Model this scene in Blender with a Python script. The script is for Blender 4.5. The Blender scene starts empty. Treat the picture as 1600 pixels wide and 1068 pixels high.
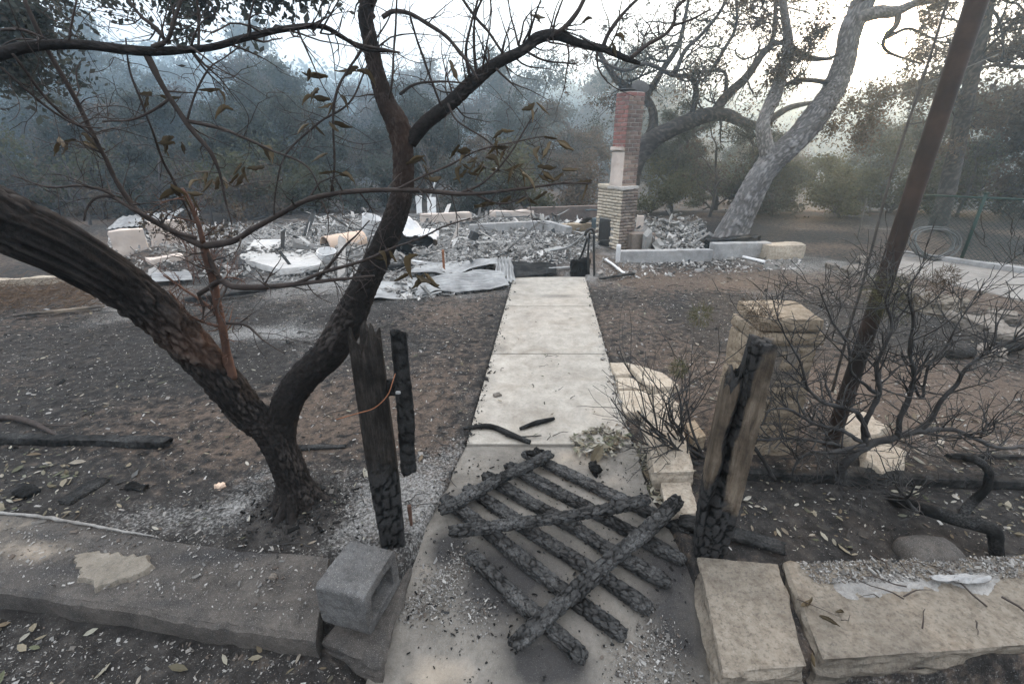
import bpy, math, random
import numpy as np
from mathutils import Vector, Matrix

# ------------------------------------------------------------------ camera, world, sun, exposure
SC = bpy.context.scene
COL = SC.collection
PITCH = math.radians(22.7)
CAMZ = 1.7
FPX = 711.1                      # 16 mm lens on a 36 mm sensor, photograph 1600 px wide
cd = bpy.data.cameras.new('camera'); cam = bpy.data.objects.new('camera', cd); COL.objects.link(cam)
cd.lens = 16; cd.sensor_width = 36; cd.clip_start = 0.02; cd.clip_end = 3000
cam.location = (0, 0, CAMZ); cam.rotation_euler = (math.pi/2 - PITCH, 0, 0)
SC.camera = cam

SUN_AZ, SUN_EL = math.radians(33.8), math.radians(9.1)
W = bpy.data.worlds.new('World'); SC.world = W; W.use_nodes = True
wn, wl = W.node_tree.nodes, W.node_tree.links
sky = wn.new('ShaderNodeTexSky'); sky.sky_type = 'NISHITA'; sky.sun_disc = False
sky.sun_elevation = SUN_EL; sky.sun_rotation = SUN_AZ
sky.air_density = 1.0; sky.dust_density = 6.0; sky.ozone_density = 1.0
bg = wn['Background']; bg.inputs[1].default_value = 0.13
# smoke pall: evens the clear sky out towards a pale, slightly warm grey
hsv = wn.new('ShaderNodeHueSaturation'); hsv.inputs['Saturation'].default_value = 0.55
wl.new(sky.outputs[0], hsv.inputs['Color'])
pall = wn.new('ShaderNodeMix'); pall.data_type = 'RGBA'; pall.inputs[0].default_value = 0.9
wl.new(hsv.outputs[0], pall.inputs[6])
# overcast distribution: luminance (1 + 2 sin elevation) / 3 of the zenith's, as under any thick pall
pn = wn.new('ShaderNodeTexCoord'); px_ = wn.new('ShaderNodeSeparateXYZ'); wl.new(pn.outputs['Generated'], px_.inputs[0])
pc = wn.new('ShaderNodeVectorMath'); pc.operation = 'SCALE'; pc.inputs[0].default_value = (10.3, 10.5, 11.0)
wl.new(pc.outputs[0], pall.inputs[7])
# the sun's disc and its aureole in the smoke, fixed in the sky at the sun's direction
geo = wn.new('ShaderNodeTexCoord')
dotn = wn.new('ShaderNodeVectorMath'); dotn.operation = 'DOT_PRODUCT'
SDIR = Vector((math.sin(SUN_AZ)*math.cos(SUN_EL), math.cos(SUN_AZ)*math.cos(SUN_EL), math.sin(SUN_EL)))
dotn.inputs[1].default_value = SDIR
wl.new(geo.outputs['Generated'], dotn.inputs[0])
def wmath(op, a, b=None):
    n = wn.new('ShaderNodeMath'); n.operation = op
    for i, v in enumerate((a, b)):
        if v is None: continue
        if isinstance(v, (int, float)): n.inputs[i].default_value = v
        else: wl.new(v, n.inputs[i])
    return n.outputs[0]
wl.new(wmath('DIVIDE', wmath('ADD', wmath('MULTIPLY', wmath('MAXIMUM', px_.outputs['Z'], 0.0), 2.0), 1.0), 3.0), pc.inputs['Scale'])
c0 = wmath('MAXIMUM', dotn.outputs['Value'], 0.0)
aur = wmath('ADD', wmath('MULTIPLY', wmath('POWER', c0, 60.0), 5.0), wmath('MULTIPLY', wmath('POWER', c0, 700.0), 22.0))
disc = wmath('MULTIPLY', wmath('POWER', c0, 12000.0), 2500.0)
aur = wmath('ADD', aur, disc)
glow = wn.new('ShaderNodeMix'); glow.data_type = 'RGBA'; glow.blend_type = 'ADD'; glow.inputs[0].default_value = 1.0
acol = wn.new('ShaderNodeVectorMath'); acol.operation = 'SCALE'; acol.inputs[0].default_value = (1.0, 0.50, 0.20)
wl.new(aur, acol.inputs['Scale'])
wl.new(pall.outputs[2], glow.inputs[6]); wl.new(acol.outputs[0], glow.inputs[7])
wl.new(glow.outputs[2], bg.inputs[0])

ld = bpy.data.lights.new('sun', 'SUN'); sun = bpy.data.objects.new('sun', ld); COL.objects.link(sun)
ld.energy = 2.3; ld.angle = math.radians(3.0); ld.color = (1.0, 0.66, 0.38)
sun.rotation_euler = (-SDIR).to_track_quat('-Z', 'Y').to_euler()
sun.location = (20, 30, 12)
SC.view_settings.view_transform = 'Standard'; SC.view_settings.look = 'None'
SC.view_settings.exposure = 1.42; SC.view_settings.gamma = 1.0
SC.cycles.use_denoising = True
SC.cycles.volume_bounces = 2; SC.cycles.max_bounces = 8; SC.cycles.diffuse_bounces = 3
SC.cycles.transparent_max_bounces = 12
SC.cycles.sample_clamp_indirect = 6.0
SC.cycles.caustics_reflective = False; SC.cycles.caustics_refractive = False

# ------------------------------------------------------------------ helpers: unprojection of photograph pixels
CP, SP = math.cos(PITCH), math.sin(PITCH)
def ray(px, py):
    a, b = (px-800)/FPX, (534-py)/FPX
    return a, CP + SP*b, -SP + CP*b
def G(px, py, z=0.0):
    x, y, w = ray(px, py); t = (z-CAMZ)/w
    return Vector((x*t, y*t, z))
def P(px, py, Y):
    x, y, w = ray(px, py); t = Y/y
    return Vector((x*t, Y, CAMZ + w*t))
def depth(p): return p[1]*CP + (CAMZ-p[2])*SP
def pxr(p, wpx): return 0.5*wpx*depth(p)/FPX      # radius of something wpx wide at p

# ------------------------------------------------------------------ vectorised noise
def _h(ix, iy, iz, s):
    n = (ix.astype(np.int64)*374761393 + iy.astype(np.int64)*668265263 + iz.astype(np.int64)*2147483647 + s*974634777) & 0xffffffff
    n = ((n ^ (n >> 13))*1274126177) & 0xffffffff
    n = ((n ^ (n >> 16))*2246822519) & 0xffffffff
    n = n ^ (n >> 15)
    return (n & 0xffffff)/float(0xffffff)
def vnoise(p, s=0):
    p = np.asarray(p, float); i = np.floor(p).astype(np.int64); f = p-i; f = f*f*(3-2*f)
    r = 0
    for a in (0, 1):
        for b in (0, 1):
            for c in (0, 1):
                w = (f[:, 0] if a else 1-f[:, 0])*(f[:, 1] if b else 1-f[:, 1])*(f[:, 2] if c else 1-f[:, 2])
                r = r + w*_h(i[:, 0]+a, i[:, 1]+b, i[:, 2]+c, s)
    return r*2-1
def fbm(p, o=4, s=0):
    p = np.asarray(p, float); r = 0; a = 1.0; t = 0
    for k in range(o):
        r = r + a*vnoise(p, s+k*17); t += a; a *= .5; p = p*2.03+7.1
    return r/t
def voro(p, s=0):
    p = np.asarray(p, float); i = np.floor(p).astype(np.int64)
    F1 = np.full(len(p), 9.); F2 = np.full(len(p), 9.)
    for a in (-1, 0, 1):
        for b in (-1, 0, 1):
            for c in (-1, 0, 1):
                j = i+np.array([a, b, c])
                q = np.stack([j[:, 0]+_h(j[:, 0], j[:, 1], j[:, 2], s), j[:, 1]+_h(j[:, 0], j[:, 1], j[:, 2], s+1), j[:, 2]+_h(j[:, 0], j[:, 1], j[:, 2], s+2)], 1)
                d = np.sqrt(((q-p)**2).sum(1))
                m = d < F1
                F2 = np.where(m, F1, np.minimum(F2, d)); F1 = np.where(m, d, F1)
    return F1, F2

# ------------------------------------------------------------------ mesh helpers
def mesh_data(name, V, F, mat=None, smooth=True, sharp=38):
    me = bpy.data.meshes.new(name)
    V = np.asarray(V, np.float32).reshape(-1, 3)
    if isinstance(F, np.ndarray): groups = [F]
    else:
        groups = {}
        for f in F: groups.setdefault(len(f), []).append(f)
        groups = [np.array(g) for g in groups.values()]
    loops = np.concatenate([g.ravel() for g in groups]).astype(np.int32)
    tot = np.concatenate([np.full(len(g), g.shape[1]) for g in groups]).astype(np.int32)
    start = np.concatenate([[0], np.cumsum(tot)[:-1]]).astype(np.int32)
    me.vertices.add(len(V)); me.vertices.foreach_set('co', V.ravel())
    me.loops.add(len(loops)); me.loops.foreach_set('vertex_index', loops)
    me.polygons.add(len(tot)); me.polygons.foreach_set('loop_start', start)
    me.polygons.foreach_set('use_smooth', np.full(len(tot), bool(smooth)))
    me.update(calc_edges=True); me.validate()
    if smooth and sharp: me.set_sharp_from_angle(angle=math.radians(sharp))
    if mat: me.materials.append(mat)
    return me
def link(name, me, parent=None, loc=None):
    o = bpy.data.objects.new(name, me); COL.objects.link(o)
    if parent is not None: o.parent = parent
    if loc is not None: o.location = loc
    return o
def mk(name, V, F, mat, parent=None, smooth=True):
    return link(name, mesh_data(name, V, F, mat, smooth), parent)
def empty(name, loc=(0, 0, 0), rz=0):
    o = bpy.data.objects.new(name, None); COL.objects.link(o); o.location = loc; o.rotation_euler = (0, 0, rz)
    o.empty_display_size = .1
    return o
def tag(o, label, cat, group=None):
    o['label'] = label; o['category'] = cat
    if group: o['group'] = group
    return o
def kind(o, k, label=None):
    o['kind'] = k
    if label: o['label'] = label
    return o
def put(o, parent):
    """parent a mesh made in world coordinates under an empty that stands elsewhere"""
    o.parent = parent; o.matrix_parent_inverse = Matrix.LocRotScale(parent.location, parent.rotation_euler, parent.scale).inverted()
    return o
class MB:
    def __init__(s): s.V = []; s.F3 = []; s.F4 = []; s.n = 0
    def add(s, V, F):
        V = np.asarray(V, float).reshape(-1, 3)
        if len(V) == 0: return
        s.V.append(V)
        if isinstance(F, np.ndarray):
            (s.F4 if F.shape[1] == 4 else s.F3).append(F+s.n)
        else:
            a = [f for f in F if len(f) == 4]; b = [f for f in F if len(f) == 3]
            if a: s.F4.append(np.array(a)+s.n)
            if b: s.F3.append(np.array(b)+s.n)
        s.n += len(V)
    def data(s, name, mat, smooth=True, sharp=0):
        V = np.concatenate(s.V); fs = []
        if s.F4: fs.append(np.concatenate(s.F4))
        if s.F3: fs.append(np.concatenate(s.F3))
        me = bpy.data.meshes.new(name)
        loops = np.concatenate([g.ravel() for g in fs]).astype(np.int32)
        tot = np.concatenate([np.full(len(g), g.shape[1]) for g in fs]).astype(np.int32)
        start = np.concatenate([[0], np.cumsum(tot)[:-1]]).astype(np.int32)
        me.vertices.add(len(V)); me.vertices.foreach_set('co', V.astype(np.float32).ravel())
        me.loops.add(len(loops)); me.loops.foreach_set('vertex_index', loops)
        me.polygons.add(len(tot)); me.polygons.foreach_set('loop_start', start)
        me.polygons.foreach_set('use_smooth', np.full(len(tot), bool(smooth)))
        me.update(calc_edges=True); me.validate()
        if smooth and sharp: me.set_sharp_from_angle(angle=math.radians(sharp))
        if mat: me.materials.append(mat)
        return me
    def build(s, name, mat, parent=None, smooth=True, sharp=0):
        return link(name, s.data(name, mat, smooth, sharp), parent)

def catmull(pts, rad, step):
    """smooth resampling of a polyline with radii"""
    pts = np.asarray([tuple(p) for p in pts], float); rad = np.asarray(rad, float)
    if len(pts) < 3:
        L = np.linalg.norm(pts[-1]-pts[0]); n = max(2, int(L/step)+1); t = np.linspace(0, 1, n)[:, None]
        return pts[0]*(1-t)+pts[-1]*t, rad[0]*(1-t[:, 0])+rad[-1]*t[:, 0]
    A = np.vstack([2*pts[0]-pts[1], pts, 2*pts[-1]-pts[-2]]); R = np.concatenate([[rad[0]], rad, [rad[-1]]])
    out, ro = [], []
    for k in range(1, len(A)-2):
        L = np.linalg.norm(A[k+1]-A[k]); n = max(1, int(math.ceil(L/step)))
        for t in np.arange(n)/n:
            p = .5*((2*A[k])+(-A[k-1]+A[k+1])*t+(2*A[k-1]-5*A[k]+4*A[k+1]-A[k+2])*t*t+(-A[k-1]+3*A[k]-3*A[k+1]+A[k+2])*t**3)
            out.append(p); ro.append(R[k]*(1-t)+R[k+1]*t)
    out.append(A[-2]); ro.append(R[-2])
    return np.array(out), np.array(ro)
def tube(pts, rad, seg=6, disp=None, cap=True, wob=0.0, rng=None):
    """tube along a polyline; disp(P, N, s, a) gives an offset along the normal. returns V, F4 (end caps as degenerate fans of quads -> tris list)"""
    pts = np.asarray(pts, float); n = len(pts); rad = np.asarray(rad, float)
    T = np.gradient(pts, axis=0); T /= np.linalg.norm(T, axis=1)[:, None]+1e-9
    u = np.cross(T[0], [0.31, 0.17, 0.93]);
    if np.linalg.norm(u) < 1e-3: u = np.cross(T[0], [1, 0, 0])
    u /= np.linalg.norm(u); U = [u]
    for k in range(1, n):
        u = U[-1]-T[k]*np.dot(U[-1], T[k]); u /= np.linalg.norm(u)+1e-9; U.append(u)
    U = np.array(U); B = np.cross(T, U)
    a = np.linspace(0, 2*math.pi, seg, endpoint=False)
    N = U[:, None, :]*np.cos(a)[None, :, None]+B[:, None, :]*np.sin(a)[None, :, None]
    V = pts[:, None, :]+N*rad[:, None, None]
    s = np.concatenate([[0], np.cumsum(np.linalg.norm(np.diff(pts, axis=0), axis=1))])
    if disp is not None:
        S = np.repeat(s[:, None], seg, 1); Aa = np.repeat(a[None, :], n, 0); Rr = np.repeat(rad[:, None], seg, 1)
        d = disp(V.reshape(-1, 3), S.ravel(), Aa.ravel(), Rr.ravel()).reshape(n, seg)
        V = V+N*d[:, :, None]
    V = V.reshape(-1, 3)
    i = np.arange(n-1)[:, None]*seg; j = np.arange(seg)[None, :]; j2 = (j+1) % seg
    F = np.stack([i+j, i+j2, i+seg+j2, i+seg+j], -1).reshape(-1, 4)
    fs = [F]
    if cap:
        V = np.vstack([V, pts[0], pts[-1]]); c0 = n*seg
        j = np.arange(seg); j2 = (j+1) % seg
        f3 = np.vstack([np.stack([np.full(seg, c0), j2, j], 1), np.stack([np.full(seg, c0+1), (n-1)*seg+j, (n-1)*seg+j2], 1)])
        return V, F, f3
    return V, F, None
def add_tube(mb, pts, rad, seg=6, disp=None, cap=True):
    V, F, f3 = tube(pts, rad, seg, disp, cap)
    n0 = mb.n; mb.V.append(V); mb.F4.append(F+n0)
    if f3 is not None: mb.F3.append(f3+n0)
    mb.n += len(V)

_BOX = {}
def lattice(nx, ny, nz):
    """welded surface grid of the unit cube [0,1]^3"""
    key = (nx, ny, nz)
    if key in _BOX: return _BOX[key]
    idx = {}; V = []; F = []
    def vid(a, b, c):
        k = (a, b, c)
        if k not in idx: idx[k] = len(V); V.append((a/nx, b/ny, c/nz))
        return idx[k]
    for a in range(nx):
        for b in range(ny):
            F.append((vid(a, b, 0), vid(a, b+1, 0), vid(a+1, b+1, 0), vid(a+1, b, 0)))
            F.append((vid(a, b, nz), vid(a+1, b, nz), vid(a+1, b+1, nz), vid(a, b+1, nz)))
    for a in range(nx):
        for c in range(nz):
            F.append((vid(a, 0, c), vid(a+1, 0, c), vid(a+1, 0, c+1), vid(a, 0, c+1)))
            F.append((vid(a, ny, c), vid(a, ny, c+1), vid(a+1, ny, c+1), vid(a+1, ny, c)))
    for b in range(ny):
        for c in range(nz):
            F.append((vid(0, b, c), vid(0, b, c+1), vid(0, b+1, c+1), vid(0, b+1, c)))
            F.append((vid(nx, b, c), vid(nx, b+1, c), vid(nx, b+1, c+1), vid(nx, b, c+1)))
    _BOX[key] = (np.array(V), np.array(F)); return _BOX[key]
def rbox(dims, res=.03, r=.008, amp=0.0, scale=8.0, seed=0, maxseg=60, aniso=(1, 1, 1), fine=0.0, fs=40., disp=None, side=0.0, topamp=1.0):
    """rounded, noise-worn box centred on the origin"""
    d = np.array(dims, float); seg = [int(min(maxseg, max(2, round(v/res)))) for v in d]
    U, F = lattice(*seg)
    r = min(r, .45*d.min())
    X = (U-.5)*d
    # pull the outermost lattice rows so the rounding has vertices to work with
    inner = np.clip(X, -(d/2-r), d/2-r); off = X-inner
    ln = np.linalg.norm(off, axis=1); N = np.where(ln[:, None] > 1e-9, off/np.maximum(ln, 1e-9)[:, None], 0)
    cnt = (np.abs(U-.5) > .4999).sum(1)
    X = np.where((ln > 1e-9)[:, None], inner+N*r, X)
    sw = np.clip(1-np.abs(N[:, 2]), 0, 1)
    if amp: X = X+N*(amp*fbm(X*scale*np.array(aniso)+seed*3.7, 4, seed)*(sw+(1-sw)*topamp))[:, None]
    if side:                      # broken, layered faces below a flat top
        a_, b_ = voro(X*np.array([9, 9, 22])+seed*5.1, seed+31); led = fbm(X*np.array([4, 4, 34])+seed, 3, seed+33)
        X = X+N*(side*sw*(.8*(a_-.45)+.7*led))[:, None]
    if fine: X = X+N*(fine*fbm(X*fs*np.array(aniso)+seed*1.7, 2, seed+5))[:, None]
    if disp is not None: X = X+N*disp(X)[:, None]
    return X, F
def hexa(c8, **k):
    """rounded worn block whose eight corners are c8 = bottom four then top four (same order round)"""
    c = np.array([tuple(p) for p in c8], float)
    lx = .25*(np.linalg.norm(c[1]-c[0])+np.linalg.norm(c[2]-c[3])+np.linalg.norm(c[5]-c[4])+np.linalg.norm(c[6]-c[7]))
    ly = .25*(np.linalg.norm(c[3]-c[0])+np.linalg.norm(c[2]-c[1])+np.linalg.norm(c[7]-c[4])+np.linalg.norm(c[6]-c[5]))
    lz = .25*sum(np.linalg.norm(c[i+4]-c[i]) for i in range(4))
    X, F = rbox((lx, ly, lz), **k)
    t = X/np.array([lx, ly, lz])+.5; u, v, w = t[:, :1], t[:, 1:2], t[:, 2:]
    b = c[0]*(1-u)*(1-v)+c[1]*u*(1-v)+c[2]*u*v+c[3]*(1-u)*v
    q = c[4]*(1-u)*(1-v)+c[5]*u*(1-v)+c[6]*u*v+c[7]*(1-u)*v
    V = b*(1-w)+q*w
    # keep faces outward
    n = np.dot(np.cross(c[1]-c[0], c[3]-c[0]), c[4]-c[0])
    return V, (F if n > 0 else F[:, ::-1])
def beam(a, b, w, h, up=(0, 0, 1), **k):
    """worn board from a to b, w wide, h thick along up"""
    a = np.array(tuple(a)); b = np.array(tuple(b)); t = b-a; L = np.linalg.norm(t); t = t/L
    s = np.cross(np.array(up, float), t); s /= np.linalg.norm(s); n = np.cross(t, s)
    X, F = rbox((L, w, h), **k)
    return (a+b)/2+X[:, :1]*t+X[:, 1:2]*s+X[:, 2:]*n, F
def outline(poly, thick, seed=0, jit=.012, step=.05, bev=.01, up=.0):
    """flat stone with a ragged outline: poly = world points of its top edge"""
    rng = random.Random(seed); pts = [np.array(tuple(p)) for p in poly]; ring = []
    for i, p in enumerate(pts):
        q = pts[(i+1) % len(pts)]; n = max(2, int(np.linalg.norm(q-p)/step))
        for k in range(n):
            t = k/n; ring.append(p*(1-t)+q*t+np.array([rng.uniform(-1, 1), rng.uniform(-1, 1), 0])*jit)
    ring = np.array(ring); n = len(ring); c = ring.mean(0)
    dirs = ring-c; dl = np.linalg.norm(dirs, axis=1)[:, None]
    rings = [ring+[0, 0, -thick]+dirs/dl*0.01, ring+[0, 0, -bev*1.2], ring-dirs/dl*bev]
    for f in (.75, .45, .2): rings.append(c+(ring-c)*f*(1-bev/dl.mean()))
    V = np.vstack(rings+[c[None]]);
    top = V[2*n:]; top[:, 2] += .006*fbm(top*9+seed, 3, seed)+up
    V[2*n:] = top
    F = []
    for k in range(len(rings)-1):
        for j in range(n): F.append((k*n+j, k*n+(j+1) % n, (k+1)*n+(j+1) % n, (k+1)*n+j))
    m = len(rings)-1
    for j in range(n): F.append((m*n+j, m*n+(j+1) % n, len(V)-1))
    area = sum(ring[j][0]*ring[(j+1) % n][1]-ring[(j+1) % n][0]*ring[j][1] for j in range(n))
    if area < 0: F = [f[::-1] for f in F]
    return V, F

# ------------------------------------------------------------------ material helpers
class NT:
    def __init__(s, name, rough=.9, spec=.2):
        s.m = bpy.data.materials.new(name); s.m.use_nodes = True; s.t = s.m.node_tree; s.n = s.t.nodes; s.l = s.t.links
        s.b = s.n['Principled BSDF']; s.b.inputs['Roughness'].default_value = rough
        s.b.inputs['Specular IOR Level'].default_value = spec
        s.tc = s.n.new('ShaderNodeTexCoord')
    def _in(s, sock, v):
        if hasattr(v, 'node'): s.l.new(v, sock)
        elif isinstance(v, (tuple, list)) and len(v) == 3 and sock.type == 'RGBA': sock.default_value = (*v, 1)
        else: sock.default_value = v
    def coord(s, scale=(1, 1, 1), which='Object'):
        mp = s.n.new('ShaderNodeMapping'); s.l.new(s.tc.outputs[which], mp.inputs[0])
        mp.inputs['Scale'].default_value = scale if isinstance(scale, tuple) else (scale,)*3
        return mp.outputs[0]
    def worldpos(s):
        g = s.n.new('ShaderNodeNewGeometry'); return g.outputs['Position']
    def noise(s, scale, detail=6, rough=.6, vec=None, dist=0.0):
        n = s.n.new('ShaderNodeTexNoise'); n.inputs['Scale'].default_value = scale; n.inputs['Detail'].default_value = detail
        n.inputs['Roughness'].default_value = rough; n.inputs['Distortion'].default_value = dist
        s.l.new(vec if vec is not None else s.tc.outputs['Object'], n.inputs['Vector']); return n.outputs[0]
    def voronoi(s, scale, feature='F1', vec=None, rand=1.0, out=0):
        n = s.n.new('ShaderNodeTexVoronoi'); n.feature = feature; n.inputs['Scale'].default_value = scale
        n.inputs['Randomness'].default_value = rand
        s.l.new(vec if vec is not None else s.tc.outputs['Object'], n.inputs['Vector']); return n.outputs[out]
    def ramp(s, fac, stops, interp='LINEAR'):
        n = s.n.new('ShaderNodeValToRGB'); n.color_ramp.interpolation = interp
        e = n.color_ramp.elements
        while len(e) < len(stops): e.new(.5)
        for q, (p, c) in zip(e, stops):
            q.position = p; c = c if isinstance(c, (tuple, list)) else (c, c, c); q.color = (*c, 1)
        s.l.new(fac, n.inputs[0]); return n.outputs[0]
    def mix(s, fac, a, b, mode='MIX'):
        n = s.n.new('ShaderNodeMix'); n.data_type = 'RGBA'; n.blend_type = mode
        s._in(n.inputs[0], fac); s._in(n.inputs[6], a); s._in(n.inputs[7], b); return n.outputs[2]
    def math(s, op, a, b=0.0):
        n = s.n.new('ShaderNodeMath'); n.operation = op; s._in(n.inputs[0], a); s._in(n.inputs[1], b); return n.outputs[0]
    def attr(s, name):
        n = s.n.new('ShaderNodeAttribute'); n.attribute_name = name; return n.outputs['Fac']
    def island(s):
        n = s.n.new('ShaderNodeNewGeometry'); return n.outputs['Random Per Island']
    def objrand(s):
        n = s.n.new('ShaderNodeObjectInfo'); return n.outputs['Random']
    def normal_up(s):
        g = s.n.new('ShaderNodeNewGeometry'); x = s.n.new('ShaderNodeSeparateXYZ'); s.l.new(g.outputs['Normal'], x.inputs[0]); return x.outputs['Z']
    def bump(s, h, strength=.5, dist=.01, prev=None):
        n = s.n.new('ShaderNodeBump'); n.inputs['Strength'].default_value = strength; n.inputs['Distance'].default_value = dist
        s.l.new(h, n.inputs['Height'])
        if prev is not None: s.l.new(prev, n.inputs['Normal'])
        return n.outputs[0]
    def out(s, color=None, normal=None, rough=None, metal=None):
        if color is not None: s._in(s.b.inputs['Base Color'], color)
        if normal is not None: s.l.new(normal, s.b.inputs['Normal'])
        if rough is not None: s._in(s.b.inputs['Roughness'], rough)
        if metal is not None: s._in(s.b.inputs['Metallic'], metal)
        return s.m
# ------------------------------------------------------------------ materials
def m_ground():
    t = NT('burnt_ground', .95, .1)
    n1 = t.noise(2.2, 8, .65); n2 = t.noise(14, 8, .7); n3 = t.noise(70, 5, .7); n4 = t.noise(230, 3, .6)
    char = t.ramp(n2, [(.3, (.012, .011, .0105)), (.52, (.035, .032, .030)), (.78, (.085, .076, .068))])
    soil = t.ramp(n3, [(.25, (.050, .037, .029)), (.55, (.112, .084, .066)), (.8, (.185, .145, .115))])
    ash = t.ramp(n3, [(.25, (.10, .096, .091)), (.5, (.22, .213, .204)), (.75, (.36, .35, .335))])
    bm = t.math('ADD', t.attr('brown'), t.math('MULTIPLY', t.math('SUBTRACT', n2, .5), 1.3))
    c = t.mix(t.ramp(bm, [(.36, 0), (.62, 1)]), char, soil)
    am = t.math('ADD', t.attr('ash'), t.math('MULTIPLY', t.math('SUBTRACT', n3, .5), 1.0))
    am = t.math('ADD', am, t.math('MULTIPLY', t.math('SUBTRACT', n1, .5), .5))
    c = t.mix(t.ramp(am, [(.42, 0), (.72, 1)]), c, ash)
    fl = t.ramp(n4, [(.66, 0), (.71, 1)])
    c = t.mix(t.math('MULTIPLY', fl, .55), c, (.42, .41, .39))
    h = t.math('ADD', t.math('MULTIPLY', n3, .6), t.math('MULTIPLY', n4, .3))
    return t.out(c, t.bump(h, .9, .012, t.bump(n2, .6, .03)))
def m_concrete(name, a, b, soot=.3, seed=0, dark=(.035, .034, .035), speck=.5, att=False):
    t = NT(name, .92, .15)
    v = t.coord(1.0)
    n1 = t.noise(1.7+seed*.13, 7, .62, v, .4); n2 = t.noise(9, 7, .65, v); n3 = t.noise(160, 4, .7, v); n4 = t.noise(420, 2, .6, v)
    n5 = t.noise(45, 6, .7, v)
    c = t.mix(t.ramp(n2, [(.3, 0), (.7, 1)]), a, b)
    c = t.mix(t.math('MULTIPLY', t.ramp(n5, [(.48, 0), (.68, 1)]), .40*speck+.1), c, tuple(q*.38 for q in a))
    st = t.noise(3.1, 5, .6, v, 1.2)
    c = t.mix(t.math('MULTIPLY', t.ramp(st, [(.5, 0), (.72, 1)]), .45), c, (a[0]*.62, a[1]*.54, a[2]*.46))
    if att:
        sa = t.math('ADD', t.attr('soot'), t.math('MULTIPLY', t.math('SUBTRACT', n2, .5), .9)); c = t.mix(t.ramp(sa, [(.25, 0), (.8, .9)]), c, (.028, .027, .028))
        ta = t.math('ADD', t.attr('tan'), t.math('MULTIPLY', t.math('SUBTRACT', n2, .5), .7)); c = t.mix(t.ramp(ta, [(.3, 0), (.8, .8)]), c, (.36, .30, .235))
    c = t.mix(t.ramp(n1, [(.5-.25*soot, 0), (.82-.2*soot, min(1, .25+soot))]), c, dark)
    c = t.mix(t.math('MULTIPLY', t.ramp(n3, [(.3, 1), (.46, 0)]), .45*speck), c, (.06, .058, .055))
    c = t.mix(t.math('MULTIPLY', t.ramp(n4, [(.62, 0), (.7, 1)]), .5*speck), c, (.55, .53, .50))
    h = t.math('ADD', t.math('MULTIPLY', n3, .5), t.math('MULTIPLY', n4, .4))
    return t.out(c, t.bump(h, .7, .005, t.bump(n5, .5, .012)))
def m_sandstone(name, a, b, soot=.2, band=(1, 1, 6)):
    t = NT(name, .93, .12)
    v = t.coord(band); n0 = t.noise(3.2, 6, .6, v, .8); n1 = t.noise(1.6, 5, .55); n2 = t.noise(26, 7, .7); n3 = t.noise(150, 4, .7)
    c = t.mix(n0, a, b)
    n4 = t.noise(62, 5, .75)
    c = t.mix(t.math('MULTIPLY', t.ramp(n2, [(.42, 0), (.66, 1)]), .6), c, (a[0]*.55, a[1]*.48, a[2]*.42))
    c = t.mix(t.math('MULTIPLY', t.ramp(n4, [(.50, 0), (.64, 1)]), .55), c, (a[0]*.35, a[1]*.33, a[2]*.32))
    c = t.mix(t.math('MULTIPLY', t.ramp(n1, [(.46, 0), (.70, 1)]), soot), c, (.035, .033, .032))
    c = t.mix(t.math('MULTIPLY', t.ramp(n3, [(.64, 0), (.72, 1)]), .4), c, (.5, .47, .43))
    h = t.math('ADD', t.math('MULTIPLY', n2, .6), t.math('MULTIPLY', n3, .25))
    return t.out(c, t.bump(h, .8, .015, t.bump(n0, .4, .03)))
def m_char_old(name, cell=28., stretch=(.55, 1, 1), ashy=.35, base=.012, gloss=.5):
    t = NT(name, .6, .35)
    v = t.coord(stretch)
    w = t.n.new('ShaderNodeMix'); w.data_type = 'VECTOR'
    e = t.voronoi(cell, 'DISTANCE_TO_EDGE', v); f = t.noise(90, 5, .7, v); g = t.noise(6, 5, .6, v)
    c = t.mix(f, (base, base*.98, base), (base*4.2, base*4.1, base*4.1))
    am = t.math('MULTIPLY', t.ramp(g, [(.42, 0), (.72, 1)]), ashy)
    am = t.math('MULTIPLY', am, t.ramp(f, [(.35, .2), (.6, 1)]))
    c = t.mix(am, c, (.22, .215, .21))
    h = t.math('ADD', t.ramp(e, [(0, 0), (.12, 1)]), t.math('MULTIPLY', f, .35))
    r = t.ramp(f, [(.3, gloss-.12), (.7, gloss+.25)])
    return t.out(c, t.bump(h, .75, .006), r)
def m_char(name, cell=28., stretch=(.55, 1, 1), ashy=.30, base=.0036, gloss=.65, ridge=.036):
    t = NT(name, .7, .07)
    e = t.attr('ridge'); f = t.noise(120, 5, .7); g = t.noise(7, 5, .6); k = t.noise(34, 4, .6)
    c = t.mix(f, (base*.8, base*.8, base*.8), (base*3.2, base*3.1, base*3.0))
    c = t.mix(t.math('MULTIPLY', t.ramp(e, [(.3, 0), (.95, 1)]), t.ramp(k, [(.3, .15), (.7, .9)])), c, (ridge, ridge*.98, ridge*.96))
    am = t.math('MULTIPLY', t.ramp(g, [(.44, 0), (.70, 1)]), ashy)
    am = t.math('MULTIPLY', am, t.ramp(f, [(.40, .05), (.62, 1)]))
    c = t.mix(am, c, (.24, .235, .23))
    return t.out(c, t.bump(f, .8, .006), t.ramp(f, [(.3, gloss-.1), (.7, gloss+.25)]))
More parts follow.
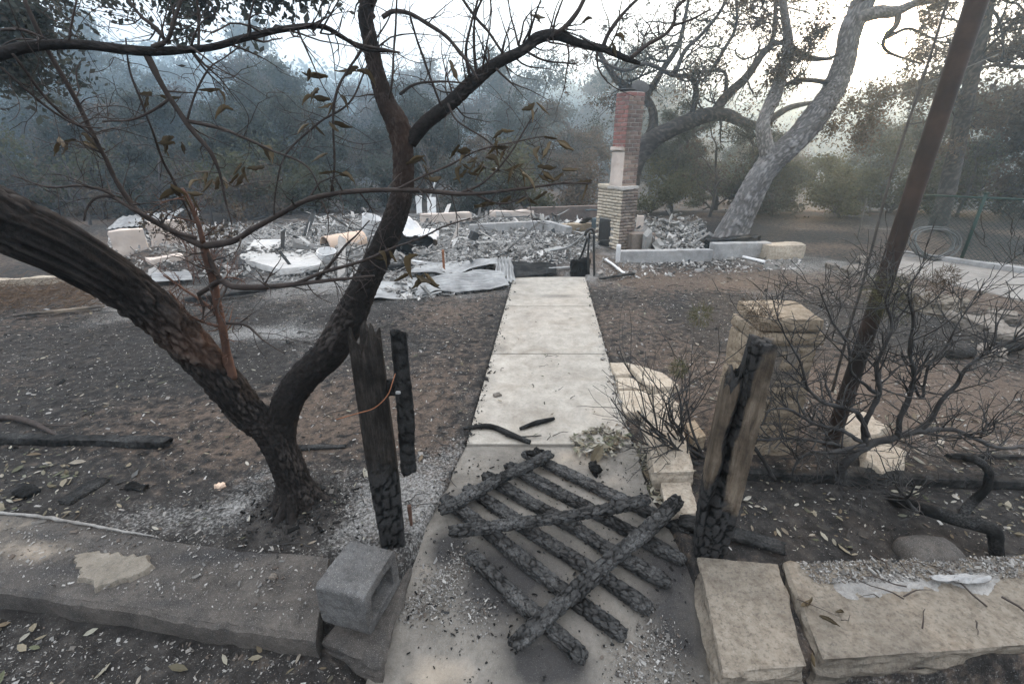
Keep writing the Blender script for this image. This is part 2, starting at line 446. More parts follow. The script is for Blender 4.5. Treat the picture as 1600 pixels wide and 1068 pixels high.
def m_bark(name, dark, mid, light, cells=(10, 10, 3.2), warm=None, ash=0.0, rough=.9):
    t = NT(name, rough, .15)
    e = t.attr('ridge'); f = t.noise(55, 7, .7); g = t.noise(3.3, 4, .55); k = t.noise(9, 5, .6)
    c = t.mix(t.ramp(f, [(.3, 0), (.7, 1)]), dark, mid)
    c = t.mix(t.math('MULTIPLY', t.ramp(e, [(.35, 0), (.85, 1)]), t.ramp(k, [(.3, .3), (.65, 1)])), c, light)
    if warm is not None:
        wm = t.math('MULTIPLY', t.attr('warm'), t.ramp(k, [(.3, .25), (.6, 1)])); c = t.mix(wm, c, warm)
    if ash: c = t.mix(t.math('MULTIPLY', t.ramp(g, [(.45, 0), (.7, 1)]), ash), c, (.42, .42, .43))
    return t.out(c, t.bump(f, .8, .012))
def m_plain(name, a, b, scale=12., rough=.85, metal=0.0, bump=.3, dist=.01, spec=.25, isl=0.0, dirt=None, dirtamt=.5):
    t = NT(name, rough, spec); n = t.noise(scale, 7, .65); m = t.noise(scale*8, 4, .6)
    f = n
    if isl: f = t.math('ADD', t.math('MULTIPLY', n, 1-isl), t.math('MULTIPLY', t.island(), isl))
    c = t.mix(t.ramp(f, [(.25, 0), (.75, 1)]), a, b)
    if dirt is not None:
        q = t.noise(scale*.35, 6, .65); c = t.mix(t.math('MULTIPLY', t.ramp(q, [(.42, 0), (.62, 1)]), dirtamt), c, dirt)
    return t.out(c, t.bump(t.math('ADD', n, t.math('MULTIPLY', m, .4)), bump, dist), None, metal)
def m_leaf(name, cols, trans=.35, use='island', rough=.8):
    t = NT(name, rough, .2)
    r = t.island()
    n = len(cols); c = t.ramp(r, [((i+.5)/n, q) for i, q in enumerate(cols)])
    o = t.objrand(); c = t.mix(1.0, c, t.ramp(o, [(0, (.72, .72, .75)), (1, (1.2, 1.15, 1.1))]), 'MULTIPLY')
    t.out(c)
    tr = t.n.new('ShaderNodeBsdfTranslucent'); t.l.new(c, tr.inputs[0])
    mx = t.n.new('ShaderNodeMixShader'); mx.inputs[0].default_value = trans
    t.l.new(t.b.outputs[0], mx.inputs[1]); t.l.new(tr.outputs[0], mx.inputs[2]); t.l.new(mx.outputs[0], t.n['Material Output'].inputs[0])
    return t.m
def m_islands(name, cols, rough=.9, metal=0, noise=.35, scale=30):
    t = NT(name, rough, .2); n = len(cols)
    c = t.ramp(t.island(), [((i+.5)/n, q) for i, q in enumerate(cols)])
    k = t.noise(scale, 5, .7); c = t.mix(noise, c, t.ramp(k, [(.3, .03), (.7, .5)]), 'OVERLAY')
    return t.out(c, t.bump(k, .5, .02), None, metal)
def m_brick(name, a, b, c3, soot, objr=True):
    t = NT(name, .92, .12); r = t.objrand() if objr else t.island()
    c = t.ramp(r, [(.1, a), (.5, b), (.9, c3)]); k = t.noise(30, 6, .7); g = t.noise(2.2, 5, .6, t.worldpos())
    c = t.mix(.5, c, t.ramp(k, [(.3, .25), (.7, .75)]), 'OVERLAY')
    c = t.mix(t.math('MULTIPLY', t.ramp(g, [(.42, 0), (.66, 1)]), soot), c, (.05, .047, .045))
    return t.out(c, t.bump(k, .6, .006))
M = {}
M['ground'] = m_ground()
M['path'] = m_concrete('path_concrete', (.255, .230, .197), (.405, .37, .322), .08, att=True)
M['apron'] = m_concrete('apron_concrete', (.135, .122, .105), (.24, .217, .19), .25, 3, att=True)
M['coping'] = m_concrete('coping_concrete', (.045, .041, .038), (.115, .100, .087), .30, 5, att=True, speck=1.0)
M['patch'] = m_concrete('bare_concrete', (.15, .13, .105), (.24, .21, .172), 0.0, 7, speck=.9)
M['cinder'] = m_concrete('cinder_concrete', (.075, .073, .072), (.155, .15, .146), .12, 2, speck=1.3)
M['foundation'] = m_concrete('foundation_concrete', (.27, .265, .26), (.40, .39, .38), .25, 4)
M['slabwhite'] = m_concrete('pale_slab_concrete', (.42, .405, .385), (.55, .53, .51), .05, 6)
M['drive'] = m_concrete('driveway_concrete', (.22, .20, .18), (.30, .275, .25), .2, 8)
M['sand'] = m_sandstone('sandstone', (.30, .235, .165), (.42, .345, .255), .35)
M['sandpale'] = m_sandstone('pale_sandstone', (.36, .305, .24), (.50, .44, .36), .2)
M['sandblock'] = m_sandstone('coping_sandstone', (.16, .138, .112), (.27, .233, .188), .55)
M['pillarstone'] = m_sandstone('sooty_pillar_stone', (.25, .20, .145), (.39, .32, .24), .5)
M['rock'] = m_sandstone('boulder_stone', (.17, .15, .13), (.26, .23, .20), .5, (1, 1, 2))
M['char'] = m_char('charred_wood', ashy=.45, ridge=.062)
M['charpost'] = m_char('charred_post_wood', 22., (1, 1, .35), .10, .0034, .65)
M['charlog'] = m_char('charred_log_wood', 16., (1, 1, 1), .3, .0045, .75)
M['tree'] = m_bark('scorched_bark', (.007, .0062, .006), (.026, .022, .020), (.085, .073, .066), (9, 9, 3.5), (.15, .083, .055))
M['twig'] = m_plain('scorched_twig', (.018, .014, .012), (.060, .046, .040), 20, .85, 0, .4, .004)
M['twigred'] = m_plain('reddish_twig', (.045, .027, .021), (.14, .075, .052), 14, .85, 0, .4, .004)
M['shrub'] = m_plain('burnt_shrub_wood', (.009, .0085, .0085), (.036, .033, .032), 18, .8, 0, .5, .005, dirt=(.15, .145, .14), dirtamt=.2)
M['paleoak'] = m_bark('ashy_oak_bark', (.055, .050, .047), (.15, .138, .13), (.29, .275, .265), (5, 5, 1.7), None, .12)
M['oakbark'] = m_bark('oak_bark', (.018, .016, .016), (.05, .044, .042), (.10, .09, .085), (6, 6, 2.2))
M['forestbark'] = m_plain('forest_bark', (.03, .027, .026), (.09, .08, .075), 5, .9)
M['leafgrey'] = m_leaf('grey_green_foliage', [(.042, .051, .043), (.060, .072, .058), (.085, .090, .072), (.056, .055, .048)])
M['leafolive'] = m_leaf('olive_foliage', [(.055, .060, .030), (.085, .090, .045), (.10, .088, .05), (.06, .066, .036)])
M['leafbrown'] = m_leaf('scorched_foliage', [(.075, .055, .040), (.12, .088, .062), (.10, .080, .062), (.06, .055, .042)])
M['leafdry'] = m_leaf('dry_leaf', [(.045, .029, .017), (.105, .070, .036), (.075, .058, .032), (.028, .019, .013)], .12, rough=.55)
M['litter'] = m_islands('leaf_litter_tones', [(.20, .17, .12), (.30, .275, .22), (.10, .09, .06), (.14, .105, .07), (.36, .335, .29), (.10, .105, .062), (.06, .052, .042)], .8, 0, .3)
M['flakes'] = m_islands('ash_flake_tones', [(.20, .19, .18), (.30, .285, .265), (.08, .075, .07), (.14, .125, .11), (.40, .385, .36), (.03, .03, .03), (.11, .09, .075)], .9, 0, .2)
M['rubble'] = m_islands('rubble_tones', [(.30, .29, .275), (.46, .445, .42), (.10, .096, .09), (.38, .36, .34), (.56, .54, .515), (.20, .19, .175), (.33, .31, .29), (.04, .04, .04)], .92, 0, .4, 14)
M['ashpile'] = m_concrete('ash_pile', (.16, .152, .142), (.34, .325, .305), .2, 9, speck=1.0)
M['pipe'] = m_plain('rusty_pipe', (.022, .015, .013), (.060, .036, .028), 9, .55, .35, .25, .004, .4, dirt=(.012, .011, .011), dirtamt=.7)
M['iron'] = m_plain('black_iron', (.02, .02, .02), (.05, .047, .045), 20, .6, .3)
M['rustiron'] = m_plain('rusty_iron', (.14, .06, .03), (.30, .13, .07), 20, .8, .1)
M['zinc'] = m_plain('burnt_zinc_sheet', (.22, .22, .215), (.38, .375, .365), 9, .55, .25, .2, .01, .4, dirt=(.12, .115, .115), dirtamt=.7)
M['clay'] = m_plain('pale_clay', (.52, .38, .29), (.62, .47, .36), 6, .8, 0, .2, .01, .2, dirt=(.30, .24, .20), dirtamt=.35)
M['plaster'] = m_plain('pinkish_plaster', (.50, .41, .35), (.62, .53, .46), 5, .9, 0, .3, .01, .2, dirt=(.30, .26, .24), dirtamt=.5)
M['white'] = m_plain('scorched_white_panel', (.60, .59, .58), (.75, .74, .73), 5, .8, 0, .2, .01, .2, dirt=(.30, .29, .29), dirtamt=.5)
M['blue_grey'] = m_plain('blue_grey_steel', (.055, .075, .085), (.11, .14, .15), 8, .6, .4, .2)
M['greenfence'] = m_plain('green_fence_steel', (.008, .024, .020), (.015, .042, .034), 8, .6, .1)
M['hose'] = m_plain('grey_hose', (.05, .053, .053), (.12, .125, .125), 20, .6)
M['mortar'] = m_plain('mortar', (.36, .33, .30), (.46, .43, .40), 25, .95, 0, .5)
M['brickred'] = m_brick('red_brick', (.24, .115, .10), (.29, .145, .125), (.21, .12, .105), .35)
M['brickbrown'] = m_brick('brown_brick', (.20, .14, .115), (.15, .105, .09), (.29, .215, .17), .55)
M['firebrick'] = m_brick('fire_brick', (.50, .43, .34), (.42, .36, .29), (.56, .49, .40), .3)
M['brickbase'] = m_brick('sooty_brick', (.19, .15, .125), (.25, .205, .17), (.15, .115, .10), .75, False)
M['wire'] = m_plain('grey_wire', (.07, .065, .06), (.14, .13, .12), 20, .6, .4)
M['weathered'] = m_plain('weathered_wood', (.11, .085, .062), (.24, .195, .15), 7, .85, 0, .5, .006, .2, dirt=(.02, .018, .017), dirtamt=.9)
M['hill'] = m_plain('wooded_hill', (.05, .06, .05), (.09, .10, .08), .12, .95)
M['parch'] = m_plain('brush_straw', (.06, .04, .026), (.17, .11, .07), 16, .9)

def m_splitpost(name='half_burnt_post', w0=(.045, .035, .027), w1=(.125, .098, .073), w2=(.215, .178, .137)):
    t = NT(name, .8, .1)
    e = t.attr('ridge'); q = t.attr('charm'); f = t.noise(60, 6, .7, t.coord((1, 1, .12))); g = t.noise(8, 5, .6); k = t.noise(110, 4, .7)
    wood = t.ramp(f, [(.25, w0), (.5, w1), (.75, w2)])
    wood = t.mix(t.ramp(g, [(.4, 0), (.7, .75)]), wood, tuple(v*.5 for v in w0))
    ch = t.mix(t.ramp(e, [(.3, 0), (.95, 1)]), (.005, .005, .005), t.mix(k, (.012, .012, .012), (.06, .058, .057)))
    m = t.math('ADD', q, t.math('MULTIPLY', t.math('SUBTRACT', g, .5), .8))
    return t.out(t.mix(t.ramp(m, [(.38, 0), (.6, 1)]), wood, ch), t.bump(t.math('ADD', f, k), .7, .006))
M['splitpost'] = m_splitpost()
M['darkpost'] = m_splitpost('smoke_blackened_post', (.010, .009, .0085), (.030, .026, .023), (.075, .066, .058))
# ------------------------------------------------------------------ ground
def sstep(a, b, x):
    t = np.clip((x-a)/(b-a), 0, 1); return t*t*(3-2*t)
WL = [G(0, 925, 0), G(250, 960, 0), G(490, 995, 0)]          # front edge of the left coping
def wall_y(x):
    return np.interp(x, [-6, WL[0].x, WL[1].x, WL[2].x, .9, 1.0, 6], [WL[0].y+.25, WL[0].y, WL[1].y, WL[2].y, 1.02, .96, .93])
def blob(x, y, px, py, rx, ry):
    g = G(px, py); return np.exp(-(((x-g.x)/rx)**2+((y-g.y)/ry)**2))
CORR = ([-.64, -.545, -.455, -.375, -.32, .0, 0], [.80, .82, .80, .74, .755, 1.07, 1.07])
for _k, _y in enumerate([.6, 1.15, 1.5, 1.95, 2.25, 6.7, 6.8]):
    if _k > 3:                         # true to the path's own edges
        _py = 534+FPX*math.tan(math.atan2(CAMZ, _y)-PITCH)
        CORR[0][_k] = G(722+(_py-715)*(800-722)/(440-715), _py).x; CORR[1][_k] = G(1010+(_py-770)*(915-1010)/(435-770), _py).x
_t, _p = G(466, 795), G(622, 862)
MOUNDS = [(_t.x, _t.y+.02, .2, .03), (_p.x-.03, _p.y+.05, .13, .03)]      # ash heaped round trunk and post
def hz(x, y, fine=True):
    """height of the ground"""
    q = np.stack([x, y, 0*x], 1)
    z = .022*fbm(q*1.1, 4, 3)+.012*fbm(q*5, 3, 9)
    for mx, my, mr, mh in MOUNDS: z = z+mh*np.exp(-((x-mx)**2+(y-my)**2)/mr**2)*(1+.5*fbm(q*14, 3, 91))
    ruin = sstep(6.3, 8.2, y+.3*fbm(q*.8, 3, 5))*sstep(-7.6, -6.0, x)*(1-sstep(1.1, 2.2, x+.15*(y-9)))*(1-sstep(12.2, 14, y))
    z = z+ruin*(.10+.13*fbm(q*1.3, 4, 21)+.05*fbm(q*5, 3, 22))
    back = sstep(13, 24, y); z = z-back*.9*(1-sstep(70, 90, y))
    z = z+sstep(2, 4.5, x)*sstep(9, 3, y)*.0
    r = np.sqrt(x*x+y*y)
    hill = sstep(85, 190, r)*(19+8.0*fbm(q*.011+3, 3, 31)+5*sstep(-20, 110, -x)-5*sstep(0, 110, x))
    # unseen slope, added behind the camera to block low sky and darken facing sides
    rear = sstep(4, 26, r)*17*sstep(.1, -.55, y/np.maximum(r, .1))
    z = z+np.where(y > 0, hill, 0)+np.where(y < .5*r, rear, 0)
    # drop to the street in front of the low walls
    low = 1-sstep(-.05, .05, y-wall_y(x)-.10)
    drop = np.interp(x, [-.7, -.5], [.085, .2])
    z = z*(1-.8*low)-drop*low
    # under path and apron the soil keeps below the slabs
    xl = np.interp(y, [.6, 1.15, 1.5, 1.95, 2.25, 6.7, 6.8], CORR[0]); xr = np.interp(y, [.6, 1.15, 1.5, 1.95, 2.25, 6.7, 6.8], CORR[1])
    inside = sstep(-.02, .03, x-xl)*sstep(-.02, .03, xr-x)*(1-sstep(6.6, 6.8, y))
    lid = np.interp(y, [.5, .95, 1.35, 1.8, 2.6], [-.19, -.17, -.07, .012, .026])-.07
    return np.where(inside > 0, np.minimum(z, z*(1-inside)+lid*inside), z)
def ground():
    ang = np.concatenate([np.linspace(-80, 80, 640), np.linspace(84, 276, 50)]); ang = np.radians(ang)
    rad = np.concatenate([[.15], np.geomspace(.5, 18, 430), np.geomspace(18.6, 1000, 80)])
    A, R = np.meshgrid(ang, rad); x = (R*np.sin(A)).ravel(); y = (R*np.cos(A)).ravel()
    z = hz(x, y)
    n = len(ang); m = len(rad)
    i = np.arange(m-1)[:, None]*n; j = np.arange(n)[None]; j2 = (j+1) % n
    F = np.stack([i+j, i+n+j, i+n+j2, i+j2], -1).reshape(-1, 4)
    V = np.stack([x, y, z], 1)
    # micro relief of clods and ash in the near field
    near = np.exp(-np.sqrt(x*x+y*y)/6)
    V[:, 2] += near*(.010*fbm(V*16, 3, 41)+.006*np.abs(fbm(V*45, 2, 43)))
    V = np.vstack([V, [0, 0, -.2]]); c = len(V)-1
    fan = np.stack([np.full(n, c), np.arange(n), (np.arange(n)+1) % n], 1)
    mb = MB(); mb.add(V, F); mb.F3.append(fan)
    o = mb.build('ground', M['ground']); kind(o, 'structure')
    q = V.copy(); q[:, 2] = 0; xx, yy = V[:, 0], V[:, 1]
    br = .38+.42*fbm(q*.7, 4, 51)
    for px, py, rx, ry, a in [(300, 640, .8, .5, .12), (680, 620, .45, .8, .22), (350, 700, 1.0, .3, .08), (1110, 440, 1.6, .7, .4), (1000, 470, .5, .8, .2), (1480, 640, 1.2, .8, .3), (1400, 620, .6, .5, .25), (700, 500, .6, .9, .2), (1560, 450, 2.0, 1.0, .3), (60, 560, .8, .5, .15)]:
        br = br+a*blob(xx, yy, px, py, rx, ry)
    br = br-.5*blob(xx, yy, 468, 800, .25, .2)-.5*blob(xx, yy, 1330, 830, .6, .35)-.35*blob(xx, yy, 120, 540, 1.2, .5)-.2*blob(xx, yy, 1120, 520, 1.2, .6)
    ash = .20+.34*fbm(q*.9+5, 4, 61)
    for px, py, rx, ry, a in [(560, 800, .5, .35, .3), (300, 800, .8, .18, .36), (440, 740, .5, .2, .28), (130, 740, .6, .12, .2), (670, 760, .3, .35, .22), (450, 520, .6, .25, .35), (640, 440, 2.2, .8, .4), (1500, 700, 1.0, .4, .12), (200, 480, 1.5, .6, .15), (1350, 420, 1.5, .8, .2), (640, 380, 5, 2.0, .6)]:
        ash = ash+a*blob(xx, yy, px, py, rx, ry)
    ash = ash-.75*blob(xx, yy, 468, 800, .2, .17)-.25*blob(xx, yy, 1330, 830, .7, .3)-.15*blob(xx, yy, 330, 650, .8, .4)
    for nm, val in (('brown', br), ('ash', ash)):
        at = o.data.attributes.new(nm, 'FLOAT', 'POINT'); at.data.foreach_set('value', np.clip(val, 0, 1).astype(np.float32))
    return o
ground_o = ground()
def gz(x, y):
    return float(hz(np.array([x]), np.array([y]))[0])
def onG(px, py, dz=0.0):
    """photograph pixel -> point lying on the ground sheet"""
    z = 0.0
    for _ in range(4):
        g = G(px, py, z); z = gz(g.x, g.y)
    g.z = z+dz
    return g

# ------------------------------------------------------------------ concrete path: slabs with open joints
PL = lambda py: 722+(py-715)*(800-722)/(440-715)
PR = lambda py: 1010+(py-770)*(915-1010)/(435-770)
path = kind(empty('concrete_path', tuple(G(860, 560))), 'structure')
ys = [432, 478, 552, 694]; PATHS = []
for k in range(3):
    y0, y1 = ys[k+1], ys[k]
    c = [G(PL(y0), y0, .03), G(PR(y0), y0, .03), G(PR(y1), y1, .03), G(PL(y1), y1, .03)]
    # open joint
    t = (c[0]-c[3]).normalized()*.006
    c = [c[0]-t, c[1]-t, c[2]+t, c[3]+t]
    b = [Vector((p.x, p.y, -.12)) for p in c]
    V, F = hexa(b+c, res=.04, r=.008, amp=.0025, scale=5, seed=k+3)
    po_ = put(mk('slab', V, F, M['path'], smooth=True), path); PATHS.append(po_)
# apron: cracked pour sloping down to the street between the gate posts
apron = kind(empty('concrete_apron', tuple(G(850, 880))), 'structure')
def apz(y): return float(np.interp(y, [.5, .95, 1.35, 1.8, 2.6], [-.19, -.17, -.07, .012, .026]))
def apg(px, py):
    z = 0
    for _ in range(6): g = G(px, py, z); z = apz(g.y)
    g.z = z; return g
def apron_piece(edge_l, edge_r, seed, mat):
    nu, nv = 70, 60; L = [apg(*p) for p in edge_l]; Rr = [apg(*p) for p in edge_r]
    tl = np.linspace(0, len(L)-1, nv); V = []
    def at(E, t):
        i = min(int(t), len(E)-2); f = t-i; return np.array(E[i])*(1-f)+np.array(E[i+1])*f
    for t in tl:
        a, b = at(L, t), at(Rr, t)
        for s in np.linspace(0, 1, nu):
            p = a*(1-s)+b*s; p[2] = apz(p[1]); V.append(p)
    V = np.array(V); V[:, 2] += .006*fbm(V*3.5, 3, seed)+.0025*fbm(V*18, 3, seed+1)
    q = V.reshape(nv, nu, 3); jit = .008*fbm(q.reshape(-1, 3)*9, 3, seed+2).reshape(nv, nu)
    q[:, 0, 0] += 2*jit[:, 0]; q[:, -1, 0] += 2*jit[:, -1]
    V = q.reshape(-1, 3)
    i = np.arange(nv-1)[:, None]*nu; j = np.arange(nu-1)[None]
    F = np.stack([i+j, i+nu+j, i+nu+j+1, i+j+1], -1).reshape(-1, 4)
    # skirt round the rim
    rim = list(range(nu))+[k*nu+nu-1 for k in range(1, nv)]+[(nv-1)*nu+k for k in range(nu-2, -1, -1)]+[k*nu for k in range(nv-2, 0, -1)]
    B = V[rim]-[0, 0, .14]; n0 = len(V); m = len(rim)
    sk = np.array([(rim[(k+1) % m], rim[k], n0+k, n0+(k+1) % m) for k in range(m)])
    a = V[F[0]]; nz = np.cross(a[1]-a[0], a[2]-a[0])[2]
    if nz < 0: F = F[:, ::-1]; sk = sk[:, ::-1]
    mb = MB(); mb.add(np.vstack([V, B]), F); mb.F4.append(sk)
    o = mb.build('slab', mat); stain(o, APR); return o
def stain(o, spots, z=0.0):
    V = np.empty(len(o.data.vertices)*3, np.float32); o.data.vertices.foreach_get('co', V); V = V.reshape(-1, 3)
    for nm in ('soot', 'tan'):
        v = np.zeros(len(V))
        for px, py, rx, ry, a, k in spots:
            if k == nm: v += a*blob(V[:, 0], V[:, 1], px, py, rx, ry)
        at = o.data.attributes.new(nm, 'FLOAT', 'POINT'); at.data.foreach_set('value', np.clip(v, 0, 1).astype(np.float32))
APR = [(700, 850, .10, .10, .9, 'soot'), (780, 900, .2, .2, .95, 'soot'), (860, 1010, .18, .1, 1., 'soot'), (1060, 960, .16, .2, .8, 'soot'), (900, 860, .35, .25, .5, 'soot'), (720, 790, .12, .12, .7, 'soot'), (1060, 870, .15, .12, .8, 'soot'), (680, 1020, .16, .08, .75, 'tan'), (900, 720, .25, .12, .6, 'tan'), (960, 760, .12, .12, .4, 'tan'), (660, 880, .08, .05, .4, 'tan'), (1090, 1030, .1, .06, .3, 'tan')]
for po_ in PATHS: stain(po_, [(870, 466, .4, .12, .55, 'soot'), (800, 445, .4, .15, .5, 'soot'), (780, 548, .12, .15, .5, 'soot'), (765, 600, .08, .2, .4, 'soot'), (940, 545, .12, .06, .4, 'soot'), (745, 660, .1, .12, .45, 'tan'), (930, 650, .2, .2, .4, 'tan'), (860, 580, .3, .12, .35, 'tan'), (850, 690, .4, .06, .4, 'soot')])
put(apron_piece([(728, 697), (716, 722), (700, 760), (662, 836), (650, 862), (618, 935), (585, 1040), (545, 1140)], [(992, 697), (1000, 724), (1013, 775), (1050, 830), (1075, 868), (1100, 935), (1128, 1040), (1150, 1140)], 7, M['apron']), apron)

# driveway behind the boulders, right
drive = kind(empty('driveway', tuple(G(1520, 450))), 'structure')
V, F = outline([G(1392, 424, .03), G(1470, 437, .03), G(1600, 470, .03), G(1800, 520, .03), G(1900, 470, .03), G(1660, 420, .03), G(1500, 404, .03), G(1380, 396, .03)], .1, 3, .02, .2)
put(mk('slab', V, F, M['drive']), drive)
V, F = beam(G(1385, 393, .05), G(1640, 430, .05), .12, .12, res=.08, r=.02, amp=.01, seed=4)
put(mk('kerb', V, F, M['foundation']), drive)
# ------------------------------------------------------------------ foreground masonry
def stone(name, top_px, ztop, h, mat, label, cat, group=None, seed=0, res=.013, r=.006, amp=.010, scale=7, fine=.003, side=.012, **k):
    """block given by the four pixels of its top face (front left, front right, back right, back left)"""
    T = [G(px, py, ztop) for px, py in top_px]; B = [Vector((p.x, p.y, ztop-h)) for p in T]
    V, F = hexa(B+T, res=res, r=r, amp=amp, scale=scale, seed=seed, fine=fine, side=side, topamp=.3, **k)
    o = mk(name, V, F, mat, smooth=False); return tag(o, label, cat, group) if label else o
# left coping: one long mortared cap, broken low front
wl = empty('low_wall', tuple(G(250, 900, -.2)))
def coping():
    nb = 230; nd = 52
    back = [(-260, 770), (0, 801), (130, 815), (260, 842), (380, 858), (515, 868)]; front = [(-260, 880), (0, 922), (140, 944), (260, 965), (380, 985), (492, 998)]
    B = np.array([tuple(G(*p, .045)) for p in back]); Fr = np.array([tuple(G(*p, .03)) for p in front])
    t = np.linspace(0, len(B)-1, nb)
    def ip(E): return np.stack([np.interp(t, np.arange(len(E)), E[:, k]) for k in range(3)], 1)
    b, f = ip(B), ip(Fr)
    b[:, 1] += .012*fbm(b*6, 3, 3); f[:, 1] += .018*fbm(f*5, 4, 8)+.006*fbm(f*22, 3, 9)
    rows = [f+[0, 0, -.26], f+[0, .004, -.12], f+[0, -.004, -.035], f+[0, .0, -.014], f+[0, .015, -.003]]
    for s in np.linspace(.05, .97, nd): rows.append(f*(1-s)+b*s)
    rows += [b+[0, 0, -.012], b+[0, .003, -.05], b+[0, .01, -.2]]
    V = np.array(rows); n = len(rows)
    q = V.reshape(-1, 3); V = V+np.stack([np.zeros(len(q)), .010*fbm(q*9, 3, 14), .016*fbm(q*3.2, 4, 11)+.005*fbm(q*17, 3, 12)], 1).reshape(V.shape)
    V = V.reshape(-1, 3); V[:, 2] += .004*np.abs(fbm(V*45, 3, 77)); i = np.arange(n-1)[:, None]*nb; j = np.arange(nb-1)[None]
    F = np.stack([i+j, i+j+1, i+nb+j+1, i+nb+j], -1).reshape(-1, 4)
    # close the right-hand end
    return V, F, n, nb
V, F, n, nb = coping()
mb = MB(); mb.add(V, F); end = [k*nb+nb-1 for k in range(n)]; c = V[end].mean(0)[None]; mb.V.append(c); mb.n += 1
mb.F3.append(np.array([(len(V), end[k+1], end[k]) for k in range(n-1)]+[(len(V), end[0], end[-1])]))
cpo = put(mb.build('coping', M['coping'], smooth=True, sharp=25), wl); stain(cpo, [(60, 870, .3, .08, .6, 'tan'), (20, 830, .2, .08, .5, 'tan'), (330, 880, .3, .06, .7, 'soot'), (420, 860, .2, .05, .9, 'soot'), (120, 900, .3, .05, .6, 'soot'), (60, 850, .12, .04, .7, 'soot'), (260, 950, .2, .03, .6, 'soot'), (420, 960, .15, .03, .5, 'soot'), (300, 930, .3, .04, .25, 'tan')])
V, F = outline([G(112, 868, .056), G(150, 860, .056), G(225, 868, .056), G(234, 884, .056), G(205, 900, .054), G(150, 914, .053), G(128, 900, .054)], .03, 5, .012, .02, .003)
put(mk('bare_patch', V, F, M['patch']), wl); wl.children[-1]['label'] = 'pale bare concrete patch on the sooty coping'
# pale rim of ash and mortar along its back edge
mb = MB(); pts = [G(-40, 797, .05), G(60, 806, .055), G(140, 820, .055), G(240, 838, .05)]
q, rr = catmull(pts, [.006, .009, .007, .003], .02); q = q+np.stack([.006*fbm(q*25, 2, 1), .006*fbm(q*21, 2, 2), 0*q[:, 0]], 1); add_tube(mb, q, rr*(1+.5*fbm(q*30, 2, 3)), 7)
put(mb.build('mortar_rim', M['ashpile']), wl)
tag(wl, 'sooty low concrete garden wall with flat coping along the left front edge', 'wall')
# right-hand coping stones
stone('coping_stone', [(1130, 1050), (1262, 1040), (1216, 880), (1090, 868)], .05, .24, M['sandblock'], 'tan sandstone block ending the right wall beside the leaning post', 'stone block', seed=3, amp=.012, scale=5, side=.035, res=.010)
cs = stone('coping_stone', [(1285, 1030), (1900, 985), (1640, 870), (1228, 878)], .045, .20, M['sandblock'], 'long sandstone coping slab across the bottom right corner', 'stone block', seed=8, amp=.012, scale=4.5, maxseg=150, side=.035, res=.011)
# crust of ash and melted flake on the long coping stone
mb = MB(); rng = np.random.default_rng(4)
nu, nv = 150, 44; U, Vv = np.meshgrid(np.linspace(0, 1, nu), np.linspace(0, 1, nv)); U = U.ravel(); Vv = Vv.ravel()
a0, a1, b0, b1 = [np.array(tuple(G(px, py, .06))) for px, py in ((1236, 886), (1610, 876), (1262, 926), (1590, 916))]
top = a0*(1-U)[:, None]+a1*U[:, None]; bot = b0*(1-U)[:, None]+b1*U[:, None]
rag = 1.25+0*U; X = top*(1-(Vv*rag))[:, None]+bot*(Vv*rag)[:, None]
edge = np.minimum(np.minimum(Vv, 1-Vv)*3.2, np.minimum(U, 1-U)*7); X[:, 2] = .022+.034*np.clip(edge*.8+1.3*fbm(X*11, 4, 6)-.15, -.5, .75)+.007*np.abs(fbm(X*60, 3, 7))
i = np.arange(nv-1)[:, None]*nu; j = np.arange(nu-1)[None]; F = np.stack([i+j, i+nu+j, i+nu+j+1, i+j+1], -1).reshape(-1, 4)
mb.add(X, F); oc = mb.build('ash_crust', M['ashpile']); tag(oc, 'crust of white ash along the back of the long coping slab', 'ash')
def flake(px, py, w, h, z, seed, mat, name, label, cat, lift=.02):
    nu, nv = 26, 12; U, Vv = np.meshgrid(np.linspace(-1, 1, nu), np.linspace(-1, 1, nv)); U = U.ravel(); Vv = Vv.ravel()
    c = G(px, py, z); e = 1+.25*fbm(np.stack([U*3, Vv*3, 0*U], 1)+seed, 3, seed)
    ww = np.sqrt(np.maximum(0, 1-np.abs(U)**3.0))
    X = np.stack([c.x+U*w*e, c.y+Vv*h*ww*e, z+lift*np.abs(fbm(np.stack([U*1.6, Vv*1.6, 0*U], 1)+seed, 2, seed))+.01*U*U], 1)
    i = np.arange(nv-1)[:, None]*nu; j = np.arange(nu-1)[None]; F = np.stack([i+j, i+j+1, i+nu+j+1, i+nu+j], -1).reshape(-1, 4)
    n0 = len(X); X2 = X-[0, 0, .004]
    rim = list(range(nu))+[k*nu+nu-1 for k in range(1, nv)]+[(nv-1)*nu+k for k in range(nu-2, -1, -1)]+[k*nu for k in range(nv-2, 0, -1)]; m = len(rim)
    S = np.array([(rim[k], n0+rim[k], n0+rim[(k+1) % m], rim[(k+1) % m]) for k in range(m)])
    mb = MB(); mb.add(np.vstack([X, X2]), F); mb.F4.append(F[:, ::-1]+n0); mb.F4.append(S)
    return tag(mb.build(name, mat), label, cat)
flake(1500, 905, .12, .022, .066, 3, M['foundation'], 'metal_flake', 'curled pale flake of melted sheet lying on the long coping slab', 'sheet', .03)

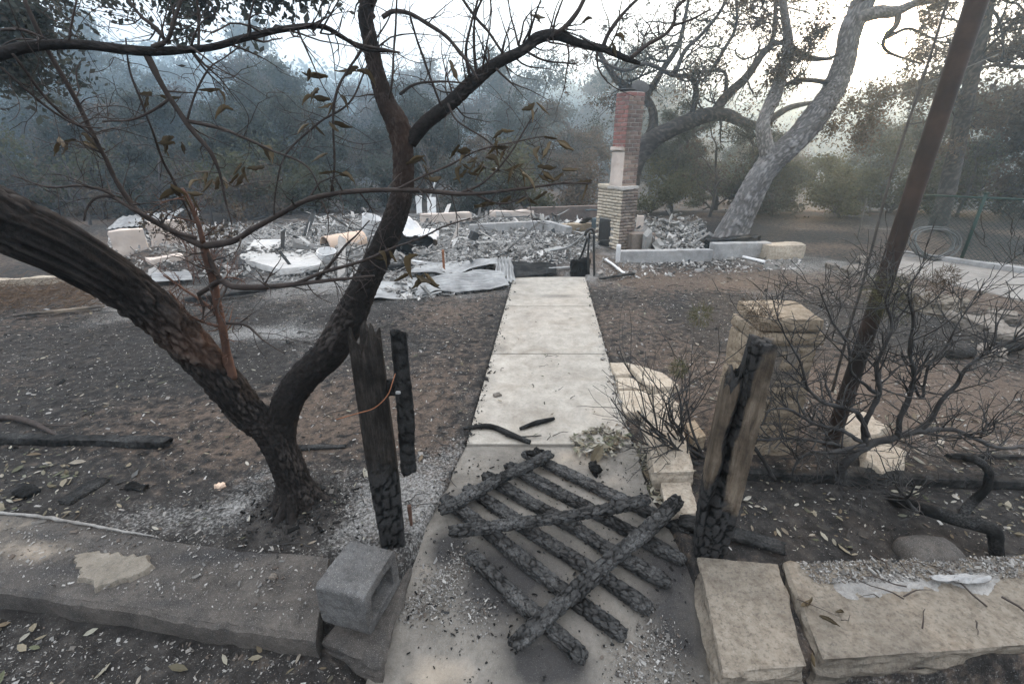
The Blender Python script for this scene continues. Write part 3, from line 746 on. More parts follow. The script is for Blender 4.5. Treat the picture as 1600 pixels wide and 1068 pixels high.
# cinder block: hollow half block on its side
def cinder():
    zt = .245; A, B, C, D = G(493, 911, zt), G(547, 844, zt), G(618, 854, zt), G(566, 940, zt)
    ax = (D-A+C-B); ax.z = 0; L = ax.length/2; ax.normalize(); sd = Vector((-ax.y, ax.x, 0)); Wd = ((B-A).length+(C-D).length)/2
    cc = (A+B+C+D)/4; H = .20
    # cross-section in (sd, z): outer rounded square with a hole, extruded along ax
    N = 144; ang = np.linspace(0, 2*math.pi, N, endpoint=False)+math.pi/4
    def sq(hw, hh, p=9):
        c, s = np.cos(ang), np.sin(ang); k = (np.abs(c)**p+np.abs(s)**p)**(-1/p); return np.stack([c*k*hw, s*k*hh], 1)
    outer = sq(Wd/2, H/2, 14); inner = sq(Wd/2-.038, H/2-.042, 7)
    rings = []; ks = np.linspace(-L/2, L/2, 52)
    for a in ks: rings.append((a, outer))
    for f in (.86, .72, .58, .44, .3, .15): rings.append((L/2, outer*f+inner*(1-f)))
    for a in ks[::-1][:44]: rings.append((a, inner*(1-.10*(L/2-a)/L)))
    V = []
    for a, r in rings:
        for u, w in r: V.append(np.array(cc)+np.array(ax)*a+np.array(sd)*u+np.array([0, 0, w-H/2]))
    V = np.array(V); n = len(rings); i = np.arange(n-1)[:, None]*N; j = np.arange(N)[None]; j2 = (j+1) % N
    F = np.stack([i+j, i+j2, i+N+j2, i+N+j], -1).reshape(-1, 4)
    V = V+np.stack([.0035*fbm(V*40, 3, 2), .0035*fbm(V*40, 3, 3), .0035*fbm(V*40, 3, 4)], 1)+.004*fbm(V*8, 2, 6)[:, None]*np.array([1, 1, .4])
    pa, pb = voro(V*95, 5); V = V-(np.clip(.42-pa, 0, .42)/.42)[:, None]*.0045*((V-np.array(cc)+[0, 0, H/2])/np.linalg.norm(V-np.array(cc)+[0, 0, H/2], axis=1)[:, None])
    c0 = len(V); V = np.vstack([V, np.array(cc)-np.array(ax)*L/2-[0, 0, H/2], V[(n-1)*N:n*N].mean(0)])
    j = np.arange(N); j2 = (j+1) % N
    mb = MB(); mb.add(V, F); mb.F3.append(np.stack([np.full(N, c0), j2, j], 1)); mb.F3.append(np.stack([np.full(N, c0+1), (n-1)*N+j, (n-1)*N+j2], 1))
    o = mb.build('cinder_block', M['cinder']); return tag(o, 'grey cinder block with open core sitting on the end of the left wall', 'cinder block')
cinder()
# rough foot under the block at the wall's end
stone('footing_stone', [(505, 1000), (590, 1028), (640, 888), (590, 890)], -.02, .22, M['coping'], 'dark sooty footing stone beneath the cinder block', 'stone block', seed=12, amp=.03, scale=6, side=.03)

# flagstones and blocks to the right of the path
flags = [([(952, 566), (975, 566), (986, 584), (962, 586)], 'small square flagstone touching the path edge, farthest of the paving'),
         ([(978, 566), (1005, 572), (1035, 582), (1062, 602), (1030, 606), (1008, 600)], 'large pale flagstone at the back of the side paving'),
         ([(962, 588), (992, 590), (1003, 606), (965, 607)], 'four-sided flagstone in the middle of the side paving'),
         ([(967, 610), (1010, 610), (1020, 628), (1002, 643), (976, 644)], 'reddish front flagstone of the side paving beside the path'),
         ([(1014, 616), (1045, 612), (1062, 632), (1020, 630)], 'flagstone wedged behind the long sandstone block')]
for k, (poly, lab) in enumerate(flags):
    V, F = outline([G(x, y, .055) for x, y in poly], .09, k+2, .006, .05, .006); tag(mk('flagstone', V, F, M['sandpale']), lab, 'flagstone', 'flagstones beside the path')
stone('sandstone_block', [(1022, 738), (1086, 736), (1058, 632), (1003, 630)], .13, .22, M['sandpale'], 'long pale sandstone block edging the path past the flagstones', 'stone block', seed=21, amp=.014)
stone('sandstone_block', [(1042, 806), (1092, 800), (1078, 748), (1030, 745)], .065, .2, M['sandpale'], 'sandstone block behind the leaning post with the gate end resting near', 'stone block', seed=24, amp=.014)
stone('sandstone_block', [(1082, 686), (1104, 680), (1085, 655), (1070, 662)], .10, .12, M['sand'], 'small squared sandstone piece between long block and shrub', 'stone block', seed=27, amp=.008)
V, F = outline([G(1352, 716, .08), G(1378, 736, .08), G(1412, 726, .08), G(1418, 702, .08), G(1385, 690, .08), G(1350, 700, .08)], .07, 31, .01); tag(mk('flagstone', V, F, M['sandpale']), 'pale flagstone lying under the burnt shrub near the pole foot', 'flagstone')
V, F = outline([G(1300, 672, .09), G(1345, 690, .09), G(1390, 668, .09), G(1350, 640, .09), G(1310, 645, .09)], .08, 32, .012); tag(mk('flagstone', V, F, M['sandpale']), 'pale stone slab behind the foot of the leaning pole', 'flagstone')

# stone gate pillar: stacked sandstone
pil = empty('stone_pillar', tuple(G(1215, 690)))
def pil_stone(px4, z0, z1, seed, mat, nm='stone', amp=.018):
    c4 = [Vector((x, y, 0)) for x, y in px4]
    B = [Vector((p.x, p.y, z0)) for p in c4]; T = [Vector((p.x, p.y, z1)) for p in c4]
    V, F = hexa(B+T, res=.018, r=.01, amp=amp, scale=6, seed=seed, fine=.004, fs=30, side=.010, topamp=.3)
    put(mk(nm, V, F, mat, smooth=False), pil)
bl, br_ = G(1150, 690), G(1290, 700); z_t = 0.98
yb = bl.y
xl0, xr0 = bl.x, br_.x
def ptop(px, py, z): return G(px, py, z)
tl = G(1162, 498, .88); tr = G(1282, 494, .88); bl2 = G(1145, 466, .88); br2 = G(1262, 468, .88)
print('pillar', bl, br_, tl, tr, bl2, br2)
x0, x1 = tl.x+.115, tr.x+.02; y0 = tl.y; y1 = y0+.34
rngp = random.Random(5)
zs = [-.05, .22, .47, .72, .80]
for k in range(len(zs)-1):
    z0, z1 = zs[k]+.004, zs[k+1]-.006
    e = .02
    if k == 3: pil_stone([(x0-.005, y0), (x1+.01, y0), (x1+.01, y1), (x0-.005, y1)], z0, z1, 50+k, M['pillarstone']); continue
    sp = x0+(x1-x0)*rngp.choice([.38, .55, .62])
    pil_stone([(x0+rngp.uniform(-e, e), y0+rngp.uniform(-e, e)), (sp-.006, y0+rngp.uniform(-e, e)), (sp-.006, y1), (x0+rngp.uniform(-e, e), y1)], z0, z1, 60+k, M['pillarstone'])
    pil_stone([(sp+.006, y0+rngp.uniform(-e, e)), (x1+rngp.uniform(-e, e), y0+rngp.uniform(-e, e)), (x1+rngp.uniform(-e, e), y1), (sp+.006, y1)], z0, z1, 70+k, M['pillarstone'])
V, F = hexa([Vector((x0+.01, y0+.01, -.05)), Vector((x1-.01, y0+.01, -.05)), Vector((x1-.01, y1-.01, -.05)), Vector((x0+.01, y1-.01, -.05)), Vector((x0+.01, y0+.01, .80)), Vector((x1-.01, y0+.01, .80)), Vector((x1-.01, y1-.01, .80)), Vector((x0+.01, y1-.01, .80))], res=.1, r=.01)
put(mk('mortar_core', V, F, M['rock']), pil)
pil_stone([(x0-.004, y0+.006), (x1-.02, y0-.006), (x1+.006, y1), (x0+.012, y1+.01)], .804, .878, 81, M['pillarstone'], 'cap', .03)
tag(pil, 'squat sandstone gate pillar with flat cap standing behind the burnt shrub', 'pillar')

# ------------------------------------------------------------------ charred wood
def crack_disp(amp, cell, stretch, seed=0, rough=.3):
    st = np.array(stretch, float)
    def f(X):
        q = X*cell*st+seed*7.3; q = q+.25*np.stack([vnoise(q*.9, seed), vnoise(q*.9, seed+1), vnoise(q*.9, seed+2)], 1)
        a, b = voro(q, seed); e = np.clip((b-a)/.28, 0, 1); e = e*(2-e); f.ridge = np.clip(e+.3*fbm(X*60, 2, seed+4), 0, 1)
        return amp*(e-1)+amp*rough*fbm(X*90, 2, seed)
    return f
def charboard(name, a, b, w, h, mat, parent, seed, up=(0, 0, 1), res=.0056, amp=.0075, taper=.0, cell=40, rag=.03, bend=0.0):
    a = np.array(tuple(a)); b = np.array(tuple(b)); t = b-a; L = np.linalg.norm(t); t = t/L
    s = np.cross(np.array(up, float), t); s /= np.linalg.norm(s); n = np.cross(t, s)
    X, F = rbox((L, w, h), res=res, r=.012, amp=.006, scale=7, seed=seed, maxseg=230, disp=(cr := crack_disp(amp, cell, (.62, 1, 1), seed)))
    u = X[:, 0]/L+.5
    wv = 1+.10*fbm(np.stack([X[:, 0]*6, 0*u, 0*u], 1)+seed, 3, seed)-taper*np.abs(u-.5)
    X[:, 1] = X[:, 1]*wv+.006*vnoise(np.stack([X[:, 0]*4, 0*u, 0*u], 1), seed+3); X[:, 2] *= wv
    # ragged burnt ends
    ends = np.clip((np.abs(u-.5)-.44)/.06, 0, 1)
    X[:, 0] -= np.sign(u-.5)*ends*rag*(.5+.5*fbm(X*np.array([0, 60, 60])+seed, 2, seed+9))
    X[:, 1] *= 1-.18*ends; X[:, 2] = X[:, 2]*(1-.2*ends)+bend*(1-(2*u-1)**2)
    V = (a+b)/2+X[:, :1]*t+X[:, 1:2]*s+X[:, 2:]*n
    o = put(mk(name, V, F, mat), parent); ridge_attr(o, cr.ridge); return o
def ridge_attr(o, v):
    n = len(o.data.vertices); a = np.full(n, .4, np.float32); a[:len(v)] = v; at = o.data.attributes.new('ridge', 'FLOAT', 'POINT'); at.data.foreach_set('value', a)
gate = empty('picket_gate', tuple(apg(880, 870)))
def gp(px, py, lift):
    g = apg(px, py); z = g.z+lift
    for _ in range(4):
        g = G(px, py, z); z = apz(g.y)+lift
    g.z = z; return g
pk = [((814, 706), (1082, 832)), ((788, 724), (1075, 880)), ((753, 739), (1052, 916)), ((722, 758), (1024, 955)), ((689, 772), (982, 1000)), ((729, 862), (920, 1034))]
# gate plane: built flat, lying on the slab, hinge side a little raised
for k, (a, b) in enumerate(pk):
    A, B = gp(*a, .045), gp(*b, .03)
    charboard('picket', A, B, .072, .042, M['char'], gate, 10+k, taper=.12)
r1_ = charboard('rail', gp(683, 800, .082), gp(864, 706, .085), .066, .036, M['char'], gate, 31)
r2_ = charboard('rail', gp(797, 1016, .065), gp(1066, 776, .105), .074, .04, M['char'], gate, 33)
br1_ = charboard('brace', gp(696, 830, .118), gp(1020, 779, .118), .062, .036, M['char'], gate, 35, bend=-.02)
# nail heads
for k, (px, py) in enumerate([(702, 792), (734, 774), (770, 757), (808, 737), (838, 722), (905, 932), (945, 898), (982, 862), (1015, 828), (740, 827), (860, 815), (960, 795)]):
    p = gp(px, py, .098 if k < 5 else (.098 if k < 9 else .138)); X, F = rbox((.011, .011, .012), res=.004, r=.004); nl = mk('nail', X+np.array(tuple(p)), F, M['iron']); nl.parent = r1_ if k < 5 else (r2_ if k < 9 else br1_)
tag(gate, 'fallen charred picket gate lying flat on the concrete between the posts', 'gate')

def post(name, base, top, w, d, seed, mat, rz, parent, zsplit=None, nm='post_body', res=.011, split=None):
    base = np.array(tuple(base)); top = np.array(tuple(top)); t = top-base; L = np.linalg.norm(t); t /= L
    s = np.array([math.cos(rz), math.sin(rz), 0]); s = s-t*np.dot(s, t); s /= np.linalg.norm(s); n = np.cross(t, s)
    cr = crack_disp(.007, 26, (1, 1, .55), seed)
    X, F = rbox((w, d, L), res=res, r=.012, amp=.006, scale=5, seed=seed, maxseg=150, aniso=(1, 1, .25))
    u = X[:, 2]/L+.5
    N = X.copy(); N[:, 2] = 0; N /= np.linalg.norm(N, axis=1)[:, None]+1e-9
    low = np.clip((.55-u)/.35, 0, 1)*.85+.15
    X = X+N*(cr(X)*low-.010*np.clip((.35-u)/.35, 0, 1))[:, None]
    X = X+N*(.003*fbm(X*np.array([50, 50, 3]), 3, seed+2))[:, None]
    topm = np.clip((u-.9)/.1, 0, 1)
    X[:, 2] += topm*(.13*fbm(X*np.array([34, 34, 0])+seed, 3, seed+4)-.04)
    if split is not None: X = split(X, u)
    V = (base+top)/2+X[:, :1]*s+X[:, 1:2]*n+X[:, 2:]*t
    o = put(mk(nm, V, F, mat), parent); ridge_attr(o, cr.ridge)
    at = o.data.attributes.new('charm', 'FLOAT', 'POINT'); at.data.foreach_set('value', np.clip((.62-u)/.35+.5*np.clip((u-.9)/.1, 0, 1), 0, 1).astype(np.float32)); return o
# left gate post with a burnt picket still hanging by its wire
lp = empty('gate_post', tuple(G(622, 858)))
lb = G(617, 862, -.03); lt = P(568, 512, lb.y+.0)
post('gate_post', lb, lt, .118, .095, 3, M['darkpost'], .25, lp)
hb_t = P(619, 503, lb.y-.03); hb_b = P(641, 750, lb.y-.03)
charboard('hanging_picket', hb_b, hb_t, .066, .024, M['charpost'], lp, 41, up=(.35, -1, 0.1), res=.009, amp=.004, cell=24, rag=.07)
charboard('rail_stub', P(585, 606, lb.y-.005), P(628, 604, lb.y-.005), .075, .03, M['charpost'], lp, 47, up=(0, -1, 0), amp=.004, cell=30, rag=.012)
mb = MB(); wp = [P(525, 655, lb.y-.09), P(560, 645, lb.y-.095), P(585, 637, lb.y-.09), P(605, 618, lb.y-.08), P(614, 595, lb.y-.06), P(620, 575, lb.y-.03)]
q, rr = catmull(wp, [.0022]*6, .02); add_tube(mb, q, rr, 5); put(mb.build('wire', M['rustiron']), lp)
V, F = rbox((.02, .012, .012), res=.006, r=.004); put(mk('nail', V+np.array(tuple(P(622, 613, lb.y-.055))), F, M['zinc']), lp)
V, F = rbox((.022, .02, .12), res=.02, r=.006, amp=.008, scale=20); put(mk('splinter', V+np.array(tuple(P(641, 805, lb.y+.01))), F, M['twigred']), lp)
tag(lp, 'upright charred gate post left of the path with a burnt board hanging from it', 'post')
# right gate post, split from top to bottom
rp = empty('gate_post', tuple(G(1100, 872)))
rb = G(1102, 876, -.04); rt = P(1178, 528, rb.y+.03)
def split_post():
    base = np.array(tuple(rb)); top = np.array(tuple(rt)); t = top-base; L = np.linalg.norm(t); t /= L
    rz = -.30; s_ = np.array([math.cos(rz), math.sin(rz), 0]); s_ = s_-t*np.dot(s_, t); s_ /= np.linalg.norm(s_); n = np.cross(t, s_)
    X, F = rbox((.150, .115, L), res=.0075, r=.008, amp=.004, scale=5, seed=5, maxseg=165, aniso=(1, 1, .25))
    u = X[:, 2]/L+.5; zq = X*np.array([0, 0, 9.])
    seam = np.interp(u, [0, .3, .7, 1], [-.045, -.03, -.012, -.004])+.008*vnoise(zq, 3)
    dx = X[:, 0]-seam; front = X[:, 1] < 0
    g = np.exp(-(dx/.013)**2)
    cr = crack_disp(.008, 30, (1, 1, .6), 8); d = cr(X)
    charm = np.clip(1.6-u/.32, 0, 1)+.95*np.exp(-(dx/.026)**2)*np.clip(u*1.4+.1, 0, 1)+.55*np.clip((u-.86)/.14, 0, 1)+.35*np.clip(-dx/.05, 0, 1)*np.clip(.75-u, 0, 1)
    N = X.copy(); N[:, 2] = 0; N /= np.linalg.norm(N, axis=1)[:, None]+1e-9
    X = X+N*(d*np.clip(charm, 0, 1)-.016*np.clip(.22-u, 0, .22)/.22)[:, None]
    X[:, 1] += np.where(front, .045*g*np.clip(u*2, 0, 1), 0)
    X = X+N*(.004*fbm(X*np.array([60, 60, 2.5]), 3, 6))[:, None]
    # the left half broke off lower, both tops ragged
    jag = fbm(X*np.array([40, 40, 0])+3, 3, 7)
    zc = np.where(dx < -.004, L*(.5-.13)+.10*jag-1.2*(-.004-dx)*.8, L*.5+.05*jag-.35*np.maximum(0, .03-dx))
    X[:, 2] = np.minimum(X[:, 2], zc+.02*(X[:, 2]-zc).clip(0))
    wid = 1-.10*np.clip(.4-u, 0, .4)/.4; X[:, 0] *= wid
    V = (base+top)/2+X[:, :1]*s_+X[:, 1:2]*n+X[:, 2:]*t
    o = put(mk('post_body', V, F, M['splitpost']), rp); ridge_attr(o, cr.ridge)
    at = o.data.attributes.new('charm', 'FLOAT', 'POINT'); at.data.foreach_set('value', np.clip(charm, 0, 1).astype(np.float32))
split_post()
# a torn splinter standing off the seam
charboard('splinter', P(1160, 640, rb.y-.05), P(1172, 535, rb.y-.035), .02, .014, M['charpost'], rp, 44, up=(0, -1, 0), amp=.004, cell=40, rag=.05)
tag(rp, 'split half-burnt gate post leaning beside the sandstone blocks', 'post')
# burnt board at the foot of the right post
bd = charboard('burnt_board', onG(1050, 815, .03), onG(1235, 868, .03), .085, .03, M['charlog'], None or empty('burnt_board', tuple(onG(1140, 845))), 51, amp=.004, rag=.05)
tag(bd.parent, 'thin burnt board running past the foot of the split post', 'board')
# charred lump on the path and chips around
def lump(name, px, py, w, h, seed, mat, label, cat, z=0.03, group=None, fl=.7):
    g = G(px, py, z); X, F = rbox((w, w*fl, h), res=w/22, r=h*.25, amp=h*.5, scale=2.2/w, seed=seed, fine=h*.16, fs=9/w, side=h*.3)
    X[:, 2] += h*.4; a = seed*1.7; R = np.array([[math.cos(a), -math.sin(a), 0], [math.sin(a), math.cos(a), 0], [0, 0, 1]])
    return tag(mk(name, X@R.T+np.array(tuple(g)), F, mat, smooth=False), label, cat, group)
lump('charcoal_lump', 930, 733, .07, .04, 3, M['charlog'], 'small black charcoal lump on the path above the fallen gate', 'charcoal')
lump('charcoal_lump', 836, 712, .085, .04, 6, M['charlog'], 'black charcoal lump touching the upper end of the gate', 'charcoal', .06)
lump('charcoal_lump', 1180, 470, .001, .001, 6, M['charlog'], 'x', 'x') if False else None
lump('stone', 777, 618, .055, .02, 4, M['rock'], 'flat grey pebble lying on the middle path slab', 'stone')
for k, (px, py, w, m, lab) in enumerate([(1448, 868, .22, 'rock', 'low rounded boulder half buried behind the long coping slab')]):
    g = G(px, py, 0); X, F = rbox((.27, .15, .12), res=.012, r=.055, amp=.018, scale=9, seed=14, fine=.003, fs=60); tag(mk('boulder', X+np.array([g.x, g.y, .015]), F, M['coping'], smooth=True), lab, 'boulder')
# stick lying across the path
def stick(name, pts, wpx, mat, label, cat='stick', seg=8, lift=.012, side=None, group=None, parent=None, z=None):
    pp = [ (G(x, y, z) if z is not None else onG(x, y)) for x, y in pts]; rad = [max(.0015, pxr(p, w)) for p, w in zip(pp, wpx)]
    pp = [Vector((p.x, p.y, p.z+r+lift*.2)) for p, r in zip(pp, rad)]
    q, rr = catmull(pp, rad, .03); q = q+.004*np.stack([fbm(q*14, 2, 1), fbm(q*14, 2, 2), 0*q[:, 0]], 1)
    mb = MB(); add_tube(mb, q, rr*(1+.15*fbm(q*25, 2, 4)), seg)
    for sp in (side or []):
        p2 = [(G(x, y, (z or 0)+.02) if z is not None else onG(x, y, .02)) for x, y in sp]; q, rr = catmull(p2, np.linspace(.007, .003, len(p2)), .03); add_tube(mb, q, rr, 6)
    return tag(mb.build(name, mat), label, cat, group)
stick('fallen_stick', [(724, 672), (765, 670), (800, 684), (828, 694)], [6, 9, 10, 7], M['charlog'], 'charred forked stick lying across the left edge of the path', side=[[(790, 680), (815, 682), (846, 680)]], z=.03)
stick('fallen_stick', [(812, 672), (840, 664), (866, 656)], [5, 9, 5], M['charlog'], 'short scorched stick lying in the middle of the path', z=.03)
# boards and beams on the left soil
bb = empty('burnt_beam', tuple(onG(130, 695)))
charboard('beam', onG(-60, 690, .03), onG(272, 698, .035), .075, .06, M['charlog'], bb, 61, res=.014, amp=.007, rag=.04); tag(bb, 'long black burnt beam on the soil at the left edge', 'beam')
stick('fallen_stick', [(-20, 655), (40, 660), (95, 685)], [8, 9, 5], M['twig'], 'bent grey branch resting against the burnt beam', side=[[(35, 660), (80, 668), (115, 668)]])
bb = empty('burnt_board', tuple(onG(510, 700)))
charboard('board', onG(455, 702, .01), onG(545, 699, .01), .04, .02, M['charlog'], bb, 63, res=.012, amp=.005); tag(bb, 'short burnt board lying behind the trunk of the forked tree', 'board')
for k, (px, py, w, lab) in enumerate([(40, 770, .16, 'flat burnt bark heap nearest the left frame edge'), (135, 770, .20, 'burnt bark slab in the ash above the low wall'), (215, 765, .12, 'smaller burnt bark slab right of the larger one')]):
    lump('bark_slab', px, py, w, .035, 70+k, M['charlog'], lab, 'bark', gz(*G(px, py).xy)-.01, fl=.45)
lump('stone', 345, 762, .05, .03, 81, M['clay'], 'small pinkish stone half sunk in the pale ash', 'stone', .0)
lump('stone', 428, 903, .028, .018, 83, M['rock'], 'grey pebble sitting on the sooty coping', 'stone', .045)
# long logs across the right bed
for k, (a, b, w, lab) in enumerate([((1150, 746), (1640, 764), .06, 'long charred log lying behind the low burnt limb'), ((1300, 742), (1680, 770), .05, 'thinner charred log lying just in front of the long one'), ((1470, 718), (1700, 722), .03, 'thin scorched rail on the soil at the right edge')]):
    e = empty('burnt_log', tuple(onG((a[0]+b[0])/2, (a[1]+b[1])/2)))
    charboard('log', onG(*a, .03), onG(*b, .035), w, w, M['charlog'], e, 91+k, res=.016, amp=.006, cell=22, rag=.04); tag(e, lab, 'log')
# ------------------------------------------------------------------ forked tree in the left foreground
tree = empty('forked_tree', tuple(G(463, 792)))
YT = G(463, 792).y
def bark_disp(seed, amp=.14):
    def f(V, s, a, r):
        # furrows: cells long in the limb's direction, wrapped round it
        q = np.stack([np.cos(a)*2.4, np.sin(a)*2.4, s/np.maximum(r, .02)*.62], 1)+seed*3.1
        q[:, :2] += .45*np.stack([vnoise(q*1.3, seed), vnoise(q*1.3, seed+1)], 1)
        F1, F2 = voro(q*1.5, seed); e = np.clip((F2-F1)/.3, 0, 1); G1, G2 = voro(q*3.6, seed+3); e = .65*e+.35*np.clip((G2-G1)/.35, 0, 1)
        low = fbm(np.stack([np.cos(a)*.8, np.sin(a)*.8, s*2.2], 1)+seed, 3, seed+5)
        patch = np.clip(.55+.9*fbm(q*.35+9, 2, seed+11), .4, 1); f.ridge = np.clip((.15+.7*e+.4*fbm(q*5, 3, seed+9))*patch, 0, 1); e = .6+(e-.6)*patch
        return r*(amp*(e-.6)+.16*low+.10*fbm(q*4, 2, seed+7)*amp*3)
    return f
def trace(pts):
    """(px, py, Y, width px) -> points, radii"""
    pp = [P(x, y, Y) for x, y, Y, w in pts]; out = []
    for i, (p, q) in enumerate(zip(pp, pts)):
        a, b = pts[max(0, i-1)], pts[min(len(pts)-1, i+1)]; tx, ty = b[0]-a[0], b[1]-a[1]; l = math.hypot(tx, ty)+1e-6
        rho = ((q[0]-800)*(-ty/l)+(q[1]-534)*(tx/l))/FPX            # wide-angle stretch across the limb
        out.append(.93*pxr(p, q[3])/math.sqrt(1+rho*rho))
    return pp, out
def limb(name, pts, parent, mat, seg=28, step=.018, seed=0, amp=.14, warm=None):
    pp, rr = trace(pts); q, r = catmull(pp, rr, step); mb = MB(); bd = bark_disp(seed, amp); add_tube(mb, q, r, seg, bd)
    o = mb.build(name, mat); put(o, parent); ridge_attr(o, bd.ridge)
    if warm is not None:
        V = np.concatenate(mb.V); at = o.data.attributes.new('warm', 'FLOAT', 'POINT'); at.data.foreach_set('value', warm(V).astype(np.float32))
    return o, q, r
y0 = YT
c_f = np.array(tuple(P(395, 640, 1.78)))
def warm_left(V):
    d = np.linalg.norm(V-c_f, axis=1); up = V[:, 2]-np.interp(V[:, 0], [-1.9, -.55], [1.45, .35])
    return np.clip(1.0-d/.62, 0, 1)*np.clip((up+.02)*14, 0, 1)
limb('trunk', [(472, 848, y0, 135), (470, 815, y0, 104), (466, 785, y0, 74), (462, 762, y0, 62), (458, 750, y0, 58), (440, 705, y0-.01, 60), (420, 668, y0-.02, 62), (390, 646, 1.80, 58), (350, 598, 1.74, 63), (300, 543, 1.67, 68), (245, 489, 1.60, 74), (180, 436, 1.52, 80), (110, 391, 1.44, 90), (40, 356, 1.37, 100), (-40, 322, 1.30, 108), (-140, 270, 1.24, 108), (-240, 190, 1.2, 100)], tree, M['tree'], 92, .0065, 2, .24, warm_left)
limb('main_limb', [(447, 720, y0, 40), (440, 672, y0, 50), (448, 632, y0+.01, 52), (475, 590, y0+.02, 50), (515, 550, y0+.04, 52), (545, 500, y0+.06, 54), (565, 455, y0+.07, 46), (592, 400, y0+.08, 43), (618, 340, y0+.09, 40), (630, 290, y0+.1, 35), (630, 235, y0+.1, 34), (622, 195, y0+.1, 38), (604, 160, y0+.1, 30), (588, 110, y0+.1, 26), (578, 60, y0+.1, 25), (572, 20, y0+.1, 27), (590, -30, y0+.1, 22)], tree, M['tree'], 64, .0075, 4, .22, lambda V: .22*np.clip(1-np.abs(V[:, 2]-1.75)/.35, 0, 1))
limb('side_limb', [(640, 222, y0+.1, 26), (665, 192, y0+.1, 26), (700, 165, y0+.12, 25), (735, 132, y0+.13, 25), (775, 100, y0+.15, 20), (815, 80, y0+.16, 17), (840, 60, y0+.17, 21), (870, 55, y0+.18, 19), (905, 68, y0+.19, 15), (945, 77, y0+.2, 13), (980, 92, y0+.21, 11), (1000, 99, y0+.22, 6)], tree, M['tree'], 22, .012, 7, .14, lambda V: 0*V[:, 0])
limb('high_limb', [(-240, 150, 1.2, 30), (-120, 120, 1.25, 28), (0, 84, 1.3, 25), (60, 71, 1.33, 20), (130, 70, 1.35, 17), (200, 78, 1.38, 17), (236, 80, 1.4, 17), (290, 78, 1.42, 13), (335, 73, 1.44, 13), (380, 60, 1.46, 13), (440, 46, 1.48, 12), (500, 41, 1.5, 10), (535, 58, 1.52, 8), (570, 78, 1.54, 5), (620, 82, 1.56, 3)], tree, M['tree'], 16, .014, 9, .12, lambda V: 0*V[:, 0])
rr0 = random.Random(6); bt = np.array(tuple(G(467, 790)))
for k in range(10):                                  # buttress of roots running into the ash
    a = k*.63+rr0.uniform(-.2, .2); d = np.array([math.cos(a), math.sin(a), 0]); e = rr0.uniform(.85, 1.25); s_ = np.array([-d[1], d[0], 0])*rr0.uniform(-.02, .02)
    pts = [bt+d*.055+[0, 0, .17], bt+d*.085+[0, 0, .075], bt+d*.125*e+s_+[0, 0, .022], bt+d*.18*e+s_*2+[0, 0, -.004], bt+d*.25*e+s_*3+[0, 0, -.04]]
    q, r = catmull(pts, [.024, .027, .022, .016, .010], .008); mb = MB(); bd = bark_disp(20+k, .2); add_tube(mb, q, r, 18, bd); o = put(mb.build('root', M['tree']), tree); ridge_attr(o, bd.ridge)
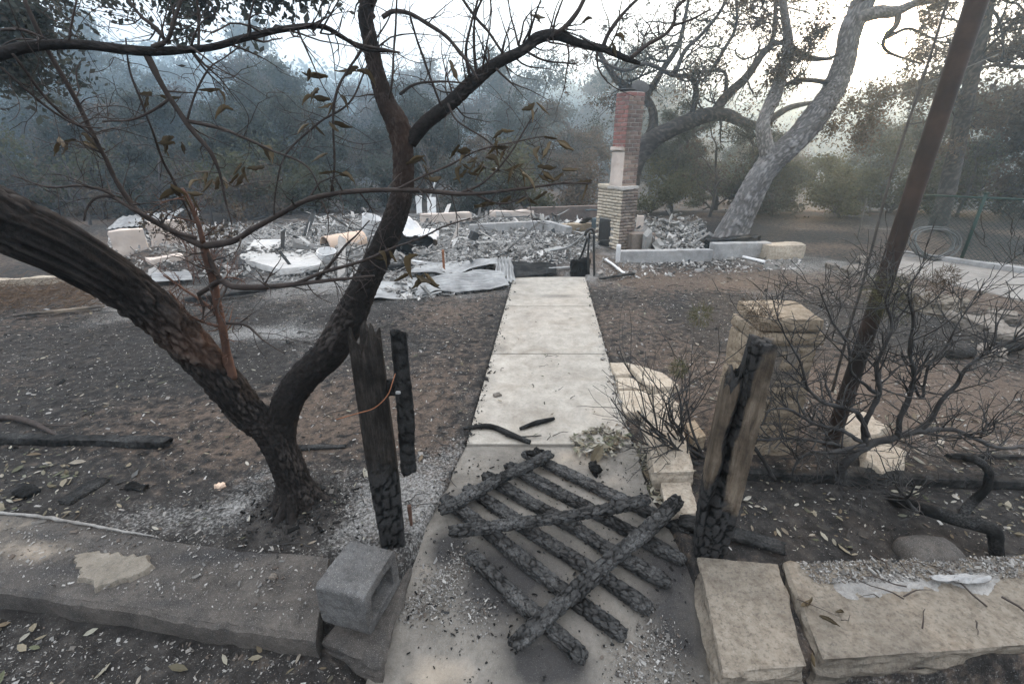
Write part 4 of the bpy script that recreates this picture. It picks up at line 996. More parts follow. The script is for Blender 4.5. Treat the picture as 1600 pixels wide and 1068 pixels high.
# branches: (colour, [(px, py, Y, w)...])
BR = [
 ('r', [(362, 590, 1.72, 20), (352, 540, 1.70, 15), (345, 500, 1.68, 14), (333, 440, 1.66, 15), (322, 400, 1.64, 16), (318, 380, 1.63, 12)]),
 ('d', [(318, 384, 1.63, 12), (280, 368, 1.61, 9), (240, 345, 1.59, 9), (212, 325, 1.57, 9), (185, 288, 1.55, 8), (165, 250, 1.53, 8), (145, 210, 1.51, 8), (118, 155, 1.48, 8), (85, 98, 1.45, 8), (58, 52, 1.42, 8), (34, -5, 1.4, 7)]),
 ('d', [(308, 372, 1.63, 8), (270, 362, 1.6, 8), (235, 340, 1.58, 7), (205, 325, 1.56, 6), (175, 308, 1.55, 6), (150, 310, 1.54, 5), (136, 325, 1.53, 5), (131, 345, 1.52, 4)]),
 ('d', [(178, 308, 1.55, 5), (160, 298, 1.54, 5), (120, 290, 1.52, 4), (75, 293, 1.5, 3), (20, 275, 1.48, 2)]),
 ('d', [(320, 384, 1.63, 13), (345, 380, 1.62, 12), (372, 373, 1.62, 11), (400, 355, 1.61, 10), (440, 332, 1.6, 10), (475, 315, 1.59, 9), (515, 303, 1.58, 9), (560, 298, 1.57, 9), (620, 297, 1.57, 8), (680, 299, 1.57, 8), (720, 304, 1.57, 7), (760, 302, 1.57, 6), (810, 296, 1.57, 5), (860, 288, 1.57, 4), (925, 285, 1.57, 3)]),
 ('d', [(720, 302, 1.57, 5), (755, 285, 1.57, 4), (790, 250, 1.57, 3), (815, 210, 1.57, 3), (840, 170, 1.57, 2)]),
 ('d', [(728, 294, 1.57, 4), (760, 312, 1.57, 4), (790, 318, 1.57, 3), (825, 305, 1.57, 2)]),
 ('d', [(620, 296, 1.57, 5), (660, 275, 1.57, 4), (700, 258, 1.57, 4), (740, 238, 1.57, 3), (800, 222, 1.57, 3), (850, 214, 1.57, 2)]),
 ('d', [(311, 460, 1.66, 9), (330, 448, 1.65, 10), (345, 438, 1.64, 10), (362, 447, 1.63, 10), (400, 449, 1.62, 10), (450, 446, 1.6, 8), (520, 438, 1.58, 6), (585, 431, 1.56, 4)]),
 ('d', [(345, 438, 1.64, 10), (332, 415, 1.64, 9), (318, 385, 1.63, 10)]),
 ('d', [(455, 446, 1.6, 7), (510, 424, 1.58, 6), (575, 404, 1.56, 5), (612, 388, 1.55, 4), (660, 370, 1.54, 3), (690, 355, 1.53, 3), (735, 340, 1.52, 2)]),
 ('d', [(495, 437, 1.6, 6), (515, 412, 1.59, 5), (540, 385, 1.58, 4), (578, 345, 1.57, 2)]),
 ('d', [(311, 460, 1.66, 6), (318, 480, 1.66, 5), (317, 500, 1.66, 3)]), ('d', [(325, 462, 1.66, 7), (340, 485, 1.67, 6), (348, 505, 1.68, 6)]),
 ('r', [(350, 505, 1.68, 7), (320, 475, 1.67, 5), (285, 450, 1.66, 4), (255, 430, 1.66, 3)]), ('r', [(348, 512, 1.69, 6), (300, 495, 1.68, 4), (265, 455, 1.67, 4)]),
 ('d', [(355, 505, 1.68, 6), (385, 508, 1.66, 5), (410, 530, 1.64, 3), (445, 552, 1.62, 2)]),
 ('r', [(318, 380, 1.63, 9), (310, 350, 1.62, 8), (295, 315, 1.61, 8), (283, 295, 1.6, 7)]),
 ('d', [(228, 84, 1.4, 13), (240, 108, 1.4, 12), (252, 132, 1.4, 10), (265, 155, 1.41, 9), (290, 190, 1.42, 9), (312, 218, 1.43, 8), (332, 242, 1.44, 7), (343, 270, 1.45, 5), (352, 310, 1.46, 4), (362, 350, 1.47, 2)]),
 ('d', [(262, 155, 1.41, 7), (240, 172, 1.41, 6), (205, 188, 1.41, 4), (160, 190, 1.41, 3)]),
 ('d', [(295, 190, 1.42, 7), (345, 200, 1.43, 6), (380, 215, 1.44, 5), (425, 235, 1.45, 4), (480, 260, 1.46, 3), (500, 300, 1.47, 2)]),
 ('d', [(292, 192, 1.42, 5), (305, 150, 1.43, 4), (325, 110, 1.44, 4), (350, 90, 1.45, 3), (375, 72, 1.46, 3)]),
 ('d', [(240, 76, 1.4, 12), (262, 64, 1.4, 10), (272, 35, 1.4, 8), (285, -5, 1.4, 7)]), ('d', [(258, 64, 1.4, 7), (245, 45, 1.4, 6), (222, 28, 1.4, 5), (200, 0, 1.4, 4)]),
 ('d', [(110, 68, 1.34, 6), (112, 40, 1.34, 5), (120, 0, 1.34, 4)]), ('d', [(0, 45, 1.3, 6), (40, 48, 1.3, 5), (75, 62, 1.32, 3)]),
 ('d', [(20, 85, 1.3, 5), (60, 140, 1.36, 5), (100, 180, 1.4, 5), (130, 200, 1.44, 4), (148, 215, 1.5, 3)]), ('d', [(0, 105, 1.3, 4), (70, 165, 1.36, 4), (120, 195, 1.42, 3), (160, 200, 1.45, 2)]),
 ('d', [(196, 60, 1.38, 3), (203, 110, 1.4, 4), (222, 160, 1.42, 4), (238, 205, 1.46, 4), (252, 245, 1.52, 4), (272, 285, 1.58, 5), (300, 345, 1.62, 3)]),
 ('d', [(580, 30, y0+.1, 18), (570, 8, y0+.1, 16), (558, -20, y0+.1, 14)]),
 ('d', [(598, 28, y0+.1, 9), (615, 18, y0+.1, 9), (640, 22, y0+.08, 8), (675, 42, y0+.06, 7), (705, 65, y0+.04, 6), (730, 98, y0+.02, 5), (748, 125, y0, 3)]),
 ('d', [(735, 128, y0+.13, 6), (728, 80, y0+.1, 5), (735, 40, y0+.1, 4), (748, -5, y0+.1, 4)]), ('d', [(745, 120, y0+.13, 6), (741, 70, y0+.12, 5), (742, 30, y0+.12, 4), (755, -5, y0+.1, 4)]),
 ('d', [(790, 92, y0+.15, 5), (768, 55, y0+.15, 5), (742, 25, y0+.15, 5), (720, -5, y0+.14, 5)]),
 ('d', [(860, 56, y0+.17, 10), (880, 45, y0+.17, 9), (900, 22, y0+.17, 8), (915, -5, y0+.17, 7)]), ('d', [(942, 76, y0+.2, 8), (952, 50, y0+.2, 7), (972, 22, y0+.2, 6), (1000, -5, y0+.2, 5)]),
 ('d', [(985, 92, y0+.2, 8), (1008, 72, y0+.21, 7), (1042, 52, y0+.22, 6), (1055, 30, y0+.23, 6), (1056, 15, y0+.23, 5), (1078, -8, y0+.24, 5)]), ('d', [(1052, 40, y0+.22, 5), (1080, 30, y0+.22, 4), (1110, 15, y0+.22, 3)]),
 ('d', [(820, 80, y0+.16, 5), (850, 95, y0+.17, 4), (900, 100, y0+.17, 3)]), ('d', [(625, 148, y0+.1, 6), (650, 132, y0+.08, 5), (690, 128, y0+.06, 4), (730, 130, y0+.05, 3)]),
 ('d', [(530, 55, 1.54, 6), (560, 70, 1.54, 6), (600, 78, 1.54, 6), (625, 82, 1.54, 4)]), ('d', [(580, 50, 1.6, 5), (565, 80, 1.58, 5), (545, 110, 1.56, 5), (525, 150, 1.54, 5), (520, 200, 1.55, 4), (522, 250, 1.56, 4), (519, 300, 1.58, 4)]),
 ('d', [(575, 100, 1.6, 3), (545, 160, 1.58, 4), (500, 190, 1.57, 4), (450, 235, 1.56, 4), (432, 290, 1.58, 3), (428, 335, 1.6, 3)]),
 ('d', [(605, 165, y0+.1, 5), (612, 130, y0+.05, 4), (617, 60, y0+.05, 4), (620, 0, y0, 3)]), ('d', [(690, 168, y0+.1, 4), (668, 110, y0+.08, 4), (650, 60, y0+.05, 4), (640, 20, y0, 3)]),
 ('d', [(700, 162, y0+.1, 4), (715, 190, y0+.05, 3), (760, 220, y0, 3), (800, 260, y0, 2)]),
]
rng = random.Random(11)
def twigs(mb, q, r, n, lmin, lmax, depth=1, seg=4, rmul=.4, droop=.1, rng=rng, thorn=True):
    """short side shoots along a branch"""
    tips = []
    for _ in range(n):
        k = rng.randrange(max(1, int(len(q)*.12)), len(q)-1) if len(q) > 4 else 1
        t = q[min(k+1, len(q)-1)]-q[k-1]; t = t/(np.linalg.norm(t)+1e-9)
        d = np.array([rng.gauss(0, 1), rng.gauss(0, .75), rng.gauss(.25, 1)]); d -= t*np.dot(d, t); d /= np.linalg.norm(d)+1e-9
        d = d*.8+t*rng.uniform(.1, .8); d /= np.linalg.norm(d)
        L = rng.uniform(lmin, lmax); p = np.array(q[k]); pts = [p]; m = rng.randint(3, 5)
        for j in range(m):
            d = d+np.array([rng.gauss(0, .28), rng.gauss(0, .28), rng.gauss(.02-droop*.3, .28)]); d /= np.linalg.norm(d); p = p+d*L/m; pts.append(p)
        r0 = max(.0011, min(r[k]*rmul, .0045)); qq, rr = catmull(pts, np.linspace(r0, .0006, len(pts)), L/m/1.5); add_tube(mb, qq, rr, seg, cap=False)
        tips.append(qq)
        if depth > 1: tips += twigs(mb, qq, rr, rng.randint(1, 3), lmin*.4, lmax*.45, depth-1, 3, .8, droop, rng)
    return tips
alltips = []; branches = []
for k, (c, pts) in enumerate(BR):
    pp, rr = trace(pts); q, r = catmull(pp, rr, .02)
    q = q+.004*np.stack([fbm(q*12, 2, k), fbm(q*12, 2, k+1), fbm(q*12, 2, k+2)], 1); r = r*(1+.18*fbm(q*40, 2, k+3))
    mb = MB(); add_tube(mb, q, r, 8 if pts[0][3] < 9 else 12)
    L = np.linalg.norm(np.diff(q, axis=0), axis=1).sum()
    tp = twigs(mb, q, r, int(4+L*13), .05, .22, 2); alltips += tp
    o = put(mb.build('branch', M['twigred'] if c == 'r' else M['twig']), tree)
for pts, n in [([(236, 80, 1.4, 17), (335, 73, 1.44, 13), (440, 46, 1.48, 12), (535, 58, 1.52, 8)], 22), ([(665, 192, y0+.1, 20), (735, 132, y0+.13, 20), (840, 60, y0+.17, 16), (980, 92, y0+.21, 10)], 34), ([(604, 160, y0+.1, 20), (578, 60, y0+.1, 20)], 9)]:
    pp, rr = trace(pts); q, r = catmull(pp, rr, .02); mb = MB(); alltips += twigs(mb, q, r, n, .1, .34, 2); kind(put(mb.build('twig_spray', M['twig']), tree), 'stuff')
# curled dry leaves still hanging
def leaf_mesh(seed, L=1.0):
    rg = random.Random(seed); n = 7; V = []; fold = rg.uniform(1.0, 2.1); bend = rg.uniform(-.9, .9); tw = rg.uniform(-.6, .6)
    for i in range(n):
        t = i/(n-1); w = .22*math.sin(math.pi*min(1, t*.93+.05))**.8*(1-.25*t); z = bend*(t-.3)**2; a = tw*t
        for s in (-1, -.5, 0, .5, 1):
            y = s*w*math.cos(fold*abs(s)); zz = z+abs(s)*w*math.sin(fold*abs(s))*1.2+.05*rg.uniform(-1, 1)
            V.append((t*L, (y*math.cos(a)-zz*math.sin(a)*.3)*L, (zz*math.cos(a)+y*math.sin(a))*L))
    F = [(i*5+j, (i+1)*5+j, (i+1)*5+j+1, i*5+j+1) for i in range(n-1) for j in range(4)]
    return mesh_data('leaf', V, F, M['leafdry'], True, 0)
LM = [leaf_mesh(k) for k in range(9)]
LEAF = [(95, 214), (108, 222), (120, 218), (240, 148), (250, 152), (265, 290), (280, 296), (296, 304), (270, 212), (282, 222), (345, 142), (364, 170), (378, 256), (388, 264), (382, 274), (325, 268), (345, 280), (405, 226), (478, 118), (500, 138), (492, 152), (523, 158), (486, 190), (518, 192), (512, 240), (520, 268), (530, 272), (665, 245), (660, 256), (735, 238), (746, 248), (756, 254), (780, 220), (790, 234), (850, 216), (842, 228), (845, 268), (818, 258), (816, 270), (876, 266), (925, 284), (800, 308), (824, 310), (856, 300), (592, 392), (580, 402), (604, 388), (650, 396), (640, 428), (652, 436), (664, 430), (838, 160), (834, 20), (926, 28), (956, 66), (560, 110), (720, 258), (730, 270), (690, 280), (770, 320), (788, 205), (700, 95), (960, 55), (868, 220)]
rl = random.Random(3)
for k, (px, py) in enumerate(LEAF):
    near_main = px > 820 and py < 100
    Y = YT+.17 if near_main else (1.57 if px > 430 else 1.5+.05*math.sin(k))
    big = 1.3 if 570 < px < 670 and py > 380 else 1.0
    for j in range(rl.choice([1, 2, 2, 3])):
        o = link('leaf', LM[(k*2+j*5) % len(LM)]); w = rl.uniform(.040, .068)*big
        o.location = P(px+rl.uniform(-8, 8)*j, py+rl.uniform(-6, 6)*j, Y+rl.uniform(-.02, .02)); o.scale = (w, w*rl.uniform(.6, 1.0), w*rl.uniform(.8, 1.3))
        o.rotation_euler = (rl.uniform(-1.3, 1.3), rl.uniform(.1, 1.3), rl.choice([0, 3.14])+rl.uniform(-1, 1))
        o.parent = tree; o.matrix_parent_inverse = Matrix.Translation(tree.location).inverted()
tag(tree, 'large scorched forked tree with bare limbs and curled leaves in the left foreground', 'tree')

# ------------------------------------------------------------------ pole with its cable, right
po = empty('metal_pole', tuple(G(1296, 694)))
pb = G(1297, 695); mb = MB(); q = np.array([[pb.x, pb.y, z] for z in np.linspace(-.3, 4.6, 60)]); q[:, 0] += .03*(q[:, 2]/4.6)
add_tube(mb, q, np.full(60, .0415)*(1+.03*fbm(q*3, 2, 3)), 28); put(mb.build('pipe', M['pipe']), po)
tag(po, 'tall rusty metal pole rising through the burnt shrub at the right', 'pole')
cb = empty('guy_wire', tuple(onG(1300, 600)))
mb = MB(); pts, rr = trace([(1300, 610, 2.55, 6), (1325, 520, 2.52, 6), (1352, 430, 2.5, 6), (1385, 300, 2.48, 5.5), (1420, 190, 2.46, 5.5), (1452, 90, 2.45, 5.5), (1484, -5, 2.44, 5.5), (1500, -60, 2.43, 5)])
q, rr = catmull(pts, rr, .05); q[:, 0] += .008*fbm(q*3, 2, 5); add_tube(mb, q, rr, 8); put(mb.build('cable', M['wire']), cb); tag(cb, 'slack grey cable hanging down beside the tall pole', 'cable')
# sagging wire far behind
mb = MB(); pts = [P(1240, 205, 9.4), P(1330, 172, 9.2), P(1440, 134, 9.0), P(1560, 85, 8.8)]; q, rr = catmull(pts, [.009]*4, .2); add_tube(mb, q, rr, 5); tag(mb.build('overhead_wire', M['wire']), 'thin wire strung from the ashy oak towards the pole', 'wire')
# ------------------------------------------------------------------ burnt shrubs
def grow(mb, p, d, L, r, depth, rng, up=.12, spread=.75, seg=6, ash=None, tips=None, nsub=(2, 4), wig=.3):
    p = np.array(p, float); d = np.array(d, float); d /= np.linalg.norm(d); m = max(4, int(L/.07)); pts = [p]; 
    for j in range(m):
        d = d+np.array([rng.gauss(0, wig), rng.gauss(0, wig), rng.gauss(up, wig)])*.55; d /= np.linalg.norm(d); p = p+d*L/m; pts.append(p)
    q, rr = catmull(pts, np.linspace(r, r*.55 if depth > 0 else .0012, len(pts)), max(.012, L/m/1.6)); add_tube(mb, q, rr*(1+.15*fbm(q*30, 2, 3)), seg if r > .006 else 4, cap=r > .004)
    if tips is not None and depth == 0: tips.append(q[-1])
    if depth > 0:
        for _ in range(rng.randint(*nsub)):
            k = rng.randrange(int(len(q)*.3), len(q)); t = q[min(k, len(q)-1)]-q[max(0, k-2)]; t /= np.linalg.norm(t)+1e-9
            e = np.array([rng.gauss(0, 1), rng.gauss(0, .8), rng.gauss(.2, .8)]); e -= t*np.dot(e, t); e /= np.linalg.norm(e)+1e-9
            dd = t*(1-spread*.5)+e*spread
            grow(mb, q[k], dd, L*rng.uniform(.5, .85), max(.0016, rr[k]*rng.uniform(.55, .8)), depth-1, rng, up, spread, seg, ash, tips, nsub, wig)
rs = random.Random(21)
shrub = empty('burnt_shrub', tuple(onG(1552, 868)))
gy = lambda px, py: onG(px, py).y
Yb = gy(1552, 868)
def sh(px, py, Y, w): return (px, py, Y, w)
yl = gy(1310, 762)
TR = [
 [(1556, 878, Yb, 30), (1556, 850, Yb, 27), (1550, 828, Yb+.02, 26), (1525, 818, Yb+.06, 25), (1480, 805, Yb+.13, 24), (1430, 790, Yb+.2, 22), (1380, 773, yl, 22), (1340, 760, yl+.02, 21), (1290, 750, yl+.06, 18), (1250, 748, yl+.08, 15), (1205, 752, yl+.08, 12)],
 [(1498, 812, Yb+.1, 22), (1520, 785, Yb+.1, 20), (1540, 760, Yb+.1, 19), (1545, 735, Yb+.1, 17), (1528, 718, Yb+.1, 15), (1508, 715, Yb+.1, 10)],
 [(1312, 752, yl+.05, 22), (1318, 728, yl+.06, 22), (1335, 708, yl+.08, 21), (1360, 694, yl+.1, 20), (1400, 682, yl+.12, 17), (1440, 672, yl+.14, 16), (1490, 672, yl+.16, 11), (1530, 688, yl+.18, 9), (1570, 700, yl+.2, 8), (1640, 690, yl+.22, 6)],
 [(1352, 696, yl+.1, 17), (1350, 668, yl+.1, 16), (1362, 640, yl+.1, 15), (1374, 612, yl+.1, 14), (1370, 585, yl+.1, 12), (1376, 550, yl+.1, 11), (1395, 510, yl+.1, 9), (1385, 470, yl+.1, 6), (1402, 420, yl+.1, 3)],
 [(1402, 682, yl+.12, 15), (1408, 650, yl+.12, 15), (1422, 620, yl+.12, 14), (1428, 585, yl+.12, 12), (1420, 545, yl+.12, 9), (1428, 500, yl+.12, 8), (1418, 455, yl+.12, 6), (1445, 410, yl+.12, 3)],
 [(1438, 672, yl+.14, 14), (1455, 652, yl+.14, 14), (1468, 628, yl+.14, 13), (1492, 602, yl+.14, 12), (1515, 570, yl+.14, 9), (1545, 548, yl+.14, 7), (1600, 520, yl+.15, 5), (1650, 470, yl+.15, 3)],
 [(1372, 614, yl+.1, 9), (1350, 600, yl+.08, 9), (1330, 580, yl+.06, 8), (1325, 540, yl+.06, 7), (1300, 500, yl+.05, 5), (1280, 450, yl+.05, 3)],
 [(1355, 680, yl+.08, 13), (1340, 645, yl+.04, 12), (1310, 634, yl+.02, 11), (1285, 628, yl, 9), (1262, 605, yl, 7), (1250, 565, yl, 6), (1225, 520, yl, 4), (1205, 460, yl, 2)],
 [(1350, 694, yl+.06, 10), (1305, 705, yl, 9), (1265, 708, yl-.03, 8), (1243, 728, yl-.05, 6), (1238, 745, yl-.05, 4)],
 [(1345, 690, yl+.06, 10), (1315, 672, yl+.04, 9), (1270, 660, yl+.02, 8), (1235, 640, yl, 6), (1205, 640, yl, 4), (1190, 665, yl, 3)],
 [(1335, 705, yl+.06, 8), (1290, 690, yl+.04, 7), (1230, 684, yl+.02, 7), (1185, 688, yl, 5)],
 [(1170, 690, yl+.02, 8), (1190, 715, yl+.04, 9), (1210, 748, yl+.06, 10)],
 [(1425, 600, yl+.12, 8), (1440, 620, yl+.13, 8), (1450, 575, yl+.14, 7), (1480, 540, yl+.15, 6), (1500, 500, yl+.15, 4), (1540, 440, yl+.15, 2)],
 [(1432, 800, Yb+.16, 10), (1415, 780, Yb+.16, 9), (1400, 755, Yb+.16, 6), (1395, 738, Yb+.16, 4)],
 [(1530, 690, yl+.2, 8), (1540, 668, yl+.2, 7), (1560, 655, yl+.2, 4)],
]
stems = []
for k, pts in enumerate(TR):
    pp, rr = trace(pts); q, r = catmull(pp, rr, .016); q = q+.007*np.stack([fbm(q*14, 2, k), fbm(q*14, 2, k+1), fbm(q*14, 2, k+2)], 1)
    r = r*(1 if k < 2 else .74); mb = MB(); add_tube(mb, q, r*(1+.3*fbm(q*30, 3, k)), 12)
    if k not in (0, 1, 11):
        L = np.linalg.norm(np.diff(q, axis=0), axis=1).sum()
        for _ in range(int(6+L*20)):
            i = rs.randrange(int(len(q)*.25), len(q)); t = q[i]-q[max(0, i-2)]; t /= np.linalg.norm(t)+1e-9
            e = np.array([rs.gauss(0, 1), rs.gauss(0, .6), rs.gauss(.35, .7)]); e /= np.linalg.norm(e)
            grow(mb, q[i], t*.5+e, rs.uniform(.10, .26), min(.0048, max(.002, r[i]*.6)), rs.choice([1, 1, 2]), rs, .14, .7, 5)
    if k < 2:
        bd = bark_disp(k+3, .2); mb = MB(); add_tube(mb, q, r*.95, 26, bd); o = put(mb.build('trunk' if k == 0 else 'stem', M['charlog']), shrub); ridge_attr(o, bd.ridge); continue
    put(mb.build('stem', M['shrub']), shrub)
tag(shrub, 'sprawling burnt shrub with bare black branches and low crawling trunk at the right', 'shrub')
# finer bush left of the pillar
b2 = empty('burnt_bush', (1.12, 2.22, 0))
bp = Vector((1.16, 2.24, 0)); rs2 = random.Random(8)
for k in range(12):
    mb = MB(); a = rs2.uniform(-1, 1)
    grow(mb, (bp.x+rs2.uniform(-.12, .06), bp.y+rs2.uniform(-.05, .1), .0), (-.75+.55*a, rs2.uniform(-.35, .25), rs2.uniform(.35, 1.0)), rs2.uniform(.36, .60), rs2.uniform(.007, .011), 2, rs2, .2, .65, 6, nsub=(3, 4), wig=.26)
    put(mb.build('stem', M['shrub']), b2)
tag(b2, 'thin burnt bush spreading beside the flagstones left of the pillar', 'bush')
# scorched needle tufts left on the twigs
def tuft(c, R, n, mat, parent, name='needle_tuft', seed=0):
    rg = np.random.default_rng(seed); d = rg.normal(size=(n, 3)); d /= np.linalg.norm(d, axis=1)[:, None]; s = rg.uniform(.2, 1, (n, 1))**.6
    p = np.array(tuple(c))+d*s*R; t = d+rg.normal(size=(n, 3))*.6; t /= np.linalg.norm(t, axis=1)[:, None]; w = np.cross(t, rg.normal(size=(n, 3))); w /= np.linalg.norm(w, axis=1)[:, None]
    L = rg.uniform(.25, .5, (n, 1))*R*1.3; V = np.stack([p-w*.0014, p+w*.0014, p+t*L], 1).reshape(-1, 3)
    put(mk(name, V, np.arange(3*n).reshape(-1, 3), mat, smooth=False), parent)
for k, (px, py, Y, R, par) in enumerate([(1095, 492, bp.y, .06, b2), (1180, 478, bp.y, .07, b2), (1060, 575, bp.y, .05, b2), (1195, 500, yl+.1, .07, shrub), (1385, 455, yl+.3, .10, shrub), (1435, 450, yl+.3, .10, shrub), (1395, 480, yl+.3, .09, shrub), (1480, 430, yl+.2, .05, shrub)]):
    tuft(P(px, py, Y), R, 420, M['leafbrown'] if k % 2 else M['leafolive'], par, seed=k)
# withered leaves caught between the coping stones
sp_ = empty('leaf_sprig', tuple(G(1262, 960, .04)))
for k, (px, py, w, rz) in enumerate([(1252, 950, .085, .4), (1280, 962, .07, -.5), (1306, 955, .05, .2), (1272, 1042, .06, 1.2)]):
    o = link('leaf', LM[k+2]); o.location = G(px, py, .07); o.scale = (w, w*1.6, w*.7); o.rotation_euler = (.3*k-.4, .2, rz); o.parent = sp_; o.matrix_parent_inverse = Matrix.Translation(sp_.location).inverted()
mb = MB(); q, rr = catmull([G(1245, 935, .06), G(1270, 945, .075), G(1310, 962, .06)], [.0018, .0016, .001], .01); add_tube(mb, q, rr, 5); put(mb.build('stem', M['twig']), sp_)
tag(sp_, 'withered olive leaf sprig caught in the gap between the coping stones', 'leaf sprig')
# ------------------------------------------------------------------ chimney
rngc = random.Random(2)
ch = empty('brick_chimney', tuple(G(965, 391)))
C0 = np.array(tuple(G(965, 391))); YC = C0[1]
rv = np.array([.875, .485, 0]); lv = np.array([-.485, .875, 0]); zv = np.array([0, 0, 1.])
z_sh = P(968, 294, YC).z; z_top = P(971, 139, YC+.02).z
SR, SL = .345, .335                      # stack sides
off = rv*.015+lv*.06                   # stack stands back from the base corner
def frame_box(o, u, v, w, lu, lvn, lw, **k):
    X, F = rbox((lu, lvn, lw), **k); X = X+np.array([lu/2, lvn/2, lw/2]); return o+X[:, :1]*u+X[:, 1:2]*v+X[:, 2:]*w, F
BH = .058; CRS = .066
nc = int((z_top-z_sh)/CRS)
V, F = frame_box(C0*[1, 1, 0]+off+[0, 0, z_sh-.02]+rv*.008+lv*.008, rv, lv, zv, SR-.016, SL-.016, z_top-z_sh, res=.1, r=.01); put(mk('mortar_core', V, F, M['mortar']), ch)
bmesh_cache = {}
def brick_data(L, mat, var):
    k = (round(L, 3), mat, var)
    if k not in bmesh_cache:
        X, F = rbox((L, .05, BH), res=.05, r=.006, amp=.004, scale=18, seed=var+3, maxseg=4); bmesh_cache[k] = mesh_data('brick', X, F, M[mat])
    return bmesh_cache[k]
joined = MB()
for i in range(nc):
    zc = z_sh+(i+.5)*CRS; st = i/nc
    for f, (u, v, L) in enumerate([(rv, lv, SR), (lv, rv, SL), (rv, -lv, SR), (lv, -rv, SL)]):
        org = C0*[1, 1, 0]+off+(lv*SL if f == 2 else 0)+(rv*SR if f == 3 else 0)
        x = 0.0; first = True; lens = [.105, .20, .095] if (i+f) % 2 else [.20, .20]
        tot = sum(lens); lens = [q*L/tot for q in lens]
        for q in lens:
            mid = org+u*(x+q/2)+v*(.021+rngc.uniform(-.003, .003))+zv*zc
            mat = 'brickred' if (f == 1 and st > .42) or (f == 0 and st > .93) else ('brickbrown' if f != 1 else 'firebrick')
            if f < 2:
                o = link('brick', brick_data(q-.014, mat, rngc.randrange(3))); o.location = mid
                ang = math.atan2(u[1], u[0]); o.rotation_euler = (rngc.uniform(-.02, .02), rngc.uniform(-.012, .012), ang+rngc.uniform(-.015, .015))
                o.parent = ch; o.matrix_parent_inverse = Matrix.Translation(ch.location).inverted()
            else:
                X, F = rbox((q-.011, .05, BH), res=.3, r=.004, maxseg=2); joined.add(mid+X[:, :1]*u+X[:, 1:2]*v+X[:, 2:]*zv, F if f == 3 else F[:, ::-1])
            x += q
kind(put(joined.build('back_bricks', M['brickbase'], smooth=False), ch), 'stuff')
# base: sooty brick return on the right, firebrick front with arched opening on the left
BR_, BL_ = .37, .68; zb = z_sh+.02
V, F = frame_box(C0*[1, 1, 0]+[0, 0, -.1]+rv*.02+lv*.02, rv, lv, zv, BR_-.04, BL_-.04, zb+.09, res=.1, r=.01); put(mk('base_core', V, F, M['mortar']), ch)
jb, jf = MB(), MB(); arc_c = .42; arc_w = .18; arc_h = .42
for i in range(int(zb/.055)):
    zc = (i+.5)*.055
    for f, (u, v, L, mbx) in enumerate([(rv, lv, BR_, jb), (lv, rv, BL_, jf), (rv, -lv, BR_, jb), (lv, -rv, BL_, jb)]):
        org = C0*[1, 1, 0]+(lv*BL_ if f == 2 else 0)+(rv*BR_ if f == 3 else 0); n = max(2, round(L/.16)); sft = .5 if i % 2 else 0
        xs = [0]+[(k+sft)*L/n for k in range(0 if sft else 1, n)]+[L]
        for a, b in zip(xs[:-1], xs[1:]):
            if b-a < .03: continue
            m_ = (a+b)/2
            if f == 1 and zc < .55 and abs(m_-arc_c) < arc_w*math.sqrt(max(0, 1-(max(0, zc-.30)/.28)**2)): continue
            X, F = rbox((b-a-.007, .05, .050), res=.05, r=.007, amp=.005, scale=16, seed=i*7+f, maxseg=3)
            out = rngc.uniform(-.006, .006)+(.003 if f == 1 and i % 2 else 0)
            mid = org+u*m_+v*(.02-out)+zv*zc; mbx.add(mid+X[:, :1]*u+X[:, 1:2]*v+X[:, 2:]*zv, F)
kind(put(jb.build('base_bricks', M['brickbase']), ch), 'stuff'); kind(put(jf.build('fireplace_bricks', M['firebrick']), ch), 'stuff')
V, F = frame_box(C0*[1, 1, 0]+lv*(arc_c-.16)-rv*.012+[0, 0, .02], lv, rv, zv, .32, .05, .50, res=.04, r=.03); put(mk('firebox', V, F[:, ::-1], M['iron']), ch)
# broken shoulder ledges
for k, (a, b, z, t, m) in enumerate([(-.03, .40, z_sh-.03, .05, 'mortar'), (.34, .68, z_sh-.02, .06, 'firebrick')]):
    V, F = frame_box(C0*[1, 1, 0]+lv*a-rv*.02+[0, 0, z], lv, rv, zv, b-a, .25, t, res=.03, r=.012, amp=.02, scale=9, seed=k); put(mk('ledge', V, F[:, ::-1], M[m]), ch)
V, F = frame_box(C0*[1, 1, 0]-rv*.01-lv*.01+[0, 0, z_sh-.02], rv, lv, zv, BR_+.02, .2, .05, res=.03, r=.01, amp=.015, scale=9, seed=7); put(mk('ledge', V, F, M['mortar']), ch)
V, F = frame_box(C0*[1, 1, 0]+off-rv*.045+lv*.02+[0, 0, P(950, 232, YC).z-.03], lv, rv, zv, .31, .06, .06, res=.03, r=.01, amp=.012, scale=12); put(mk('lintel', V, F[:, ::-1], M['plaster']), ch)
V, F = frame_box(C0*[1, 1, 0]+off-rv*.012+lv*.0+[0, 0, z_sh], lv, rv, zv, .32, .03, P(950, 238, YC).z-z_sh, res=.02, r=.006, amp=.014, scale=8, seed=4); put(mk('plaster_coat', V, F[:, ::-1], M['plaster']), ch)
tag(ch, 'tall free-standing brick chimney with red upper bricks and open hearth amid the ruin', 'chimney')
